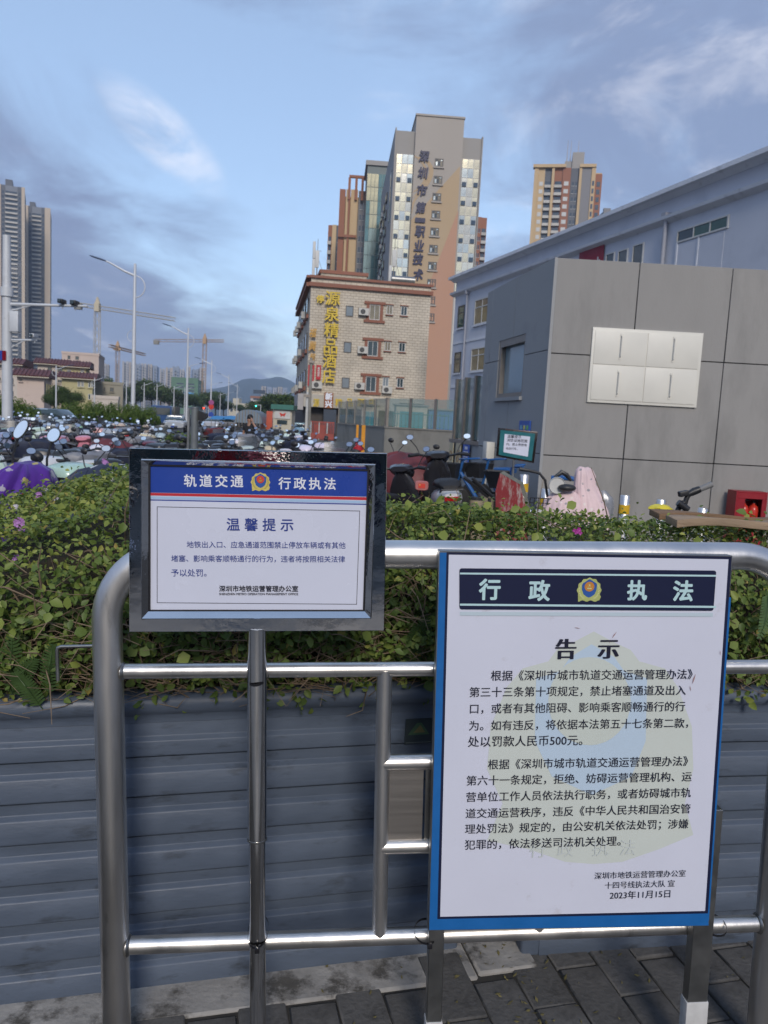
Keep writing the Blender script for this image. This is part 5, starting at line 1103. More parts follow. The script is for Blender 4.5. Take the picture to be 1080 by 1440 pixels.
# ================================================================== low village houses on the left
MPINK = mat('pink_render', (.54, .44, .38), .85, 0, .07, .3, dirt=((.33, .23, .19), .5, .55, .8)); MPINK2 = mat('pale_pink_render', (.54, .48, .42), .85, 0, .07, .3, dirt=((.30, .24, .2), .5, .55, .8)); MYELR = mat('yellow_render', (.44, .40, .22), .85, 0, .07, .3); MOLD = mat('old_render', (.30, .28, .22), .85, 0, .12, .3); MRT = mat('maroon_roof_tile', (.115, .04, .04), .7, 0, .15, 1)
def house(px0, px1, pyt, Y, yaw, dep, mm, label, wins_, roof='flat', zt=None, side_dark=None):
    q = P(px0, pyt, Y); Fr = Frame((q.x, Y, 0), yaw); W = Fr.uv(px1, pyt)[0]; H = Fr.uv((px0+px1)/2, pyt)[1]
    t = thing('village_house', label, 'house', Fr.M, 'village houses beyond the hedge'); box(0, W, 0, dep, -.1, H).build('wall', mm, t)
    if roof == 'tile':
        r_ = MB(); ov = .7; r_.rings([[(x, a, b_) for a, b_ in ((-ov, H+.002), (-ov-.1, H+.15), (dep*.3, H+1.1), (dep+ov, H+1.1), (dep+ov, H+.002))] for x in (-ov, W+ov)]); r_.build('roof', MRT, t)
        for k in range(int((W+2*ov)/.5)): r_ = MB(); x = -ov+.25+k*.5; r_.tube([(x, -ov-.1, H+.2), (x, dep*.3, H+1.17)], .09, 5, True); r_.build('tile_ridge', MRT, t)
        box(-ov, W+ov, -ov-.12, -ov+.01, H-.12, H+.0).build('fascia', MCREAM, t)
    else:
        for a, b_, c, d in ((-.1, W+.1, -.1, .12), (-.1, W+.1, dep-.12, dep+.1), (-.1, .12, .121, dep-.121), (W-.12, W+.1, .121, dep-.121)): box(a, b_, c, d, H+.002, H+.5).build('parapet', mm, t)
    for (a, b_, c, d, g_) in wins_:
        u0, u1, v0, v1 = Fr.rect(a, b_, c, d); window(t, u0, u1, v0, v1, MWFD if g_ else MWFR, MDGLASS, 1 if c-a < 4 else 2, 1, .08)
        box(u0-.1, u1+.1, -.25, -.065, v0-.15, v0-.01).build('window_sill', mm, t)
    for k in range(3):
        if dep > 6: f = box(W+.003, W+.08, 1.5+k*dep/3.4, 2.8+k*dep/3.4, H*.55, H*.55+1.5).build('window', MDGLASS, t)
    return t
house(-30, 26, 511.5, 118, R(17), 10, MPINK2, 'pale pink house with maroon tiles at the left edge behind the white pole', [(16.5, 532, 19, 540, 1), (17, 550, 19, 557, 1), (-2, 513, 1.5, 517, 1), (-2, 531, 1, 535, 1), (-2, 549, 1, 553, 1)], 'tile')
house(24, 62, 529.5, 105, R(17), 8, MPINK, 'salmon house with one small window and a maroon tiled roof', [(27, 532.5, 31, 536, 1)], 'tile')
house(53, 91, 512.5, 135, R(17), 9, MPINK2, 'cream four storey house with dark windows behind the salmon house', [(67, 516.5, 73, 522, 1), (81, 517, 88, 523.5, 1), (67, 534, 73.5, 538, 1), (81, 534, 87, 538, 1)], 'tile')
house(88, 121, 516, 131, R(17), 8, MYELR, 'yellow upper storey house with a maroon tiled roof beside the pink block', [(95, 520, 100, 526, 0), (113.5, 519, 118, 524, 0)], 'tile')
house(87, 130, 532.5, 124, R(17), 8, MYELR, 'yellow house with paired windows and a long maroon tiled roof', [(109, 536, 113, 544, 0), (114, 536, 118, 544, 0), (124, 537, 127.5, 545, 0), (128, 537, 130.5, 545, 0), (124, 554, 127.5, 562, 0), (128, 554, 130.5, 562, 0)], 'tile')
house(87, 139, 499, 160, R(15), 12, MPINK, 'tallest flat-roofed pink block behind the yellow house', [(95, 500, 99, 505, 1), (106, 501, 111, 506, 1), (129, 515.5, 132, 519.5, 1)], 'flat')
house(134, 173, 541, 135, R(17), 8, MOLD, 'weathered grey-green flat house right of the yellow house', [(146, 545, 148, 550, 1), (154.5, 545, 160, 551, 1)], 'flat')
house(129, 166, 561, 120, R(17), 6, MPINK2, 'low pinkish outbuilding in front of the weathered house', [(155, 566, 158, 571, 1)], 'flat')
t = thing('far_white_block', 'small white and red trimmed block at the far end of the road', 'building', TR(P(352, 575, 620).x, 620)); q = P(352, 559.5, 620); w_ = P(370, 560, 620).x-P(352, 560, 620).x
box(0, w_, 0, 20, 0, q.z).build('wall', mat('far_white', (.48, .44, .42), .8), t); box(-.3, w_+.3, -.5, 20, q.z, q.z+1.6).build('roof_trim', MBR, t)
for i in range(5):
    for j in range(4): box(2+i*w_/5.4, 4+i*w_/5.4, -.1, -.01, 4+j*5, 7+j*5).build('window', MWD, t)
t = thing('far_cream_terrace', 'low cream terrace among the trees at the end of the road', 'building', TR(P(322, 575, 560).x, 560)); w_ = P(350, 560, 560).x-P(322, 560, 560).x
box(0, w_, 0, 20, 0, P(336, 567, 560).z).build('wall', MCREAM, t); box(w_*.2, w_*.5, -1, 10, 0, P(330, 560, 560).z).build('stair_hall', MCREAM, t)
for i in range(9): box(1+i*w_/9.3, 2.6+i*w_/9.3, -.1, -.01, 3.5, 6).build('window', MWD, t)

# ================================================================== hills
def hill(name, px0, px1, pys, Y, m_, dep=600):
    n = 60; front, back = [], []; m = MB(); rows = []
    for r_ in range(7):
        row = []
        for k in range(n+1):
            px = px0+(px1-px0)*k/n; h = np.interp(px, [a for a, b_ in pys], [b_ for a, b_ in pys]); q = P(px, h, Y); u = r_/6
            hh = max(0, q.z)*math.sin(math.pi*min(.5, u*.5+.0)) ; row.append((q.x+random.gauss(0, 3)*(r_ > 0), Y-dep*(1-u)+random.gauss(0, 10), hh*(1+.05*math.sin(k*.9+r_)) - (2 if r_ == 0 else 0)))
        rows.append(row)
    rows.append([(a, b_+dep*2, -5) for a, b_, c in rows[-1]])
    vs = [p for r_ in rows for p in r_]; fs = [(i*(n+1)+k, i*(n+1)+k+1, (i+1)*(n+1)+k+1, (i+1)*(n+1)+k) for i in range(len(rows)-1) for k in range(n)]
    o = m.add(vs, fs).build(name, m_, smooth=True); tag(o, kind='structure'); return o
MHILL = mat('hazed_hill', (.030, .055, .065), .95, 0, .3, .004); MHILL2 = mat('near_wooded_hill', (.035, .06, .03), .95, 0, .4, .03)  # blue lean of the far hill stands in for distance haze
hill('mountain', 150, 640, [(150, 575), (240, 556), (290, 551), (312, 545), (335, 539), (362, 532), (385, 531), (410, 536), (440, 547), (500, 556), (640, 590)], 3400, MHILL)

# ================================================================== trees and bushes
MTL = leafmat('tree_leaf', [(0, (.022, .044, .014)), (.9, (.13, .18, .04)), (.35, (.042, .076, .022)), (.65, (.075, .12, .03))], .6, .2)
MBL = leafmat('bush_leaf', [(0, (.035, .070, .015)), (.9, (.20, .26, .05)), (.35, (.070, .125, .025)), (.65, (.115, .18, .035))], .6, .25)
MBARK = mat('bark', (.10, .08, .06), .9, 0, .3, 4)
def crown_mesh(n, ls, seed, m_, flatk=.75):
    rg = np.random.default_rng(seed); k = 16; cc = rg.normal(size=(k, 3)); cc /= np.linalg.norm(cc, axis=1, keepdims=True); cc *= (rg.uniform(.25, .72, k))[:, None]; cc[:, 2] = cc[:, 2]*flatk+.05
    rr = rg.uniform(.22, .42, k); w_ = rg.integers(0, k, n); d = rg.normal(size=(n, 3)); d /= np.linalg.norm(d, axis=1, keepdims=True)
    p = cc[w_]+d*(rr[w_]*rg.uniform(.6, 1.08, n))[:, None]; p[:, 2] = np.maximum(p[:, 2], -.75)
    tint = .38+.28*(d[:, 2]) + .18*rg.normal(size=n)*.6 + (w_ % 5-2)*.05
    o = leaf_cloud('crown', p, d+rg.normal(size=(n, 3))*.5+np.array([0, 0, .4]), rg.uniform(ls*.6, ls*1.3, n), m_, None, np.clip(tint, 0, 1)); me = o.data; bpy.data.objects.remove(o); return me
CR = [crown_mesh(2600, .12, 5+k, MTL) for k in range(3)]; CRN = crown_mesh(7000, .06, 31, MTL); CRB = [crown_mesh(3800, .085, 51+k, MBL, .8) for k in range(2)]
def trunk_mesh(seed):
    random.seed(seed); m = MB(); m.tube([(0, 0, -1.0), (.02, 0, -.4), (0, .02, .2)], [.05, .04, .015], 7)
    for k in range(5): a = k*1.3; m.tube([(0, 0, -.5+.12*k), (.25*math.cos(a), .25*math.sin(a), -.15+.1*k), (.5*math.cos(a), .5*math.sin(a), .1+.1*k)], [.02, .012, .004], 5)
    return m.mesh('trunk', MBARK)
TK = [trunk_mesh(k) for k in range(2)]
def tree(px, pyt, Y, rx, label, group='trees along the far road', me=None, hfac=1.0):
    q = P(px, pyt, Y); h = q.z; t = thing('tree', label, 'tree', TR(q.x, Y, 0, random.uniform(0, 6)), group)
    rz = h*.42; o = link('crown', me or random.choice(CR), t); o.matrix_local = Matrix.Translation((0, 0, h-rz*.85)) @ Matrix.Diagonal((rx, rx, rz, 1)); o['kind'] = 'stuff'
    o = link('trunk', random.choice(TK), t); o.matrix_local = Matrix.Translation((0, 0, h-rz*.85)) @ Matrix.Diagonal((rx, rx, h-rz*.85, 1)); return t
random.seed(12)
tree(88, 538, 96, 2.6, 'dark round tree in front of the cream and yellow houses', me=CRN); tree(76, 549, 94, 1.9, 'smaller dark tree left of the round one before the cream house', me=CRN); tree(103, 549, 95, 1.9, 'low dark tree against the yellow house wall', me=CRN)
nth_ = ('first', 'second', 'third', 'fourth', 'fifth', 'sixth', 'seventh', 'eighth', 'ninth', 'tenth', 'eleventh', 'twelfth', 'thirteenth', 'fourteenth', 'fifteenth', 'sixteenth')
for k, (px, py, Y, rx) in enumerate([(146, 528, 290, 6), (158, 533, 300, 6), (169, 539, 280, 6), (180, 538, 300, 7), (192, 535, 310, 7), (204, 531, 300, 7), (214, 530, 310, 7), (226, 537, 300, 7), (238, 543, 320, 8), (250, 547, 330, 7), (262, 549, 340, 7), (274, 551, 350, 7), (284, 547, 360, 8)]):
    tree(px, py, Y, rx*.9, f'dark tree of the wooded rise beyond the road, {nth_[k]} from the left', 'trees of the wooded rise')
for k, (px, py, Y, rx) in enumerate([(294, 545, 360, 7), (304, 549, 370, 7), (315, 560, 380, 6), (340, 566, 400, 5), (358, 562, 330, 4), (372, 556, 250, 4.5), (383, 551, 220, 4.5), (395, 549, 190, 4.2), (405, 552, 160, 3.6), (411, 556, 130, 2.8), (366, 566, 240, 3)]):
    tree(px, py, Y, rx, f'dark tree round the end of the road, {nth_[k]} from the left', 'trees round the end of the road')
def bush_row(pts, w_, label, me=None, group='bushes by the parking lot', name='bush', cat='bush'):
    for k, (px, py, Y, rx) in enumerate(pts):
        q = P(px, py, Y); t = thing(name, label.format(nth_[k]), cat, TR(q.x, Y, 0, k*1.7), group)
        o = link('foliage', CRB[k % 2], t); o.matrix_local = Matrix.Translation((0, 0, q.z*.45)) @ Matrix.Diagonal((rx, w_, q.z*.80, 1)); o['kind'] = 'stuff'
bush_row([(4, 558, 40, 1.0), (26, 563, 41, .9), (-14, 556, 40, 1.0), (40, 570, 42, .6)], 1.0, 'bright green bush behind the white pole at the left edge, {} of its row')
bush_row([(94, 568, 50, 1.0), (107, 567, 50, .95), (121, 566.5, 50, .95), (134, 568, 51, .95), (147, 568, 51, .9), (160, 569, 51, .9), (173, 570, 52, .9), (186, 571, 52, .95), (199, 572, 52, .9), (211, 574, 53, .85)], .9, 'clipped bush of the long roadside hedge, {} from the left', group='bushes of the roadside hedge')
bush_row([(246, 598, 20, .7), (259, 597, 21, .6), (242, 612, 15, .5), (262, 610, 15, .5), (289, 600, 20, .5), (248, 622, 11.5, .4), (286, 622, 11.5, .3), (244, 640, 9, .3)], .9, 'low bush on the planted verge among the scooters, {} of its kind', group='bushes on the verge')

# ================================================================== street lamps
MLAMP = mat('lamp_white', (.58, .60, .62), .45, .2, .06); MLHEAD = mat('lamp_head_blue', (.10, .13, .20), .4, .3, .1)
def lamp(h=12.0):
    t = thing('street_lamp', 'lamp', 'street lamp', TR(0, 0)); s_ = h/12
    MB().tube([(0, 0, 0), (0, 0, h*.5), (0, 0, h)], [.17*s_, .14*s_, .09*s_], 10).build('pole', MLAMP, t, smooth=True)
    MB().tube([(0, 0, h*.93), (-.8*s_, 0, h*.955), (-1.8*s_, 0, h*1.0-.03), (-2.2*s_, 0, h*1.01)], [.09*s_, .08*s_, .06*s_, .05*s_], 8).build('arm', MLAMP, t, smooth=True)
    m = MB(); m.loft([(-3.3*s_, h*1.035, .10*s_, .03*s_), (-3.1*s_, h*1.03, .16*s_, .06*s_), (-2.4*s_, h*1.015, .16*s_, .07*s_), (-2.1*s_, h*1.008, .08*s_, .05*s_)], 'X', 10); m.build('lamp_head', MLHEAD, t, smooth=True)
    a = [(0, 0, h*.93)]+[(.75*s_*math.sin(k*math.pi/10), 0, h*.865+.78*s_*math.cos(k*math.pi/10)) for k in range(1, 11)]; MB().tube(a, .042*s_, 6).build('ring', MLAMP, t, smooth=True)
    MB().tube([(0, 0, h*.60), (.9*s_, 0, h*.625), (1.5*s_, 0, h*.64)], [.05*s_, .04*s_, .03*s_], 6).build('lower_arm', MLAMP, t, smooth=True)
    m = MB(); m.loft([(1.45*s_, h*.64, .08*s_, .03*s_), (1.6*s_, h*.642, .12*s_, .05*s_), (2.2*s_, h*.65, .10*s_, .04*s_)], 'X', 8); m.build('lower_head', MLHEAD, t, smooth=True)
    a = [(-.5*s_*math.sin(k*math.pi/8), 0, h*.57+.45*s_*math.cos(k*math.pi/8)) for k in range(9)]; MB().tube(a, .022*s_, 6).build('lower_ring', MLAMP, t, smooth=True)
    return t
L0_ = lamp(); index_kids()
def put_lamp(px, pyt, Y, label, group, flip=False, first=False):
    q = P(px, pyt, Y); o = L0_ if first else copy_tree(L0_); s_ = q.z/12.2; w_ = 1.25 if flip else 1.0; o.matrix_world = TR(q.x, Y) @ Matrix.Diagonal(((-1 if flip else 1)*s_*w_, s_*w_, s_, 1)); o['label'] = label; o['group'] = group
for k, (px, py, Y) in enumerate([(190, 367, 54), (265, 459, 92), (298, 505, 130), (322, 526, 170), (334, 539, 215)]):
    put_lamp(px, py, Y, f"white twin-armed street lamp in the road centre row, {('nearest and tallest', 'second', 'third', 'fourth', 'farthest')[k]}", 'street lamps down the middle of the road', False, k == 0)
for o_ in [c for c in KIDS[L0_.name] if c.name.split('.')[0] in ('lower_arm', 'lower_head')]: bpy.data.objects.remove(o_)
index_kids()
for k, (px, py, Y) in enumerate([(79, 513, 84), (133, 530, 92), (178, 534, 105), (203, 537, 112), (221, 539, 118), (245, 542, 130), (260, 544, 150), (310, 552, 190)]):
    put_lamp(px, py, Y, f'white street lamp of the far roadside row, {nth_[k]} from the left', 'street lamps along the far roadside', True)
for k, (px, py, Y) in enumerate([(376, 554, 260), (392, 552, 230), (401, 550, 205)]):
    put_lamp(px, py, Y, f'white street lamp before the trees left of the hotel, {nth_[k]} from the left', 'street lamps by the hotel trees', True)

# ================================================================== camera pole at the left edge
q = P(10.5, 600, 25); zt_ = P(5.5, 331, 25).z; cp = thing('camera_pole', 'thick white pole at the left edge carrying cameras on two arms', 'pole', TR(q.x+.0, 25))
MWP = mat('pole_white', (.52, .54, .56), .5, .1, .1, 2, dirt=((.30, .30, .28), 3, .6, .8))
MB().tube([(0, 0, 0), (0, 0, 3.5), (0, 0, zt_)], [.175, .15, .115], 18).build('shaft', MWP, cp, smooth=True)
z1_ = P(20, 428, 25).z; z2_ = P(123, 437.5, 25).z; xe_ = P(123, 437, 25).x-q.x
MB().tube([(0, 0, z1_), (xe_, 0, z2_+.15)], [.055, .035], 8).build('arm', MWP, cp, smooth=True); MB().tube([(.1, 0, z1_-.2), (.75, 0, z1_-.02)], .02, 6).build('brace', MWP, cp)
zl = P(20, 478.5, 25).z; MB().tube([(0, 0, zl), (.95, 0, zl+.04)], .035, 8).build('lower_arm', MWP, cp, smooth=True); MB().tube([(.1, 0, zl-.25), (.5, 0, zl-.02)], .02, 6).build('brace', MWP, cp)
for x_, z_, s_, mm, lb in ((P(88, 427, 25).x-q.x, z1_+.16, .16, MZIP, ''), (P(106, 427, 25).x-q.x, z1_+.13, .18, MZIP, ''), (.88, zl+.17, .14, MWP, '')):
    c = MB().cbox((x_, -.05, z_), (s_, .35, s_*.8)).build('camera', mm, cp, bev=.01); MB().lathe([(s_*.3, -.29), (s_*.34, -.225)], 12, (x_, 0, z_), 'Y').build('lens', MDGLASS, c); MB().tube([(x_, 0, z_-.1), (x_, 0, z_-.22)], .02, 6).build('mount', MWP, c)
z_b = P(20, 467, 25).z; z_t = P(20, 438, 25).z; MB().box(.14, .42, -.15, .12, z_b, z_t).build('control_box', MWP, cp, bev=.03); MB().lathe([(.19, 0), (.19, .28)], 18, (0, 0, P(10, 417, 25).z)).build('collar', MWP, cp, smooth=True)
zf = P(5, 507, 25).z; fl = thing('roadside_flag', 'small blue and red flag hung on the white camera pole', 'flag', TR(q.x, 24.8))
for x0, x1, mm in ((-.32, -.06, MBLUEH), (-.06, .06, MREDM)):
    m = MB(); n_ = 8; m.rings([[(x0+(x1-x0)*k/n_, .03*math.sin(k*1.2), z_) for k in range(n_+1)]+[(x0+(x1-x0)*k/n_, .03*math.sin(k*1.2)+.006, z_) for k in range(n_, -1, -1)] for z_ in (zf, zf+.30)]); m.build('cloth', mm, fl)
# grey steel post on the verge
q = P(273, 630, 8.4); zt_ = P(273, 574, 8.4).z; t = thing('steel_post', 'grey steel post with a small black camera on the planted verge', 'post', TR(q.x, 8.4))
MB().tube([(0, 0, 0), (0, 0, zt_)], .042, 16).build('shaft', mat('grey_post', (.16, .175, .18), .5, .3, .1), t, smooth=True); MB().lathe([(.045, zt_), (.045, zt_+.012), (.001, zt_+.014)], 16).build('cap', MSTEEL2, t); MB().box(-.075, -.055, -.02, .02, 0, zt_+.0).build('side_strip', MSTEEL2, t)
MB().prism([(.05, zt_-.02), (.13, zt_-.05), (.135, zt_-.09), (.08, zt_-.13), (.05, zt_-.13)], -.05, .05).build('camera', MZIP, t)
# round sign and blue plate on a lamp
q = P(297, 570, 129.3); t = thing('road_sign', 'magenta and white round-topped sign with a blue plate on the third lamp', 'sign', TR(q.x, 129.3)); MP_ = mat('sign_magenta', (.30, .06, .20), .5)
for k, (z_, mm) in enumerate(((P(297, 566, 129).z, MP_), (P(297, 572, 129).z, MREDB), (P(297, 583, 129).z, MBLUEH))): MB().lathe([(.001, -.02), (.45, -.015), (.45, .015), (.001, .02)], 14, (0, 0, z_), 'Y').build('plate', mm, t)
for px, py, lb, c in ((286.5, 574, 'red traffic light far down the road', (.9, .05, .02)), (360, 571, 'green traffic light far down the road', (.05, .8, .45))):
    q = P(px, py, 200); t = thing('traffic_light', lb, 'traffic light', TR(q.x, 200), 'traffic lights'); MB().tube([(1.2, .2, 0), (1.2, .2, q.z+.4)], .1, 6).build('pole', MLAMP, t); MB().tube([(1.2, .2, q.z+.3), (0, .2, q.z+.3)], .06, 6).build('arm', MLAMP, t); MB().box(-.5, .5, -.1, .1, q.z-.25, q.z+.25).build('housing', MZIP, t)
    em = bpy.data.materials.new('signal'); em.use_nodes = True; b = em.node_tree.nodes['Principled BSDF']; b.inputs['Base Color'].default_value = (*c, 1); b.inputs['Emission Color'].default_value = (*c, 1); b.inputs['Emission Strength'].default_value = 2.5
    MB().lathe([(.001, -.14), (.2, -.13), (.2, -.101)], 10, (0, 0, q.z), 'Y').build('signal', em, t)

# ================================================================== tower cranes
MCRN = mat('crane_orange', (.44, .29, .17), .6, 0, .1); MCRN2 = mat('crane_pale', (.50, .44, .32), .6, 0, .1)
def lattice(m, a, b_, w_, n, r):
    a, b_ = Vector(a), Vector(b_); d = (b_-a); u = d.cross(Vector((0, 1, 0))).normalized()*w_/2; v = Vector((0, 1, 0))*w_/2
    if abs(d.normalized().y) > .9: u = Vector((1, 0, 0))*w_/2; v = Vector((0, 0, 1))*w_/2
    cs_ = [u+v, u-v, -u-v, -u+v]
    for c in cs_: m.tube([a+c, b_+c], r, 4)
    for k in range(n):
        p0, p1 = a+d*k/n, a+d*(k+1)/n
        for i in range(4): m.tube([p0+cs_[i], p1+cs_[(i+1) % 4]], r*.6, 3, False)
def crane(px, py_mast, Y, left, right, drop, label, mj=MCRN, mm=MCRN, w_=1.8, end_on=False):
    q = P(px, py_mast, Y); H = q.z; t = thing('tower_crane', label, 'crane', TR(q.x, Y), 'tower cranes')
    m = MB(); lattice(m, (0, 0, 0), (0, 0, H), w_, int(H/2.5), .11); m.build('mast', mm, t)['kind'] = 'stuff'
    m = MB(); lattice(m, (-left, 0, H+1+drop*left), (0, 0, H+1), 1.3, 6, .09) if not end_on else lattice(m, (0, -12, H+1), (0, 0, H+1), 1.3, 6, .15); m.build('counter_jib', mj, t)['kind'] = 'stuff'
    m = MB(); lattice(m, (0, 0, H+1), (right, 0, H+1-drop*right), 1.3, 22, .085) if not end_on else lattice(m, (0, 0, H+1), (2, 40, H+1), 1.3, 22, .15); m.build('jib', mj, t)['kind'] = 'stuff'
    MB().box(-.9, .9, -1.2, 1.2, H-.6, H+2.4).build('cab', mj, t); MB().prism([(-1, H+2.4), (1, H+2.4), (.15, H+4.8), (-.15, H+4.8)], -.4, .4).build('apex', mj, t)
    if not end_on: MB().box(-left-.3, -left+2.5, -.8, .8, H-1+drop*left, H+1.2+drop*left).build('counterweight', MCONC2, t)
    else: MB().box(-2, 2, -1, 1, H-.2, H+.8).build('counterweight', mj, t)
    return t
px2m = lambda a, b_, Y: P(b_, 480, Y).x-P(a, 480, Y).x
crane(137, 436, 300, px2m(106, 137, 300), px2m(137, 246, 300), .10, 'tall pale orange tower crane, nearest of the three, beside the tan towers', MCRN2, MCRN2)
crane(288, 482, 420, px2m(217, 288, 420), px2m(288, 315, 420), -.045, 'orange tower crane with a long arm to the left beyond the lamps')
crane(165.5, 492, 420, 8, 30, 0, 'small orange tower crane seen end-on above the pale skyline', MCRN, MCRN, 1.8, True)

# ================================================================== scooters
MCAR = mat('scooter_paint', (.5, .5, .5), .28, 0, .04, 4, objcol=True, coat=.3); MBLKP = mat('black_trim', (.022, .023, .026), .45, 0, .15, 10); MSEAT = mat('seat_vinyl', (.020, .020, .022), .55, 0, .2, 30); MTYRE = mat('tyre', (.022, .022, .022), .85, 0, .2, 20); MRIM = mat('rim', (.30, .30, .31), .3, .8, .1)
MMIR = mat('mirror_glass_small', (.62, .67, .72), .12, 1.0, 0); MTAIL = mat('tail_lens', (.35, .01, .01), .2, 0, 0, coat=.5); MHEADL = mat('head_lens', (.55, .58, .60), .1, .3, 0); MDECK = mat('floor_mat', (.05, .05, .052), .8, 0, .2, 20)
MBOX = mat('box_shell', (.020, .020, .023), .35, 0, .1, 8)
def scooter_proto(box_=0, cape=None, ws=False):
    t = thing('scooter', 'scooter', 'scooter', TR(0, -60))
    for y, nm in ((.62, 'front_wheel'), (-.60, 'rear_wheel')):
        wl = MB().lathe([(.235, -.03), (.255, -.04), (.265, 0), (.255, .04), (.235, .03)], 18, (0, y, .265), 'X').build(nm, MTYRE, t, smooth=True)
        m = MB(); m.lathe([(.235, -.03), (.215, -.03), (.215, .03), (.235, .03)], 18, (0, y, .265), 'X'); m.lathe([(.06, -.05), (.06, .05)], 10, (0, y, .265), 'X')
        for k in range(5): a = k*1.2566; m.tube([(0, y+.05*math.cos(a), .265+.05*math.sin(a)), (0, y+.22*math.cos(a), .265+.22*math.sin(a))], .012, 4)
        m.build('rim', MRIM, wl)
    m = MB(); m.loft([(-.80, .62, .07, .04), (-.70, .60, .13, .09), (-.45, .56, .155, .13), (-.15, .52, .15, .14), (.0, .44, .13, .11), (.05, .36, .12, .05)], 'Y', 14); m.build('rear_body', MCAR, t, smooth=True)
    m = MB(); m.loft([(.0, .28, .15, .035), (.20, .27, .16, .035), (.42, .28, .15, .04)], 'Y', 12, 4); m.build('floorboard', MDECK, t, smooth=True)
    m = MB(); m.loft([(.24, .45, .12, .05), (.35, .44, .18, .045), (.60, .40, .20, .04), (.78, .375, .17, .05), (.90, .345, .12, .06), (.96, .33, .07, .05)], 'Z', 14); m.build('leg_shield', MCAR, t, smooth=True)
    m = MB(); m.loft([(.44, .62, .10, .12), (.56, .60, .12, .10), (.68, .64, .07, .07)], 'Y', 12); m.build('front_cowl', MCAR, t, smooth=True)
    m = MB()
    for k in range(9):
        pass
    m.rings([[(x, .62+.30*math.cos(a), .265+.30*math.sin(a)) for x in (-.06, .06)]+[(x, .62+.285*math.cos(a), .265+.285*math.sin(a)) for x in (.06, -.06)] for a in [math.pi*(.15+k*.08) for k in range(9)]]); m.build('front_fender', MCAR, t, smooth=True)
    m = MB(); m.rings([[(x, -.60+.30*math.cos(a), .265+.30*math.sin(a)) for x in (-.05, .05)]+[(x, -.60+.288*math.cos(a), .265+.288*math.sin(a)) for x in (.05, -.05)] for a in [math.pi*(.45+k*.07) for k in range(9)]]); m.build('rear_fender', MBLKP, t)
    m = MB(); m.loft([(-.72, .715, .08, .02), (-.66, .74, .13, .045), (-.40, .745, .145, .05), (-.22, .715, .13, .05), (.0, .70, .10, .045), (.05, .69, .05, .02)], 'Y', 14); m.build('seat', MSEAT, t, smooth=True)
    m = MB(); m.tube([(-.34, .16, 1.02), (-.25, .22, 1.03), (-.10, .31, 1.0), (.10, .31, 1.0), (.25, .22, 1.03), (.34, .16, 1.02)], .014, 8); hb = m.build('handlebar', MBLKP, t, smooth=True)
    for sx in (-1, 1):
        MB().tube([(sx*.24, .225, 1.03), (sx*.36, .145, 1.02)], .021, 8).build('grip', MSEAT, hb, smooth=True); MB().tube([(sx*.22, .26, 1.03), (sx*.37, .19, 1.01)], .007, 5).build('brake_lever', MRIM, hb)
    m = MB(); m.loft([(.22, 1.01, .10, .03), (.30, 1.01, .15, .06), (.40, .97, .13, .08), (.46, .93, .07, .06)], 'Y', 12); m.build('handlebar_cowl', MCAR, t, smooth=True)
    for sx in (-1, 1):
        st = MB().tube([(sx*.22, .25, 1.03), (sx*.26, .27, 1.12), (sx*.33, .24, 1.20)], .006, 6).build('mirror', MBLKP, t, smooth=True)
        MT_ = Matrix.Translation((sx*.34, .215, 1.235)) @ Matrix.Rotation(R(-9), 4, 'X') @ Matrix.Rotation(R(-sx*8), 4, 'Z')
        m = MB(); m.M = MT_; m.loft([(-.004, 0, .041, .029), (.0, 0, .046, .033), (.014, 0, .040, .028), (.024, 0, .020, .013)], 'Y', 14, 2.2); m.build('mirror_back', MBLKP, st, smooth=True)
        m = MB(); m.M = MT_; m.loft([(-.0065, 0, .040, .028), (-.0045, 0, .041, .029)], 'Y', 14, 2.2); m.build('mirror_glass', MMIR, st)
    m = MB(); m.loft([(.42, .86, .055, .05), (.47, .86, .05, .045), (.475, .86, .02, .02)], 'Y', 12); m.build('headlight', MHEADL, t, smooth=True)
    m = MB(); m.cbox((0, -.805, .60), (.16, .02, .05)); m.build('tail_light', MTAIL, t, bev=.006)
    m = MB(); m.cbox((0, -.86, .46), (.18, .006, .11), Matrix.Rotation(R(-15), 3, 'X')); m.build('number_plate', MPRINT, t)
    m = MB()
    m.tube([(-.10, -.45, .62), (-.11, -.85, .70), (.11, -.85, .70), (.10, -.45, .62)], .010, 6); m.build('rear_rack', MBLKP, t)
    m = MB(); m.tube([(-.12, -.1, .2), (-.20, -.16, .02)], .012, 6); m.build('side_stand', MBLKP, t)
    if box_:
        b = MB(); b.loft([(.745, -.88, .15, .15), (.80, -.88, .175, .165), (.97, -.88, .205, .19)], 'Z', 16, 5); bo_ = b.build('storage_box', MBOX, t, smooth=True)
        b = MB(); b.loft([(.974, -.88, .212, .197), (1.00, -.88, .212, .197), (1.06, -.875, .185, .17), (1.085, -.87, .12, .11)], 'Z', 16, 4); b.build('lid', MCAR if box_ == 2 else MBOX, bo_, smooth=True)
        MB().cbox((0, -1.075, .93), (.16, .015, .03)).build('reflector', MTAIL, bo_, bev=.004)
    if cape:
        v = []; n_ = 22
        for (z_, yc, hw, hd) in ((.36, .55, .27, .15), (.55, .52, .33, .20), (.78, .45, .36, .22), (.96, .36, .38, .20), (1.06, .28, .32, .12), (1.10, .26, .20, .06)):
            rg_ = []
            for k in range(n_):
                a = 2*math.pi*k/n_; f = 1+.07*math.sin(5*a+z_*9)+.05*math.sin(9*a-z_*13); rg_.append((hw*f*math.cos(a), yc+hd*f*math.sin(a), z_+.015*math.sin(7*a)))
            v.append(rg_)
        m = MB(); m.rings(v); m.build('wind_cape', cape, t, smooth=True)
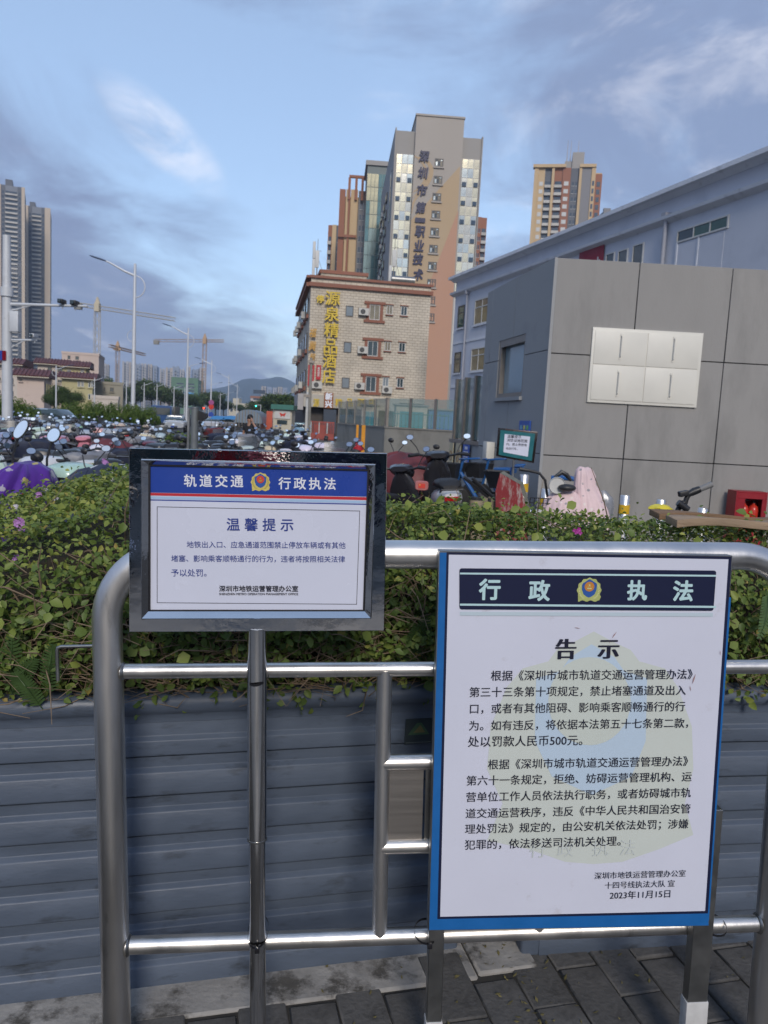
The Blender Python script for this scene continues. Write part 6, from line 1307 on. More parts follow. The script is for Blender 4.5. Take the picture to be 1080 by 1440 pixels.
    if ws:
        m = MB(); m.rings([[(x, .36+.25*z_-1.1*x*x-.0, .98+z_) for x in (-.18, -.09, 0, .09, .18)]+[(x, .366+.25*z_-1.1*x*x, .98+z_) for x in (.18, .09, 0, -.09, -.18)] for z_ in (0, .12, .24)]); m.build('windscreen', glass('windscreen', (.08, .09, .10), .35, .55), t, smooth=True)
    return t
MQUILT = [mat('cape_navy', (.022, .028, .055), .5, 0, .2, 6, .004, 14), mat('cape_maroon', (.13, .025, .028), .55, 0, .2, 6, .004, 14), mat('cape_grey', (.19, .20, .23), .5, 0, .2, 6, .004, 14)]
protos = {'plain': scooter_proto(), 'box': scooter_proto(1), 'colour box': scooter_proto(2), 'navy cape': scooter_proto(0, MQUILT[0]), 'maroon cape': scooter_proto(0, MQUILT[1]), 'grey cape': scooter_proto(1, MQUILT[2]), 'screen': scooter_proto(1, None, True)}
index_kids()
DESC = {'plain': 'scooter with no rear box', 'box': 'scooter with a black rear box', 'colour box': 'scooter with a body-coloured box lid', 'navy cape': 'scooter wearing a navy wind cape', 'maroon cape': 'scooter wearing a maroon wind cape', 'grey cape': 'scooter with grey cape and box', 'screen': 'scooter with windscreen and box'}
PAL = [('white', (.66, .67, .68), 32), ('black', (.018, .018, .022), 17), ('dark grey', (.07, .075, .085), 12), ('silver blue', (.34, .43, .52), 13), ('pale grey', (.38, .39, .41), 9), ('maroon', (.14, .02, .03), 2), ('navy', (.02, .035, .11), 5), ('mint', (.36, .55, .45), 3), ('pink', (.60, .30, .34), 3), ('cream', (.58, .52, .40), 4)]
used = set()
def put_scooter(x, y, rz, kind, cname, c, label, group, z=0, lean=-4, s=1.0):
    p_ = protos[kind]; first = kind not in used; used.add(kind)
    o = p_ if first else copy_tree(p_)
    o.matrix_world = Matrix.Translation((x, y, .006+(zg(x, y) if y > 3 else 0))) @ Matrix.Rotation(rz, 4, 'Z') @ Matrix.Rotation(R(lean), 4, 'Y') @ Matrix.Scale(s, 4)
    def paint(q):
        q.color = (*c, 1)
        for ch in q.children: paint(ch)
    o['label'] = label; o['group'] = group; PAINT.append((o, c)); return o
PAINT = []
random.seed(41); kinds = ['plain', 'box', 'colour box', 'navy cape', 'maroon cape', 'grey cape', 'screen']; kw = [22, 20, 22, 8, 3, 10, 9]
seen = {}
def row(y, xl, xr, yawc, side, rown, pitch=.66):
    x = xl
    i = 0
    while x < xr:
        kd = random.choices(kinds, kw)[0]; cn, c, _ = random.choices(PAL, [w_ for *_, w_ in PAL])[0]
        c = tuple(v*random.uniform(.85, 1.15) for v in c); i += 1
        lab = f'{cn} {DESC[kd]}, {rown} row {side}, {nth_[min(i-1, 15)]} from left'
        put_scooter(x+random.uniform(-.06, .06), y+random.uniform(-.18, .18), yawc+R(random.gauss(0, 9))+(math.pi if random.random() < .12 else 0), kd, cn, c, lab, 'scooters parked left of the verge' if side == 'left' else 'scooters parked right of the verge', lean=random.choice((-5, -4, -6)), s=random.uniform(1.0, 1.12))
        x += pitch*random.uniform(.85, 1.2)
XL = lambda px, Y: P(px, 600, Y).x
rn = ('first', 'second', 'third', 'fourth', 'fifth', 'sixth', 'seventh', 'eighth', 'ninth', 'tenth', 'eleventh', 'twelfth', 'thirteenth', 'fourteenth')
yl = [9.9, 11.4, 12.9, 14.4, 16.0, 17.7, 19.5, 21.4, 23.5, 25.8, 28.5, 31.5]
for k, y in enumerate(yl): row(y, XL(-24, y), XL(232 if y < 20 else 240, y)-.1, R(160 if k % 4 == 2 else 18), 'left', rn[k])
yr = [7.6, 9.0, 10.3, 12.3, 14.4, 16.8, 19.5, 22.5, 26.0, 30.0, 34.5]
for k, y in enumerate(yr): row(y, XL(300, y), XL((500 if y < 9 else 480 if y < 20 else 440 if y < 30 else 425), y), R(166 if k % 4 == 1 else -14), 'right', rn[k])
# hero scooters seen one by one
def hero(px, Y, rz, kind, cn, c, label, lean=-4, s=1.0, grp='scooters by the grey building'): q = P(px, 640, Y); return put_scooter(q.x, Y, R(rz), kind, cn, c, label, grp, lean=lean, s=s)
hw_ = hero(629, 9.4, 4, 'plain', 'white', (.60, .61, .62), 'white-tailed black-fronted scooter seen from behind, nearest the grey building', s=1.05); hero(583, 10.4, 150, 'maroon cape', 'maroon', (.03, .03, .035), 'black scooter draped with a maroon cape left of the white-tailed one')
hero(560, 8.6, -22, 'box', 'black', (.02, .02, .025), 'black scooter with a rear box just right of the small framed sign'); hero(483, 7.0, 14, 'screen', 'grey', (.3, .3, .32), 'grey scooter with raised mirrors above the top edge of the small sign'); hero(548, 11.6, 8, 'plain', 'grey', (.12, .16, .17), 'grey scooter half hidden behind the maroon caped one')
hero(80, 8.4, 62, 'colour box', 'white', (.66, .66, .65), 'white scooter with a big white-lidded box behind the silver cover', s=1.04, grp='scooters just behind the hedge'); hero(18, 8.3, 66, 'colour box', 'mint', (.42, .60, .50), 'mint scooter with a mint-lidded box behind the purple cover', s=1.04, grp='scooters just behind the hedge')
hero(150, 8.6, 50, 'colour box', 'cream', (.64, .62, .56), 'cream scooter with a cream-lidded box behind the lilac flowers of the hedge', s=1.04, grp='scooters just behind the hedge'); hero(172, 7.3, 150, 'navy cape', 'black', (.02, .02, .03), 'black scooter in a navy cape touching the left edge of the small sign', s=1.03, grp='scooters just behind the hedge'); hero(-4, 9.2, 60, 'colour box', 'white', (.66, .67, .68), 'white scooter with a white-lidded box cut by the left edge of the picture', s=1.04, grp='scooters just behind the hedge'); hero(112, 7.6, 24, 'plain', 'white', (.64, .65, .66), 'plain white scooter standing between the cream and white boxed ones', s=1.03, grp='scooters just behind the hedge')
CH = {}
for o in COL.objects:
    if o.parent is not None: CH.setdefault(o.parent.name, []).append(o)
for o, c in PAINT:
    st = [o]
    while st: q = st.pop(); q.color = (*c, 1); st += CH.get(q.name, [])

for q in CH[hw_.name]:
    if q.name.split('.')[0] in ('leg_shield', 'front_cowl', 'handlebar_cowl', 'front_fender'): q.color = (.018, .018, .022, 1)

# ================================================================== covered and odd machines near the hedge
KF = 2.25
def far_place(x, y, k=KF): return Matrix.Translation((x*k, y*k, EYE*(1-k))) @ Matrix.Scale(k, 4)
def cloth(name, secs, m_, parent, n=40, f1=5, amp=.07, seed=0, thick=True):
    """hanging cover: rings (z, cx, cy, half x, half y) with folds"""
    rg = []
    for (z_, cx, cy, hx, hy) in secs:
        r_ = []
        for k in range(n):
            a = 2*math.pi*k/n; f = 1+amp*math.sin(f1*a+seed+z_*6)+amp*.6*math.sin((f1*2+1)*a-z_*11+seed*2)+amp*.35*math.sin((f1*4)*a+seed*3)
            r_.append((cx+hx*f*math.cos(a)*(1+amp*.22*math.sin(17*a+z_*40+seed)), cy+hy*f*math.sin(a)*(1+amp*.22*math.sin(19*a-z_*33)), z_+min(.02, hx*.10)*math.sin(3*a+seed)))
        rg.append(r_)
    return MB().rings(rg).build(name, m_, parent, smooth=True)
def printed(name, base, spots, scale, thr=.16, rough=.4):
    m = mat(name, base, rough, 0, .12, 6, .003, 25); t = m.node_tree; nn = t.nodes.new; ll = t.links.new; b = t.nodes['Principled BSDF']
    src = b.inputs['Base Color'].links[0].from_socket; tc = nn('ShaderNodeTexCoord'); vo = nn('ShaderNodeTexVoronoi'); vo.inputs['Scale'].default_value = scale; ll(tc.outputs['Object'], vo.inputs[0])
    cmp_ = nn('ShaderNodeMath'); cmp_.operation = 'LESS_THAN'; cmp_.inputs[1].default_value = thr; nz = nn('ShaderNodeTexNoise'); nz.inputs['Scale'].default_value = scale*4; ll(tc.outputs['Object'], nz.inputs[0])
    ad = nn('ShaderNodeMath'); ad.operation = 'MULTIPLY_ADD'; ll(nz.outputs[0], ad.inputs[0]); ad.inputs[1].default_value = .35; ll(vo.outputs['Distance'], ad.inputs[2]); sb = nn('ShaderNodeMath'); sb.operation = 'SUBTRACT'; ll(ad.outputs[0], sb.inputs[0]); sb.inputs[1].default_value = .17; ll(sb.outputs[0], cmp_.inputs[0])
    cr = nn('ShaderNodeValToRGB'); cr.color_ramp.interpolation = 'CONSTANT'; sp = nn('ShaderNodeSeparateColor'); ll(vo.outputs['Color'], sp.inputs[0]); ll(sp.outputs[0], cr.inputs[0])
    for i, c in enumerate(spots):
        e = cr.color_ramp.elements[i] if i < 2 else cr.color_ramp.elements.new(i/len(spots)); e.position = i/len(spots); e.color = (*c, 1)
    mx = nn('ShaderNodeMix'); mx.data_type = 'RGBA'; ll(cmp_.outputs[0], mx.inputs[0]); ll(src, mx.inputs[6]); ll(cr.outputs[0], mx.inputs[7]); ll(mx.outputs[2], b.inputs['Base Color']); return m
MPURP = printed('purple_print', (.085, .02, .26), [(.45, .38, .12), (.40, .10, .03), (.40, .36, .42)], 13, .26)
MPINKC = printed('pink_print', (.70, .53, .53), [(.30, .28, .30), (.74, .66, .62)], 16, .20, .6); MSILV = mat('silver_cover', (.42, .41, .44), .28, .45, .12, 6, .004, 14); MGRID = mat('clear_grey_film', (.25, .26, .28), .25, .1, .2, 30)
# purple cover at the left edge
q = P(22, 700, 3.25); t = thing('scooter_cover', 'purple floral rain cover over a scooter at the left edge behind the hedge', 'cover', far_place(q.x, 3.25))
zt_ = P(20, 643, 3.25).z
cloth('fabric', [(.72, -.02, 0, .13, .20), (.84, -.03, 0, .15, .24), (.96, .0, .0, .14, .26), (1.05, .03, .0, .12, .24), (1.12, .045, .0, .085, .17), (1.155, .05, 0, .035, .08)], MPURP, t, 110, 4, .11, 1)
q = P(66, 690, 3.6); t = thing('scooter_cover', 'crumpled silver and lilac cover hung on handlebars beside the purple cover', 'cover', far_place(q.x, 3.6))
cloth('fabric', [(.80, -.03, 0, .07, .18), (.92, -.01, 0, .085, .2), (1.02, .01, 0, .08, .2), (1.08, .035, 0, .06, .17), (1.105, .045, 0, .025, .08)], MSILV, t, 90, 3, .15, 3)
cloth('lining', [(.72, -.05, -.02, .06, .12), (.86, -.045, -.02, .055, .12), (.93, -.03, -.02, .03, .07)], mat('lilac_lining', (.30, .30, .46), .6, 0, .15, 6), t, 30, 5, .12, 5)
# mirrors that stand clear of the covers
def big_mirror(px0, py0, px1, py1, Y, label, rx, rz, face=-1):
    a, b_ = P(px0, py0, Y), P(px1, py1, Y); t = thing('scooter_mirror', label, 'mirror', far_place(a.x, Y), 'mirrors standing above the covered scooters')
    MB().tube([(0, 0, a.z-.30), (0, 0, a.z), ((b_.x-a.x)*.5, 0, a.z+(b_.z-a.z)*.55), (b_.x-a.x, 0, b_.z)], .0055, 6).build('stem', MBLKP, t, smooth=True)
    m = MB(); m.M = Matrix.Translation((b_.x-a.x, 0, b_.z)) @ Matrix.Rotation(R(28), 4, 'Y') @ Matrix.Rotation(R(-12), 4, 'X'); m.loft([(-.008, 0, rx, rz), (.0, 0, rx*1.06, rz*1.06), (.02, 0, rx*.8, rz*.8), (.03, 0, rx*.3, rz*.3)], 'Y', 18, 2.2); m.build('shell', MBLKP, t, smooth=True)
    m = MB(); m.M = Matrix.Translation((b_.x-a.x, 0, b_.z)) @ Matrix.Rotation(R(28), 4, 'Y') @ Matrix.Rotation(R(-12), 4, 'X'); m.loft([(-.0095, 0, rx*.88, rz*.88), (-.0085, 0, rx*.9, rz*.9)], 'Y', 18, 2.2); m.build('glass', MMIR, t)
big_mirror(18, 640, 30, 604, 3.2, 'leaning oval mirror rising out of the purple cover', .022, .046); big_mirror(66, 645, 76, 612, 3.6, 'upright oval mirror rising out of the silver cover', .028, .036)
q = P(52, 643, 3.5); t = thing('mirror_back', 'round black mirror back between the purple and silver covers', 'mirror', far_place(q.x, 3.5)); MB().ell((0, 0, q.z), (.030, .018, .026), 16, 10).build('shell', MBLKP, t, smooth=True); MB().tube([(0, 0, q.z-.25), (0, 0, q.z)], .005, 6).build('stem', MBLKP, t)
q = P(108, 660, 4.0); t = thing('scooter_cover', 'dark navy quilted cape over handlebars beside the small sign', 'cover', far_place(P(160, 660, 3.9).x, 3.9, 1.75)); cloth('fabric', [(.6, 0, 0, .17, .15), (.85, 0, 0, .17, .16), (1.0, -.02, 0, .15, .15), (1.09, -.02, 0, .10, .10), (1.12, -.02, 0, .04, .05)], MQUILT[0], t, 40, 4, .1, 2)
# pink-covered moped
q = P(822, 690, 6.4); t = thing('pink_moped', 'small moped under a pale pink patterned rain cover with round white headlamp ring', 'moped', TR(q.x, 6.4))
sc = 6.4/1085
def U(px, py): g_ = P(px, py, 6.4); return g_.x-q.x, g_.z
pk = [(821, 657, 6), (822, 661, 11), (823, 670, 14), (823, 682, 15), (826, 694, 20), (829, 706, 24), (830, 722, 28), (830, 740, 30)]
cloth('cape', [(U(a, b_)[1], U(a, b_)[0], .02, w_*sc, w_*sc*.9) for a, b_, w_ in pk][::-1], MPINKC, t, 110, 5, .055, 2)
cloth('skirt', [(U(a, b_)[1], U(a, b_)[0], -.05, w_*sc, w_*sc*.7) for a, b_, w_ in ((794, 688, 8), (793, 693, 16), (790, 703, 24), (788, 716, 28), (787, 738, 29))][::-1], MPINKC, t, 110, 4, .06, 4)
cloth('sleeve', [(U(a, b_)[1], U(a, b_)[0], .0, w_*sc, w_*sc*.7) for a, b_, w_ in ((848, 690, 5), (850, 700, 13), (849, 712, 14), (847, 735, 12))][::-1], MGRID, t, 48, 3, .06, 6)
x_, z_ = U(779, 681); mm = MB(); mm.lathe([(.060, -.02), (.066, -.03), (.070, -.02), (.066, .0), (.058, .0)], 20, (x_, -.10, z_), 'Y'); mm.build('lamp_ring', MWFR, t, smooth=True); MB().lathe([(.001, -.012), (.058, -.012), (.055, .04), (.001, .05)], 18, (x_, -.10, z_), 'Y').build('lamp', MBLKP, t, smooth=True)
x_, z_ = U(792, 684); MB().ell((x_, -.14, z_), (.075, .05, .032), 14, 8).build('hub_bag', MBLKP, t, smooth=True)
p_ = [U(729, 659), U(742, 661), U(757, 665), U(765, 675), U(767, 690), U(770, 712)]; MB().tube([(a, -.05, b_) for a, b_ in p_], [.017, .014, .011, .011, .011, .012], 8).build('handlebar', MBLKP, t, smooth=True)
p_ = [U(780, 671), U(790, 664), U(797, 668), U(803, 676)]; MB().tube([(a, 0, b_) for a, b_ in p_], [.012, .022, .02, .012], 8).build('brake_lever', MBLKP, t, smooth=True)
x_, z_ = U(757, 709); m = MB()
for k in range(6): m.tube([(x_-.09+.036*k, -.1, z_-.12), (x_-.09+.036*k, -.1, z_+.06)], .004, 4)
for k in range(5): m.tube([(x_-.09, -.1, z_-.10+.04*k), (x_+.09, -.1, z_-.10+.04*k)], .004, 4)
m.build('basket', MBLKP, t)['kind'] = 'stuff'
for k, xx in enumerate((-.42, .30)): MB().lathe([(.17, -.02), (.19, 0), (.17, .02)], 18, (xx, .05, .19), 'Y').build('wheel', MTYRE, t, smooth=True)
box(-.4, .3, -.04, .1, .24, .34).build('frame', MBLKP, t, bev=.03)
x_, z_ = U(757, 722); MB().ell((x_, -.06, z_), (.07, .06, .05), 14, 8).build('front_fender', MWFR, t, smooth=True)
# blue hire bicycles
MBIKE = mat('bike_blue', (.02, .10, .30), .3, 0, .06, 5, coat=.3)
def bike(px, Y, rz, label):
    q = P(px, 680, Y); t = thing('hire_bicycle', label, 'bicycle', TR(q.x, Y, 0, R(rz)), 'blue hire bicycles by the grey building')
    for y, nm in ((.52, 'front_wheel'), (-.50, 'rear_wheel')):
        wl = MB().lathe([(.30, -.018), (.325, 0), (.30, .018), (.29, 0)], 24, (0, y, .325), 'X').build(nm, MTYRE, t, smooth=True); m = MB()
        for k in range(10): a = k*.628; m.tube([(0, y, .325), (0, y+.29*math.cos(a), .325+.29*math.sin(a))], .004, 4)
        m.build('spokes', MRIM, wl)['kind'] = 'stuff'
    m = MB(); m.tube([(0, .38, .78), (0, .1, .42), (0, -.15, .33), (0, -.5, .325)], .028, 8); m.build('frame', MBIKE, t, smooth=True); MB().tube([(0, -.15, .33), (0, -.24, .84)], .018, 8).build('seat_post', MRIM, t)
    MB().tube([(0, .36, .95), (0, .42, .65), (0, .52, .325)], .02, 8).build('fork', MBIKE, t, smooth=True); MB().tube([(-.27, .22, .98), (-.2, .32, .97), (0, .36, .96), (.2, .32, .97), (.27, .22, .98)], .014, 8).build('handlebar', MBIKE, t, smooth=True)
    m = MB(); m.loft([(-.38, .86, .095, .03), (-.28, .87, .085, .035), (-.10, .86, .03, .025)], 'Y', 12); m.build('saddle', MBIKE, t, smooth=True)
    m = MB(); m.rings([[(-.15, .40, .70), (.15, .40, .70), (.15, .60, .70), (-.15, .60, .70)], [(-.19, .38, .90), (.19, .38, .90), (.19, .68, .90), (-.19, .68, .90)], [(-.18, .39, .90), (.18, .39, .90), (.18, .67, .90), (-.18, .67, .90)], [(-.14, .41, .71), (.14, .41, .71), (.14, .59, .71), (-.14, .59, .71)]]); m.build('basket', MBLKP, t)
    m = MB(); m.rings([[(x, -.5+.35*math.cos(a), .325+.35*math.sin(a)) for x in (-.03, .03)]+[(x, -.5+.34*math.cos(a), .325+.34*math.sin(a)) for x in (.03, -.03)] for a in [math.pi*(.2+k*.09) for k in range(9)]]); m.build('rear_mudguard', MBIKE, t)
    MB().lathe([(.10, .03), (.10, .06)], 14, (0, -.15, .33), 'X').build('chain_guard', MBLKP, t)
    return t
bike(684, 10.3, 62, 'blue hire bicycle just right of the white-tailed scooter'); bike(716, 10.6, 50, 'blue hire bicycle farther back behind the red plate'); bike(762, 9.1, 78, 'blue hire bicycle between the red plate and the pink moped')
# khaki drum and cans beside the bicycles
for k, (px, Y, r_, z_, lb) in enumerate(((684, 9.2, .10, .62, 'tan bucket behind the blue bicycle'), (671, 8.9, .085, .60, 'smaller tan bucket with a dark rim in front of the other'))):
    q = P(px, 690, Y); t = thing('bucket', lb, 'bucket', TR(q.x, Y), 'tan buckets'); MB().lathe([(r_*.8, 0), (r_, z_), (r_*.9, z_), (r_*.7, .1)], 18).build('shell', mat('bucket_tan', (.30, .25, .17), .6, 0, .1), t, smooth=True); MB().lathe([(r_*1.04, z_-.03), (r_*1.04, z_)], 18).build('rim', MBLKP if k else MALU, t)
# weathered red plate
MRPL = mat('peeling_red_paint', (.22, .015, .02), .55, .1, .2, 7, .002, 30, dirt=((.34, .27, .25), 14, .50, .60), aniso=(1.6, 1, .45)); 
q = P(720, 700, 6.2); t = thing('red_plate', 'weathered red painted steel plate standing slanted behind the hedge', 'plate', TR(q.x, 6.2))
V = lambda px, py: (P(px, py, 6.2).x-q.x, P(px, py, 6.2).z)
MB().prism([V(703.5, 665), V(697, 690), V(697.5, 760), V(742, 760), V(741, 716), V(731, 681)], 0, .02).build('red_face', MRPL, t)
m = MB(); a, b_, c, d = V(703.5, 665), V(731, 681), V(741, 716), V(742, 760); e = V(737, 683); f_ = V(746, 716)
for p0, p1 in ((a, b_), (b_, c), (c, d)): m.add([(p0[0], -.003, p0[1]), (p1[0], -.003, p1[1]), (p1[0]+.035, .05, p1[1]+.012), (p0[0]+.035, .05, p0[1]+.012)], [(0, 1, 2, 3)])
m.build('steel_edge', mat('grey_edge', (.20, .20, .16), .6, .3, .3, 12), t)
# slanted black braces near the bicycles
t = thing('kick_frame', 'pair of slanted dark bars of a folded rack by the blue bicycles', 'rack', TR(P(665, 690, 7.6).x, 7.6)); V2 = lambda px, py: (P(px, py, 7.6).x-P(665, 690, 7.6).x, P(px, py, 7.6).z)
for a, b_ in (((652, 671), (688, 700)), ((664, 672), (698, 703))):
    p0, p1 = V2(*a), V2(*b_); MB().tube([(p0[0], 0, p0[1]), (p1[0], .1, p1[1])], .018, 6).build('bar', MBLKP, t)
MB().tube([(V2(690, 702)[0], .1, V2(690, 702)[1]), (V2(692, 702)[0], .1, 0)], .018, 6).build('bar', MBLKP, t)
# folded kick scooter stem, yellow bag
Yk = 3.4; q = P(960, 715, Yk); t = thing('folded_scooter', 'black folding scooter stem with a grey grip sticking up behind the timber', 'kick scooter', TR(q.x, Yk)); V3 = lambda px, py, y=0: (P(px, py, Yk).x-q.x, y, P(px, py, Yk).z)
MB().tube([V3(950, 722), V3(956, 712), V3(962, 706)], [.008, .013, .012], 10).build('hinge', MBLKP, t, smooth=True); MB().tube([V3(951, 706, -.02), V3(965, 716, -.02)], .015, 10).build('clamp', MBLKP, t, smooth=True); MB().tube([V3(962, 713), V3(965, 702), V3(970, 693)], .011, 10).build('stem', MBLKP, t, smooth=True)
MB().tube([V3(966, 696), V3(976, 691), V3(984, 688)], [.012, .017, .015], 10).build('throttle_body', MBLKP, t, smooth=True); MB().cbox(V3(961, 694), (.040, .035, .024), Matrix.Rotation(R(-15), 3, 'Y')).build('display', MBLKP, t, bev=.004); MB().tube([V3(984, 688), V3(1001, 681)], [.0125, .0135], 14).build('grip', mat('grip_grey', (.20, .20, .20), .7, 0, .1), t, smooth=True); MB().tube([V3(958, 718), V3(950, 800)], .015, 8).build('lower_stem', MBLKP, t)
q = P(929, 716, 3.2); t = thing('yellow_bag', 'crumpled yellow plastic bag lying on the hedge by the timber', 'bag', TR(q.x, 3.2)); m = MB(); rg_ = []
for i in range(9):
    th = math.pi*(i+.5)/9; r_ = [(math.sin(th)*math.cos(a)*.048*(1+.13*math.sin(5*a+i)), math.sin(th)*math.sin(a)*.04*(1+.13*math.sin(4*a+i*2)), q.z-math.cos(th)*.020*(1+.1*math.sin(3*a))) for a in [k*math.pi/10 for k in range(20)]]; rg_.append(r_)
m.rings(rg_); m.build('film', mat('yellow_plastic', (.70, .58, .04), .35, 0, .1, 20), t, smooth=True)
# red tail lamp paddle with a small flag emblem on the caped scooter
q = P(593, 683, 6.9); t = thing('tail_lamp', 'pink rounded tail lamp paddle with a small red flag between two scooters', 'lamp', TR(q.x, 6.9)); zc0 = q.z
m = MB(); m.loft([(-.02, zc0, .055, .038), (.0, zc0, .062, .045), (.02, zc0, .05, .035)], 'Y', 18, 4); m.build('shell', mat('lamp_pink', (.42, .14, .13), .4), t, smooth=True); MB().box(-.03, .03, -.024, -.0215, zc0-.02, zc0+.02).build('flag', MREDC, t); MB().tube([(0, .02, zc0), (0, .3, zc0-.1), (0, .35, 0)], .012, 6).build('bracket', MBLKP, t)
x_ = -.018; MB().flat([(x_+(.009 if k % 2 == 0 else .0036)*math.sin(k*math.pi/5), zc0+.008+(.009 if k % 2 == 0 else .0036)*math.cos(k*math.pi/5)) for k in range(10)], -.0246).build('star', MGOLD, t)

# ================================================================== vehicles and things along the road
MCPAINT = mat('car_paint', (.5, .5, .5), .2, .2, .04, 3, objcol=True, coat=.6)
def car(px, Y, rz, c, label, kind='van', L_=4.6, W_=1.8, H_=1.75):
    q = P(px, 600, Y); t = thing('parked_car' if kind != 'truck' else 'small_truck', label, 'car' if kind != 'truck' else 'truck', TR(q.x, Y, -DROP, R(rz)), 'vehicles along the road')
    if kind == 'truck':
        m = MB(); m.loft([(-.0, 1.2, 1.0, 1.0), (.1, 1.2, 1.02, 1.05), (1.6, 1.2, 1.02, 1.05), (1.75, 1.1, .98, .9)], 'Y', 16, 8); o = m.build('cab', MCPAINT, t, smooth=True); o.color = (*c, 1)
        box(-1.05, 1.05, 1.9, 6, .8, 2.2).build('cargo_box', MCONC2, t, bev=.03); box(-.85, .85, -.06, -.01, 1.35, 2.0).build('windscreen', MDGLASS, t); box(-1, 1, -.1, 5.8, .4, .6).build('chassis', MBLKP, t)
        for s_ in (-1, 1): box(s_*.75-.15, s_*.75+.15, -.08, -.02, .7, .9).build('headlight', MHEADL, t)
        ws_ = ((.9, 1), (5, 1), (.9, -1), (5, -1))
    else:
        h = H_; m = MB(); m.loft([(-L_/2, .62, W_*.42, .22), (-L_/2+.15, .66, W_*.48, .32), (-L_/2+.9, .68, W_*.5, .36), (L_/2-.9, .68, W_*.5, .36), (L_/2-.1, .66, W_*.48, .32), (L_/2, .62, W_*.42, .2)], 'Y', 18, 4.5); o = m.build('body', MCPAINT, t, smooth=True); o.color = (*c, 1)
        m = MB(); m.loft([(-L_/2+.5 if kind == 'car' else -L_/2+.25, 1.0, W_*.42, .1), (-L_/2+1.3 if kind == 'car' else -L_/2+.7, h-.38, W_*.40, .34), (L_/2-1.2, h-.38, W_*.40, .36), (L_/2-.35, 1.0, W_*.42, .12)], 'Y', 18, 4.5); m.build('greenhouse', MDGLASS, t, smooth=True)
        m = MB(); m.loft([(-L_/2+1.2, h-.09, W_*.36, .05), (L_/2-1.1, h-.09, W_*.37, .06)], 'Y', 14, 4); o = m.build('roof', MCPAINT, t, smooth=True); o.color = (*c, 1)
        for s_ in (-1, 1): MB().ell((s_*W_*.36, -L_/2+.03, .72), (.16, .06, .08), 10, 6).build('headlight', MHEADL, t, smooth=True)
        MB().box(-.26, .26, -L_/2-.02, -L_/2+.02, .42, .54).build('number_plate', MBLUEH, t)
        ws_ = ((-L_*.3, 1), (L_*.3, 1), (-L_*.3, -1), (L_*.3, -1))
    for y, s_ in ws_:
        x = s_*(W_/2-.08 if kind != 'truck' else .92); wl = MB().lathe([(.2, -.1), (.31, -.1), (.32, 0), (.31, .1), (.2, .1)], 18, (x, y, .32), 'X').build('wheel', MTYRE, t, smooth=True); MB().lathe([(.001, -.104), (.2, -.103), (.2, .103), (.001, .104)], 12, (x, y, .32), 'X').build('rim', MRIM, wl)
car(55, 44, 78, (.42, .50, .56), 'pale silver-blue van half hidden behind the scooters at the left', 'van', 4.4, 1.8, 1.55); car(226, 75, 8, (.02, .07, .20), 'small blue truck coming down the road beyond the scooters', 'truck'); car(247, 66, 12, (.45, .47, .50), 'silver car following the blue truck', 'car', 4.5, 1.8, 1.45)
car(308, 75, -10, (.5, .5, .52), 'white car far down the road left of the barrel-roofed cart', 'car', 4.5, 1.8, 1.45); car(420, 62, 5, (.25, .4, .5), 'pale blue car parked by the hotel corner', 'car', 4.4, 1.75, 1.4); car(275, 100, 5, (.02, .02, .03), 'dark car far down the road', 'car', 4.5, 1.8, 1.45)
# barrel-roofed cart
Yc = 52; a, b_ = P(330, 590, Yc), P(368, 590, Yc); zt_ = P(350, 576, Yc).z; w_ = b_.x-a.x; t = thing('covered_cart', 'grey cart with a ribbed barrel-shaped canopy behind the standing person', 'cart', TR((a.x+b_.x)/2, Yc))
MRB2 = mat('canopy_grey', (.17, .22, .27), .5, .2, .1)
arc = lambda r_, k: (-.12*w_+r_*0, 0, 0)
m = MB(); prof = [(w_*.5*math.cos(math.pi*k/14)*(1.0), .9+(zt_-.9)*math.sin(math.pi*k/14)**.7) for k in range(15)]; m.prism(prof, 0, 3); m.build('canopy', MRB2, t, smooth=True)
for k in range(9):
    u = -w_*.44+w_*.11*k; zz_ = .9+(zt_-.9)*max(.05, 1-(2*u/w_)**2)**.35; MB().tube([(u, -.03, .6), (u, -.03, zz_-.02)], .03, 5).build('rib', MALU, t)
box(-w_*.45, w_*.45, .1, 2.8, .45, .9).build('tray', MBLKP, t)
for s_ in (-1, 1): MB().lathe([(.2, -.08), (.3, 0), (.2, .08)], 14, (s_*w_*.4, 1.5, .3), 'X').build('wheel', MTYRE, t, smooth=True)
# kiosk with green roof and red board
Yk = 56; a, b_ = P(384, 590, Yk), P(410, 590, Yk); w_ = b_.x-a.x; z1 = P(397, 576, Yk).z; t = thing('kiosk', 'small white kiosk with a green roof and a red mark before the hotel trees', 'kiosk', TR(a.x, Yk)); box(0, w_, 0, 2, 0, z1).build('wall', MCREAM, t); box(-.15, w_+.15, -.3, 2.1, z1, z1+.35).build('roof', MGRN, t); box(.1, w_-.1, -.08, -.01, z1-.65, z1-.08).build('sign_panel', MWFR, t)
xc = w_*.52; MB().prism([(xc-.25, z1-.2), (xc, z1-.32), (xc+.25, z1-.2), (xc+.12, z1-.52), (xc, z1-.42), (xc-.12, z1-.52)], -.10, -.085).build('red_mark', MREDB, t); box(.3, w_-.3, -.05, -.01, .9, z1-.75).build('hatch', MDGLASS, t)
a = P(375, 578, 54); t = thing('red_board', 'red upright board left of the white kiosk', 'board', TR(a.x, 54)); box(0, .42, 0, .06, .5, a.z).build('panel', mat('board_red', (.45, .08, .04), .6, 0, .2, 5), t)
for s_ in (.03, .39): MB().tube([(s_, .09, 0), (s_, .09, a.z)], .02, 5).build('post', MALU, t)
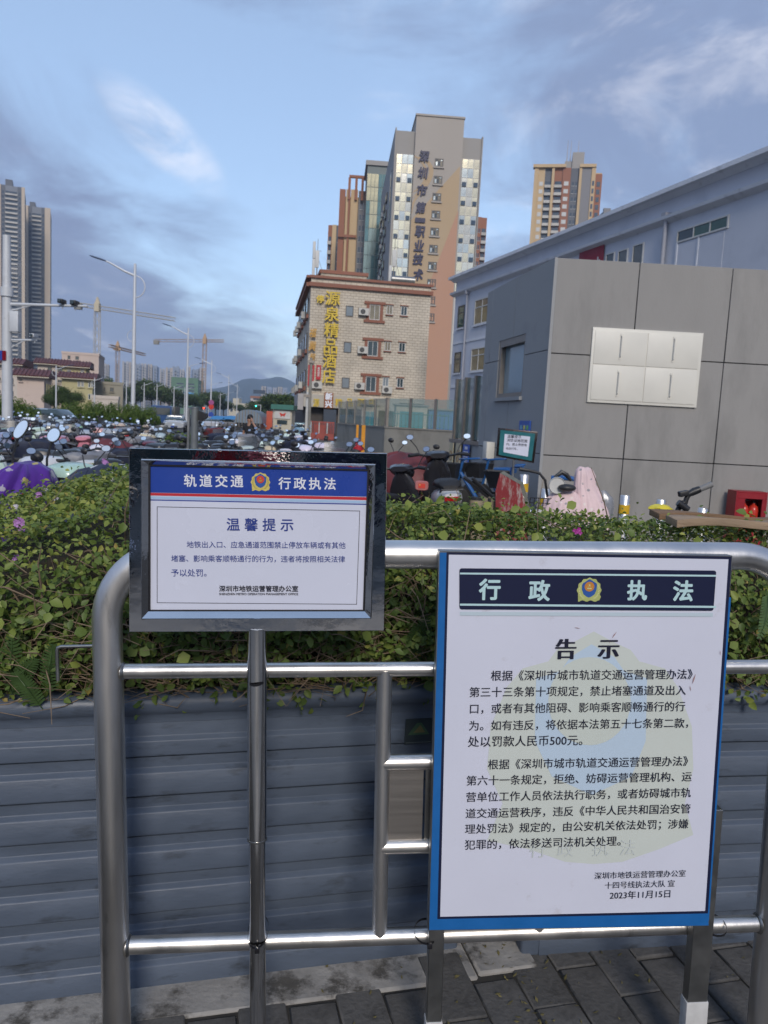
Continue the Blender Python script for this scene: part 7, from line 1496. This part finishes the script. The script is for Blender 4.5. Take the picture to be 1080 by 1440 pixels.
for k, (px, lb) in enumerate(((306, 'blue tarpaulin hood left of the barrel-roofed cart'), (324, 'blue tarpaulin hood touching the barrel-roofed cart'))):
    q = P(px, 584.5, 60); t = thing('tarpaulin_hood', lb, 'tarpaulin', TR(q.x, 60), 'blue hoods along the road'); MB().prism([(-.6, q.z-.28), (-.4, q.z-.06), (0, q.z), (.4, q.z-.06), (.6, q.z-.28)], 0, 1.6).build('sheet', mat('tarp_blue', (.04, .22, .52), .5, 0, .1), t)
    for x in (-.5, .5):
        for y in (.1, 1.5): MB().tube([(x, y, 0), (x, y, q.z-.25)], .025, 5).build('post', MALU, t)

# ================================================================== the standing person
q = P(351, 600, 24.5); Yp = 24.5; PSK = mat('skin', (.34, .19, .13), .5, 0, .05); PHAIR = mat('hair', (.008, .007, .006), .5); PSH = mat('black_shirt', (.012, .012, .014), .8, 0, .15, 20, .003, 20); PTR = mat('dark_trousers', (.03, .035, .05), .8, 0, .15, 20)
def skin(name, vs, es, rs, m_, parent, lv=2):
    me = bpy.data.meshes.new(name); me.from_pydata(vs, es, []); me.materials.append(m_); o = link(name, me, parent); o.modifiers.new('skin', 'SKIN')
    for i, r_ in enumerate(rs): me.skin_vertices[0].data[i].radius = r_ if isinstance(r_, tuple) else (r_, r_)
    me.skin_vertices[0].data[0].use_root = True; o.modifiers['skin'].use_smooth_shade = True; sb = o.modifiers.new('sub', 'SUBSURF'); sb.levels = lv; sb.render_levels = lv; return o
ps = thing('person', 'person in a black shirt standing among the scooters holding a phone to the ear', 'person', TR(q.x, Yp, zg(q.x, Yp), R(-25)) @ Matrix.Scale(.985, 4))
J = {'pel': (0, 0, .95), 'sp': (0, .01, 1.12), 'ch': (0, .01, 1.32), 'nk': (0, .0, 1.47), 'hd0': (0, -.01, 1.55), 'hd': (0, -.015, 1.66), 'ls': (-.18, .01, 1.42), 'le': (-.24, .02, 1.14), 'lw': (-.2, -.12, .94), 'rs': (.18, .01, 1.42), 're': (.36, -.1, 1.30), 'rw': (.17, -.1, 1.54), 'lh': (-.10, 0, .92), 'lk': (-.11, -.02, .5), 'la': (-.12, .02, .08), 'lt': (-.12, -.14, .04), 'rh': (.10, 0, .92), 'rk': (.11, -.03, .5), 'ra': (.13, .02, .08), 'rt': (.14, -.14, .04)}
jn = list(J); E_ = [('pel', 'sp'), ('sp', 'ch'), ('ch', 'nk'), ('nk', 'hd0'), ('hd0', 'hd'), ('ch', 'ls'), ('ls', 'le'), ('le', 'lw'), ('ch', 'rs'), ('rs', 're'), ('re', 'rw'), ('pel', 'lh'), ('lh', 'lk'), ('lk', 'la'), ('la', 'lt'), ('pel', 'rh'), ('rh', 'rk'), ('rk', 'ra'), ('ra', 'rt')]
RS = {'pel': (.13, .1), 'sp': (.125, .09), 'ch': (.14, .1), 'nk': .055, 'hd0': .07, 'hd': (.078, .095), 'ls': .055, 'le': .042, 'lw': .03, 'rs': .055, 're': .042, 'rw': .03, 'lh': .085, 'lk': .06, 'la': .04, 'lt': .035, 'rh': .085, 'rk': .06, 'ra': .04, 'rt': .035}
skin('body', [J[k] for k in jn], [(jn.index(a), jn.index(b_)) for a, b_ in E_], [RS[k] for k in jn], PSK, ps)
sj = ['ch', 'sp', 'pel', 'nk', 'ls', 'rs']; sv = [J[k] for k in sj] + [tuple(Vector(J['ls']).lerp(Vector(J['le']), .65)), tuple(Vector(J['rs']).lerp(Vector(J['re']), .65))]; sv[3] = (0, .01, 1.44)
skin('shirt', sv, [(0, 1), (1, 2), (0, 3), (0, 4), (0, 5), (4, 6), (5, 7)], [(.16, .12), (.15, .115), (.155, .12), .06, .075, .075, .06, .06], PSH, ps)
tj = ['pel', 'lh', 'lk', 'la', 'rh', 'rk', 'ra']; skin('trousers', [(0, 0, .93)]+[J[k] for k in tj[1:]], [(0, 1), (1, 2), (2, 3), (0, 4), (4, 5), (5, 6)], [(.145, .11), .1, .075, .062, .1, .075, .062], PTR, ps)
hm = MB(); hm.ell((0, .012, 1.685), (.092, .108, .098), 16, 12); hb_ = hm.build('hair', PHAIR, ps, smooth=True)
fc = MB(); fc.loft([(-.118, 1.60, .012, .018), (-.135, 1.598, .014, .02), (-.11, 1.60, .01, .015)], 'Y', 8); fc.build('nose', PSK, ps, smooth=True)
for s_ in (-1, 1): MB().ell((s_*.032, -.098, 1.645), (.012, .008, .007), 8, 6).build('eye', PHAIR, ps); MB().ell((s_*.085, .0, 1.63), (.012, .022, .032), 8, 6).build('ear', PSK, ps, smooth=True)
MB().ell((0, -.103, 1.572), (.024, .008, .006), 8, 6).build('mouth', MREDM, ps)
for s_, w0, dr in ((-1, J['lw'], (0, -.35, -1)), (1, J['rw'], (-.35, 0, 1))):
    d = Vector(dr).normalized(); w0 = Vector(w0); sd = Vector((1, 0, 0)) if abs(d.x) < .3 else Vector((0, 1, 0)); m = MB(); m.tube([w0, w0+d*.05, w0+d*.09], [.026, .036, .032], 8)
    for k in range(4): b0 = w0+d*.085+sd*(-.025+.017*k); m.tube([b0, b0+d*(.03), b0+d*.055+Vector((-s_*.012, 0, 0))], [.009, .008, .006], 6)
    b0 = w0+d*.04-sd*.03; m.tube([b0, b0-sd*.02+d*.03, b0-sd*.02+d*.05], [.01, .009, .007], 6); m.build('hand', PSK, ps, smooth=True)
ph = thing('phone', 'phone held to the ear of the person in black', 'phone', ps.matrix_world @ Matrix.Translation((.105, -.06, 1.61))); MB().cbox((0, 0, 0), (.012, .075, .15), Matrix.Rotation(R(20), 3, 'X')).build('case', MZIP, ph, bev=.003)

# ================================================================== invented station, trees and scooters behind the viewpoint, added for reflections
t = thing('invented_station', 'invented dark glazed station entrance behind the viewpoint, added for reflections', 'building', TR(-9, -11, 0, R(4)))
box(0, 20, -6, 0, 0, 3.4).build('wall', MGREYD, t); box(-1, 21, -7, 1.2, 3.4, 3.9).build('canopy', MGREY, t)
for k in range(10): box(.4+k*1.95, 2.1+k*1.95, .01, .05, .3, 3.0).build('glass_panel', MDGLASS, t)
for k in range(5): box(.2+k*4.6, .45+k*4.6, .7, .95, 0, 3.4).build('column', MSTEEL2, t)
for k, (x, y) in enumerate(((-16, -16), (14, -18), (-7, -24), (19, -9), (-20, -6))):
    tt = thing('tree', ('unseen tree left of the station entrance, added for reflections', 'unseen tree right of the station entrance, added for reflections', 'unseen tree behind the station entrance, added for reflections', 'unseen tree near the right of the plaza, added for reflections', 'unseen tree near the left of the plaza, added for reflections')[k], 'tree', TR(x, y), 'unseen trees added round the plaza')
    for me_, nm in ((CRN, 'crown'), (TK[k % 2], 'trunk')): o = link(nm, me_, tt); o.matrix_local = Matrix.Translation((0, 0, 4.2)) @ Matrix.Diagonal((2.6, 2.6, 2.4 if nm == 'crown' else 4.2, 1)); o['kind'] = 'stuff' if nm == 'crown' else 'thing'

random.seed(77)
for k, (x, y, kd, cn, c) in enumerate(((-2.4, -3.4, 'box', 'white', (.6, .6, .6)), (-1.5, -3.7, 'plain', 'black', (.02, .02, .025)), (-.5, -4.6, 'colour box', 'red', (.35, .02, .03)), (.5, -4.9, 'navy cape', 'navy', (.02, .03, .1)), (1.7, -4.2, 'plain', 'white', (.6, .6, .6)), (2.6, -4.5, 'box', 'silver blue', (.3, .4, .5)), (-3.6, -4.0, 'screen', 'black', (.02, .02, .02)), (3.7, -4.3, 'maroon cape', 'maroon', (.14, .02, .03)))):
    put_scooter(x, y, R(random.uniform(-40, 40)+180), kd, cn, c, f'{cn} scooter on the plaza, {nth_[k]} of those invented for the frame reflections', 'invented scooters on the plaza')
    st = [PAINT[-1][0]]; index_kids()
    while st: q_ = st.pop(); q_.color = (*c, 1); st += KIDS.get(q_.name, [])

# footings: whatever stands out on the lower ground reaches down to it
index_kids(); done = set()
for o in list(COL.objects):
    if o.parent is not None or o.type != 'EMPTY': continue
    loc = o.matrix_world.translation; cat = o.get('category', '')
    if cat in ('scooter', 'person', 'phone', 'car', 'truck', 'cover', 'mirror') or loc.y < 7.9 or loc.z > .3: continue
    d = zg(loc.x, min(loc.y, 62))
    if d > -.03: continue
    if cat == 'bush' and loc.y < 25: o.location.z += d; continue
    for ch in KIDS.get(o.name, ()):
        if ch.type != 'MESH' or ch.data.name in done or 'crown' in ch.name or 'foliage' in ch.name: continue
        done.add(ch.data.name); sc_ = max(.2, abs(ch.scale.z*o.scale.z))
        zmin = min((v.co.z for v in ch.data.vertices), default=9)
        if len(ch.data.vertices) > 4000 or zmin*sc_+ch.location.z > .12 or zmin*sc_+ch.location.z < -.2: continue
        for v in ch.data.vertices:
            if v.co.z < zmin+.02/sc_: v.co.z = zmin-.38/sc_

# ================================================================== air
hz = MB().box(-3700, 3700, -280, 4400, -1.6, 195).build('haze', None); tag(hz, kind='stuff')
hm_ = bpy.data.materials.new('haze'); hm_.use_nodes = True; t_ = hm_.node_tree; t_.nodes.clear(); pv_ = t_.nodes.new('ShaderNodeVolumePrincipled'); ou = t_.nodes.new('ShaderNodeOutputMaterial')
pv_.inputs['Color'].default_value = (.72, .84, 1, 1); pv_.inputs['Density'].default_value = .00020; pv_.inputs['Anisotropy'].default_value = .2; t_.links.new(pv_.outputs[0], ou.inputs['Volume']); hz.data.materials.append(hm_)
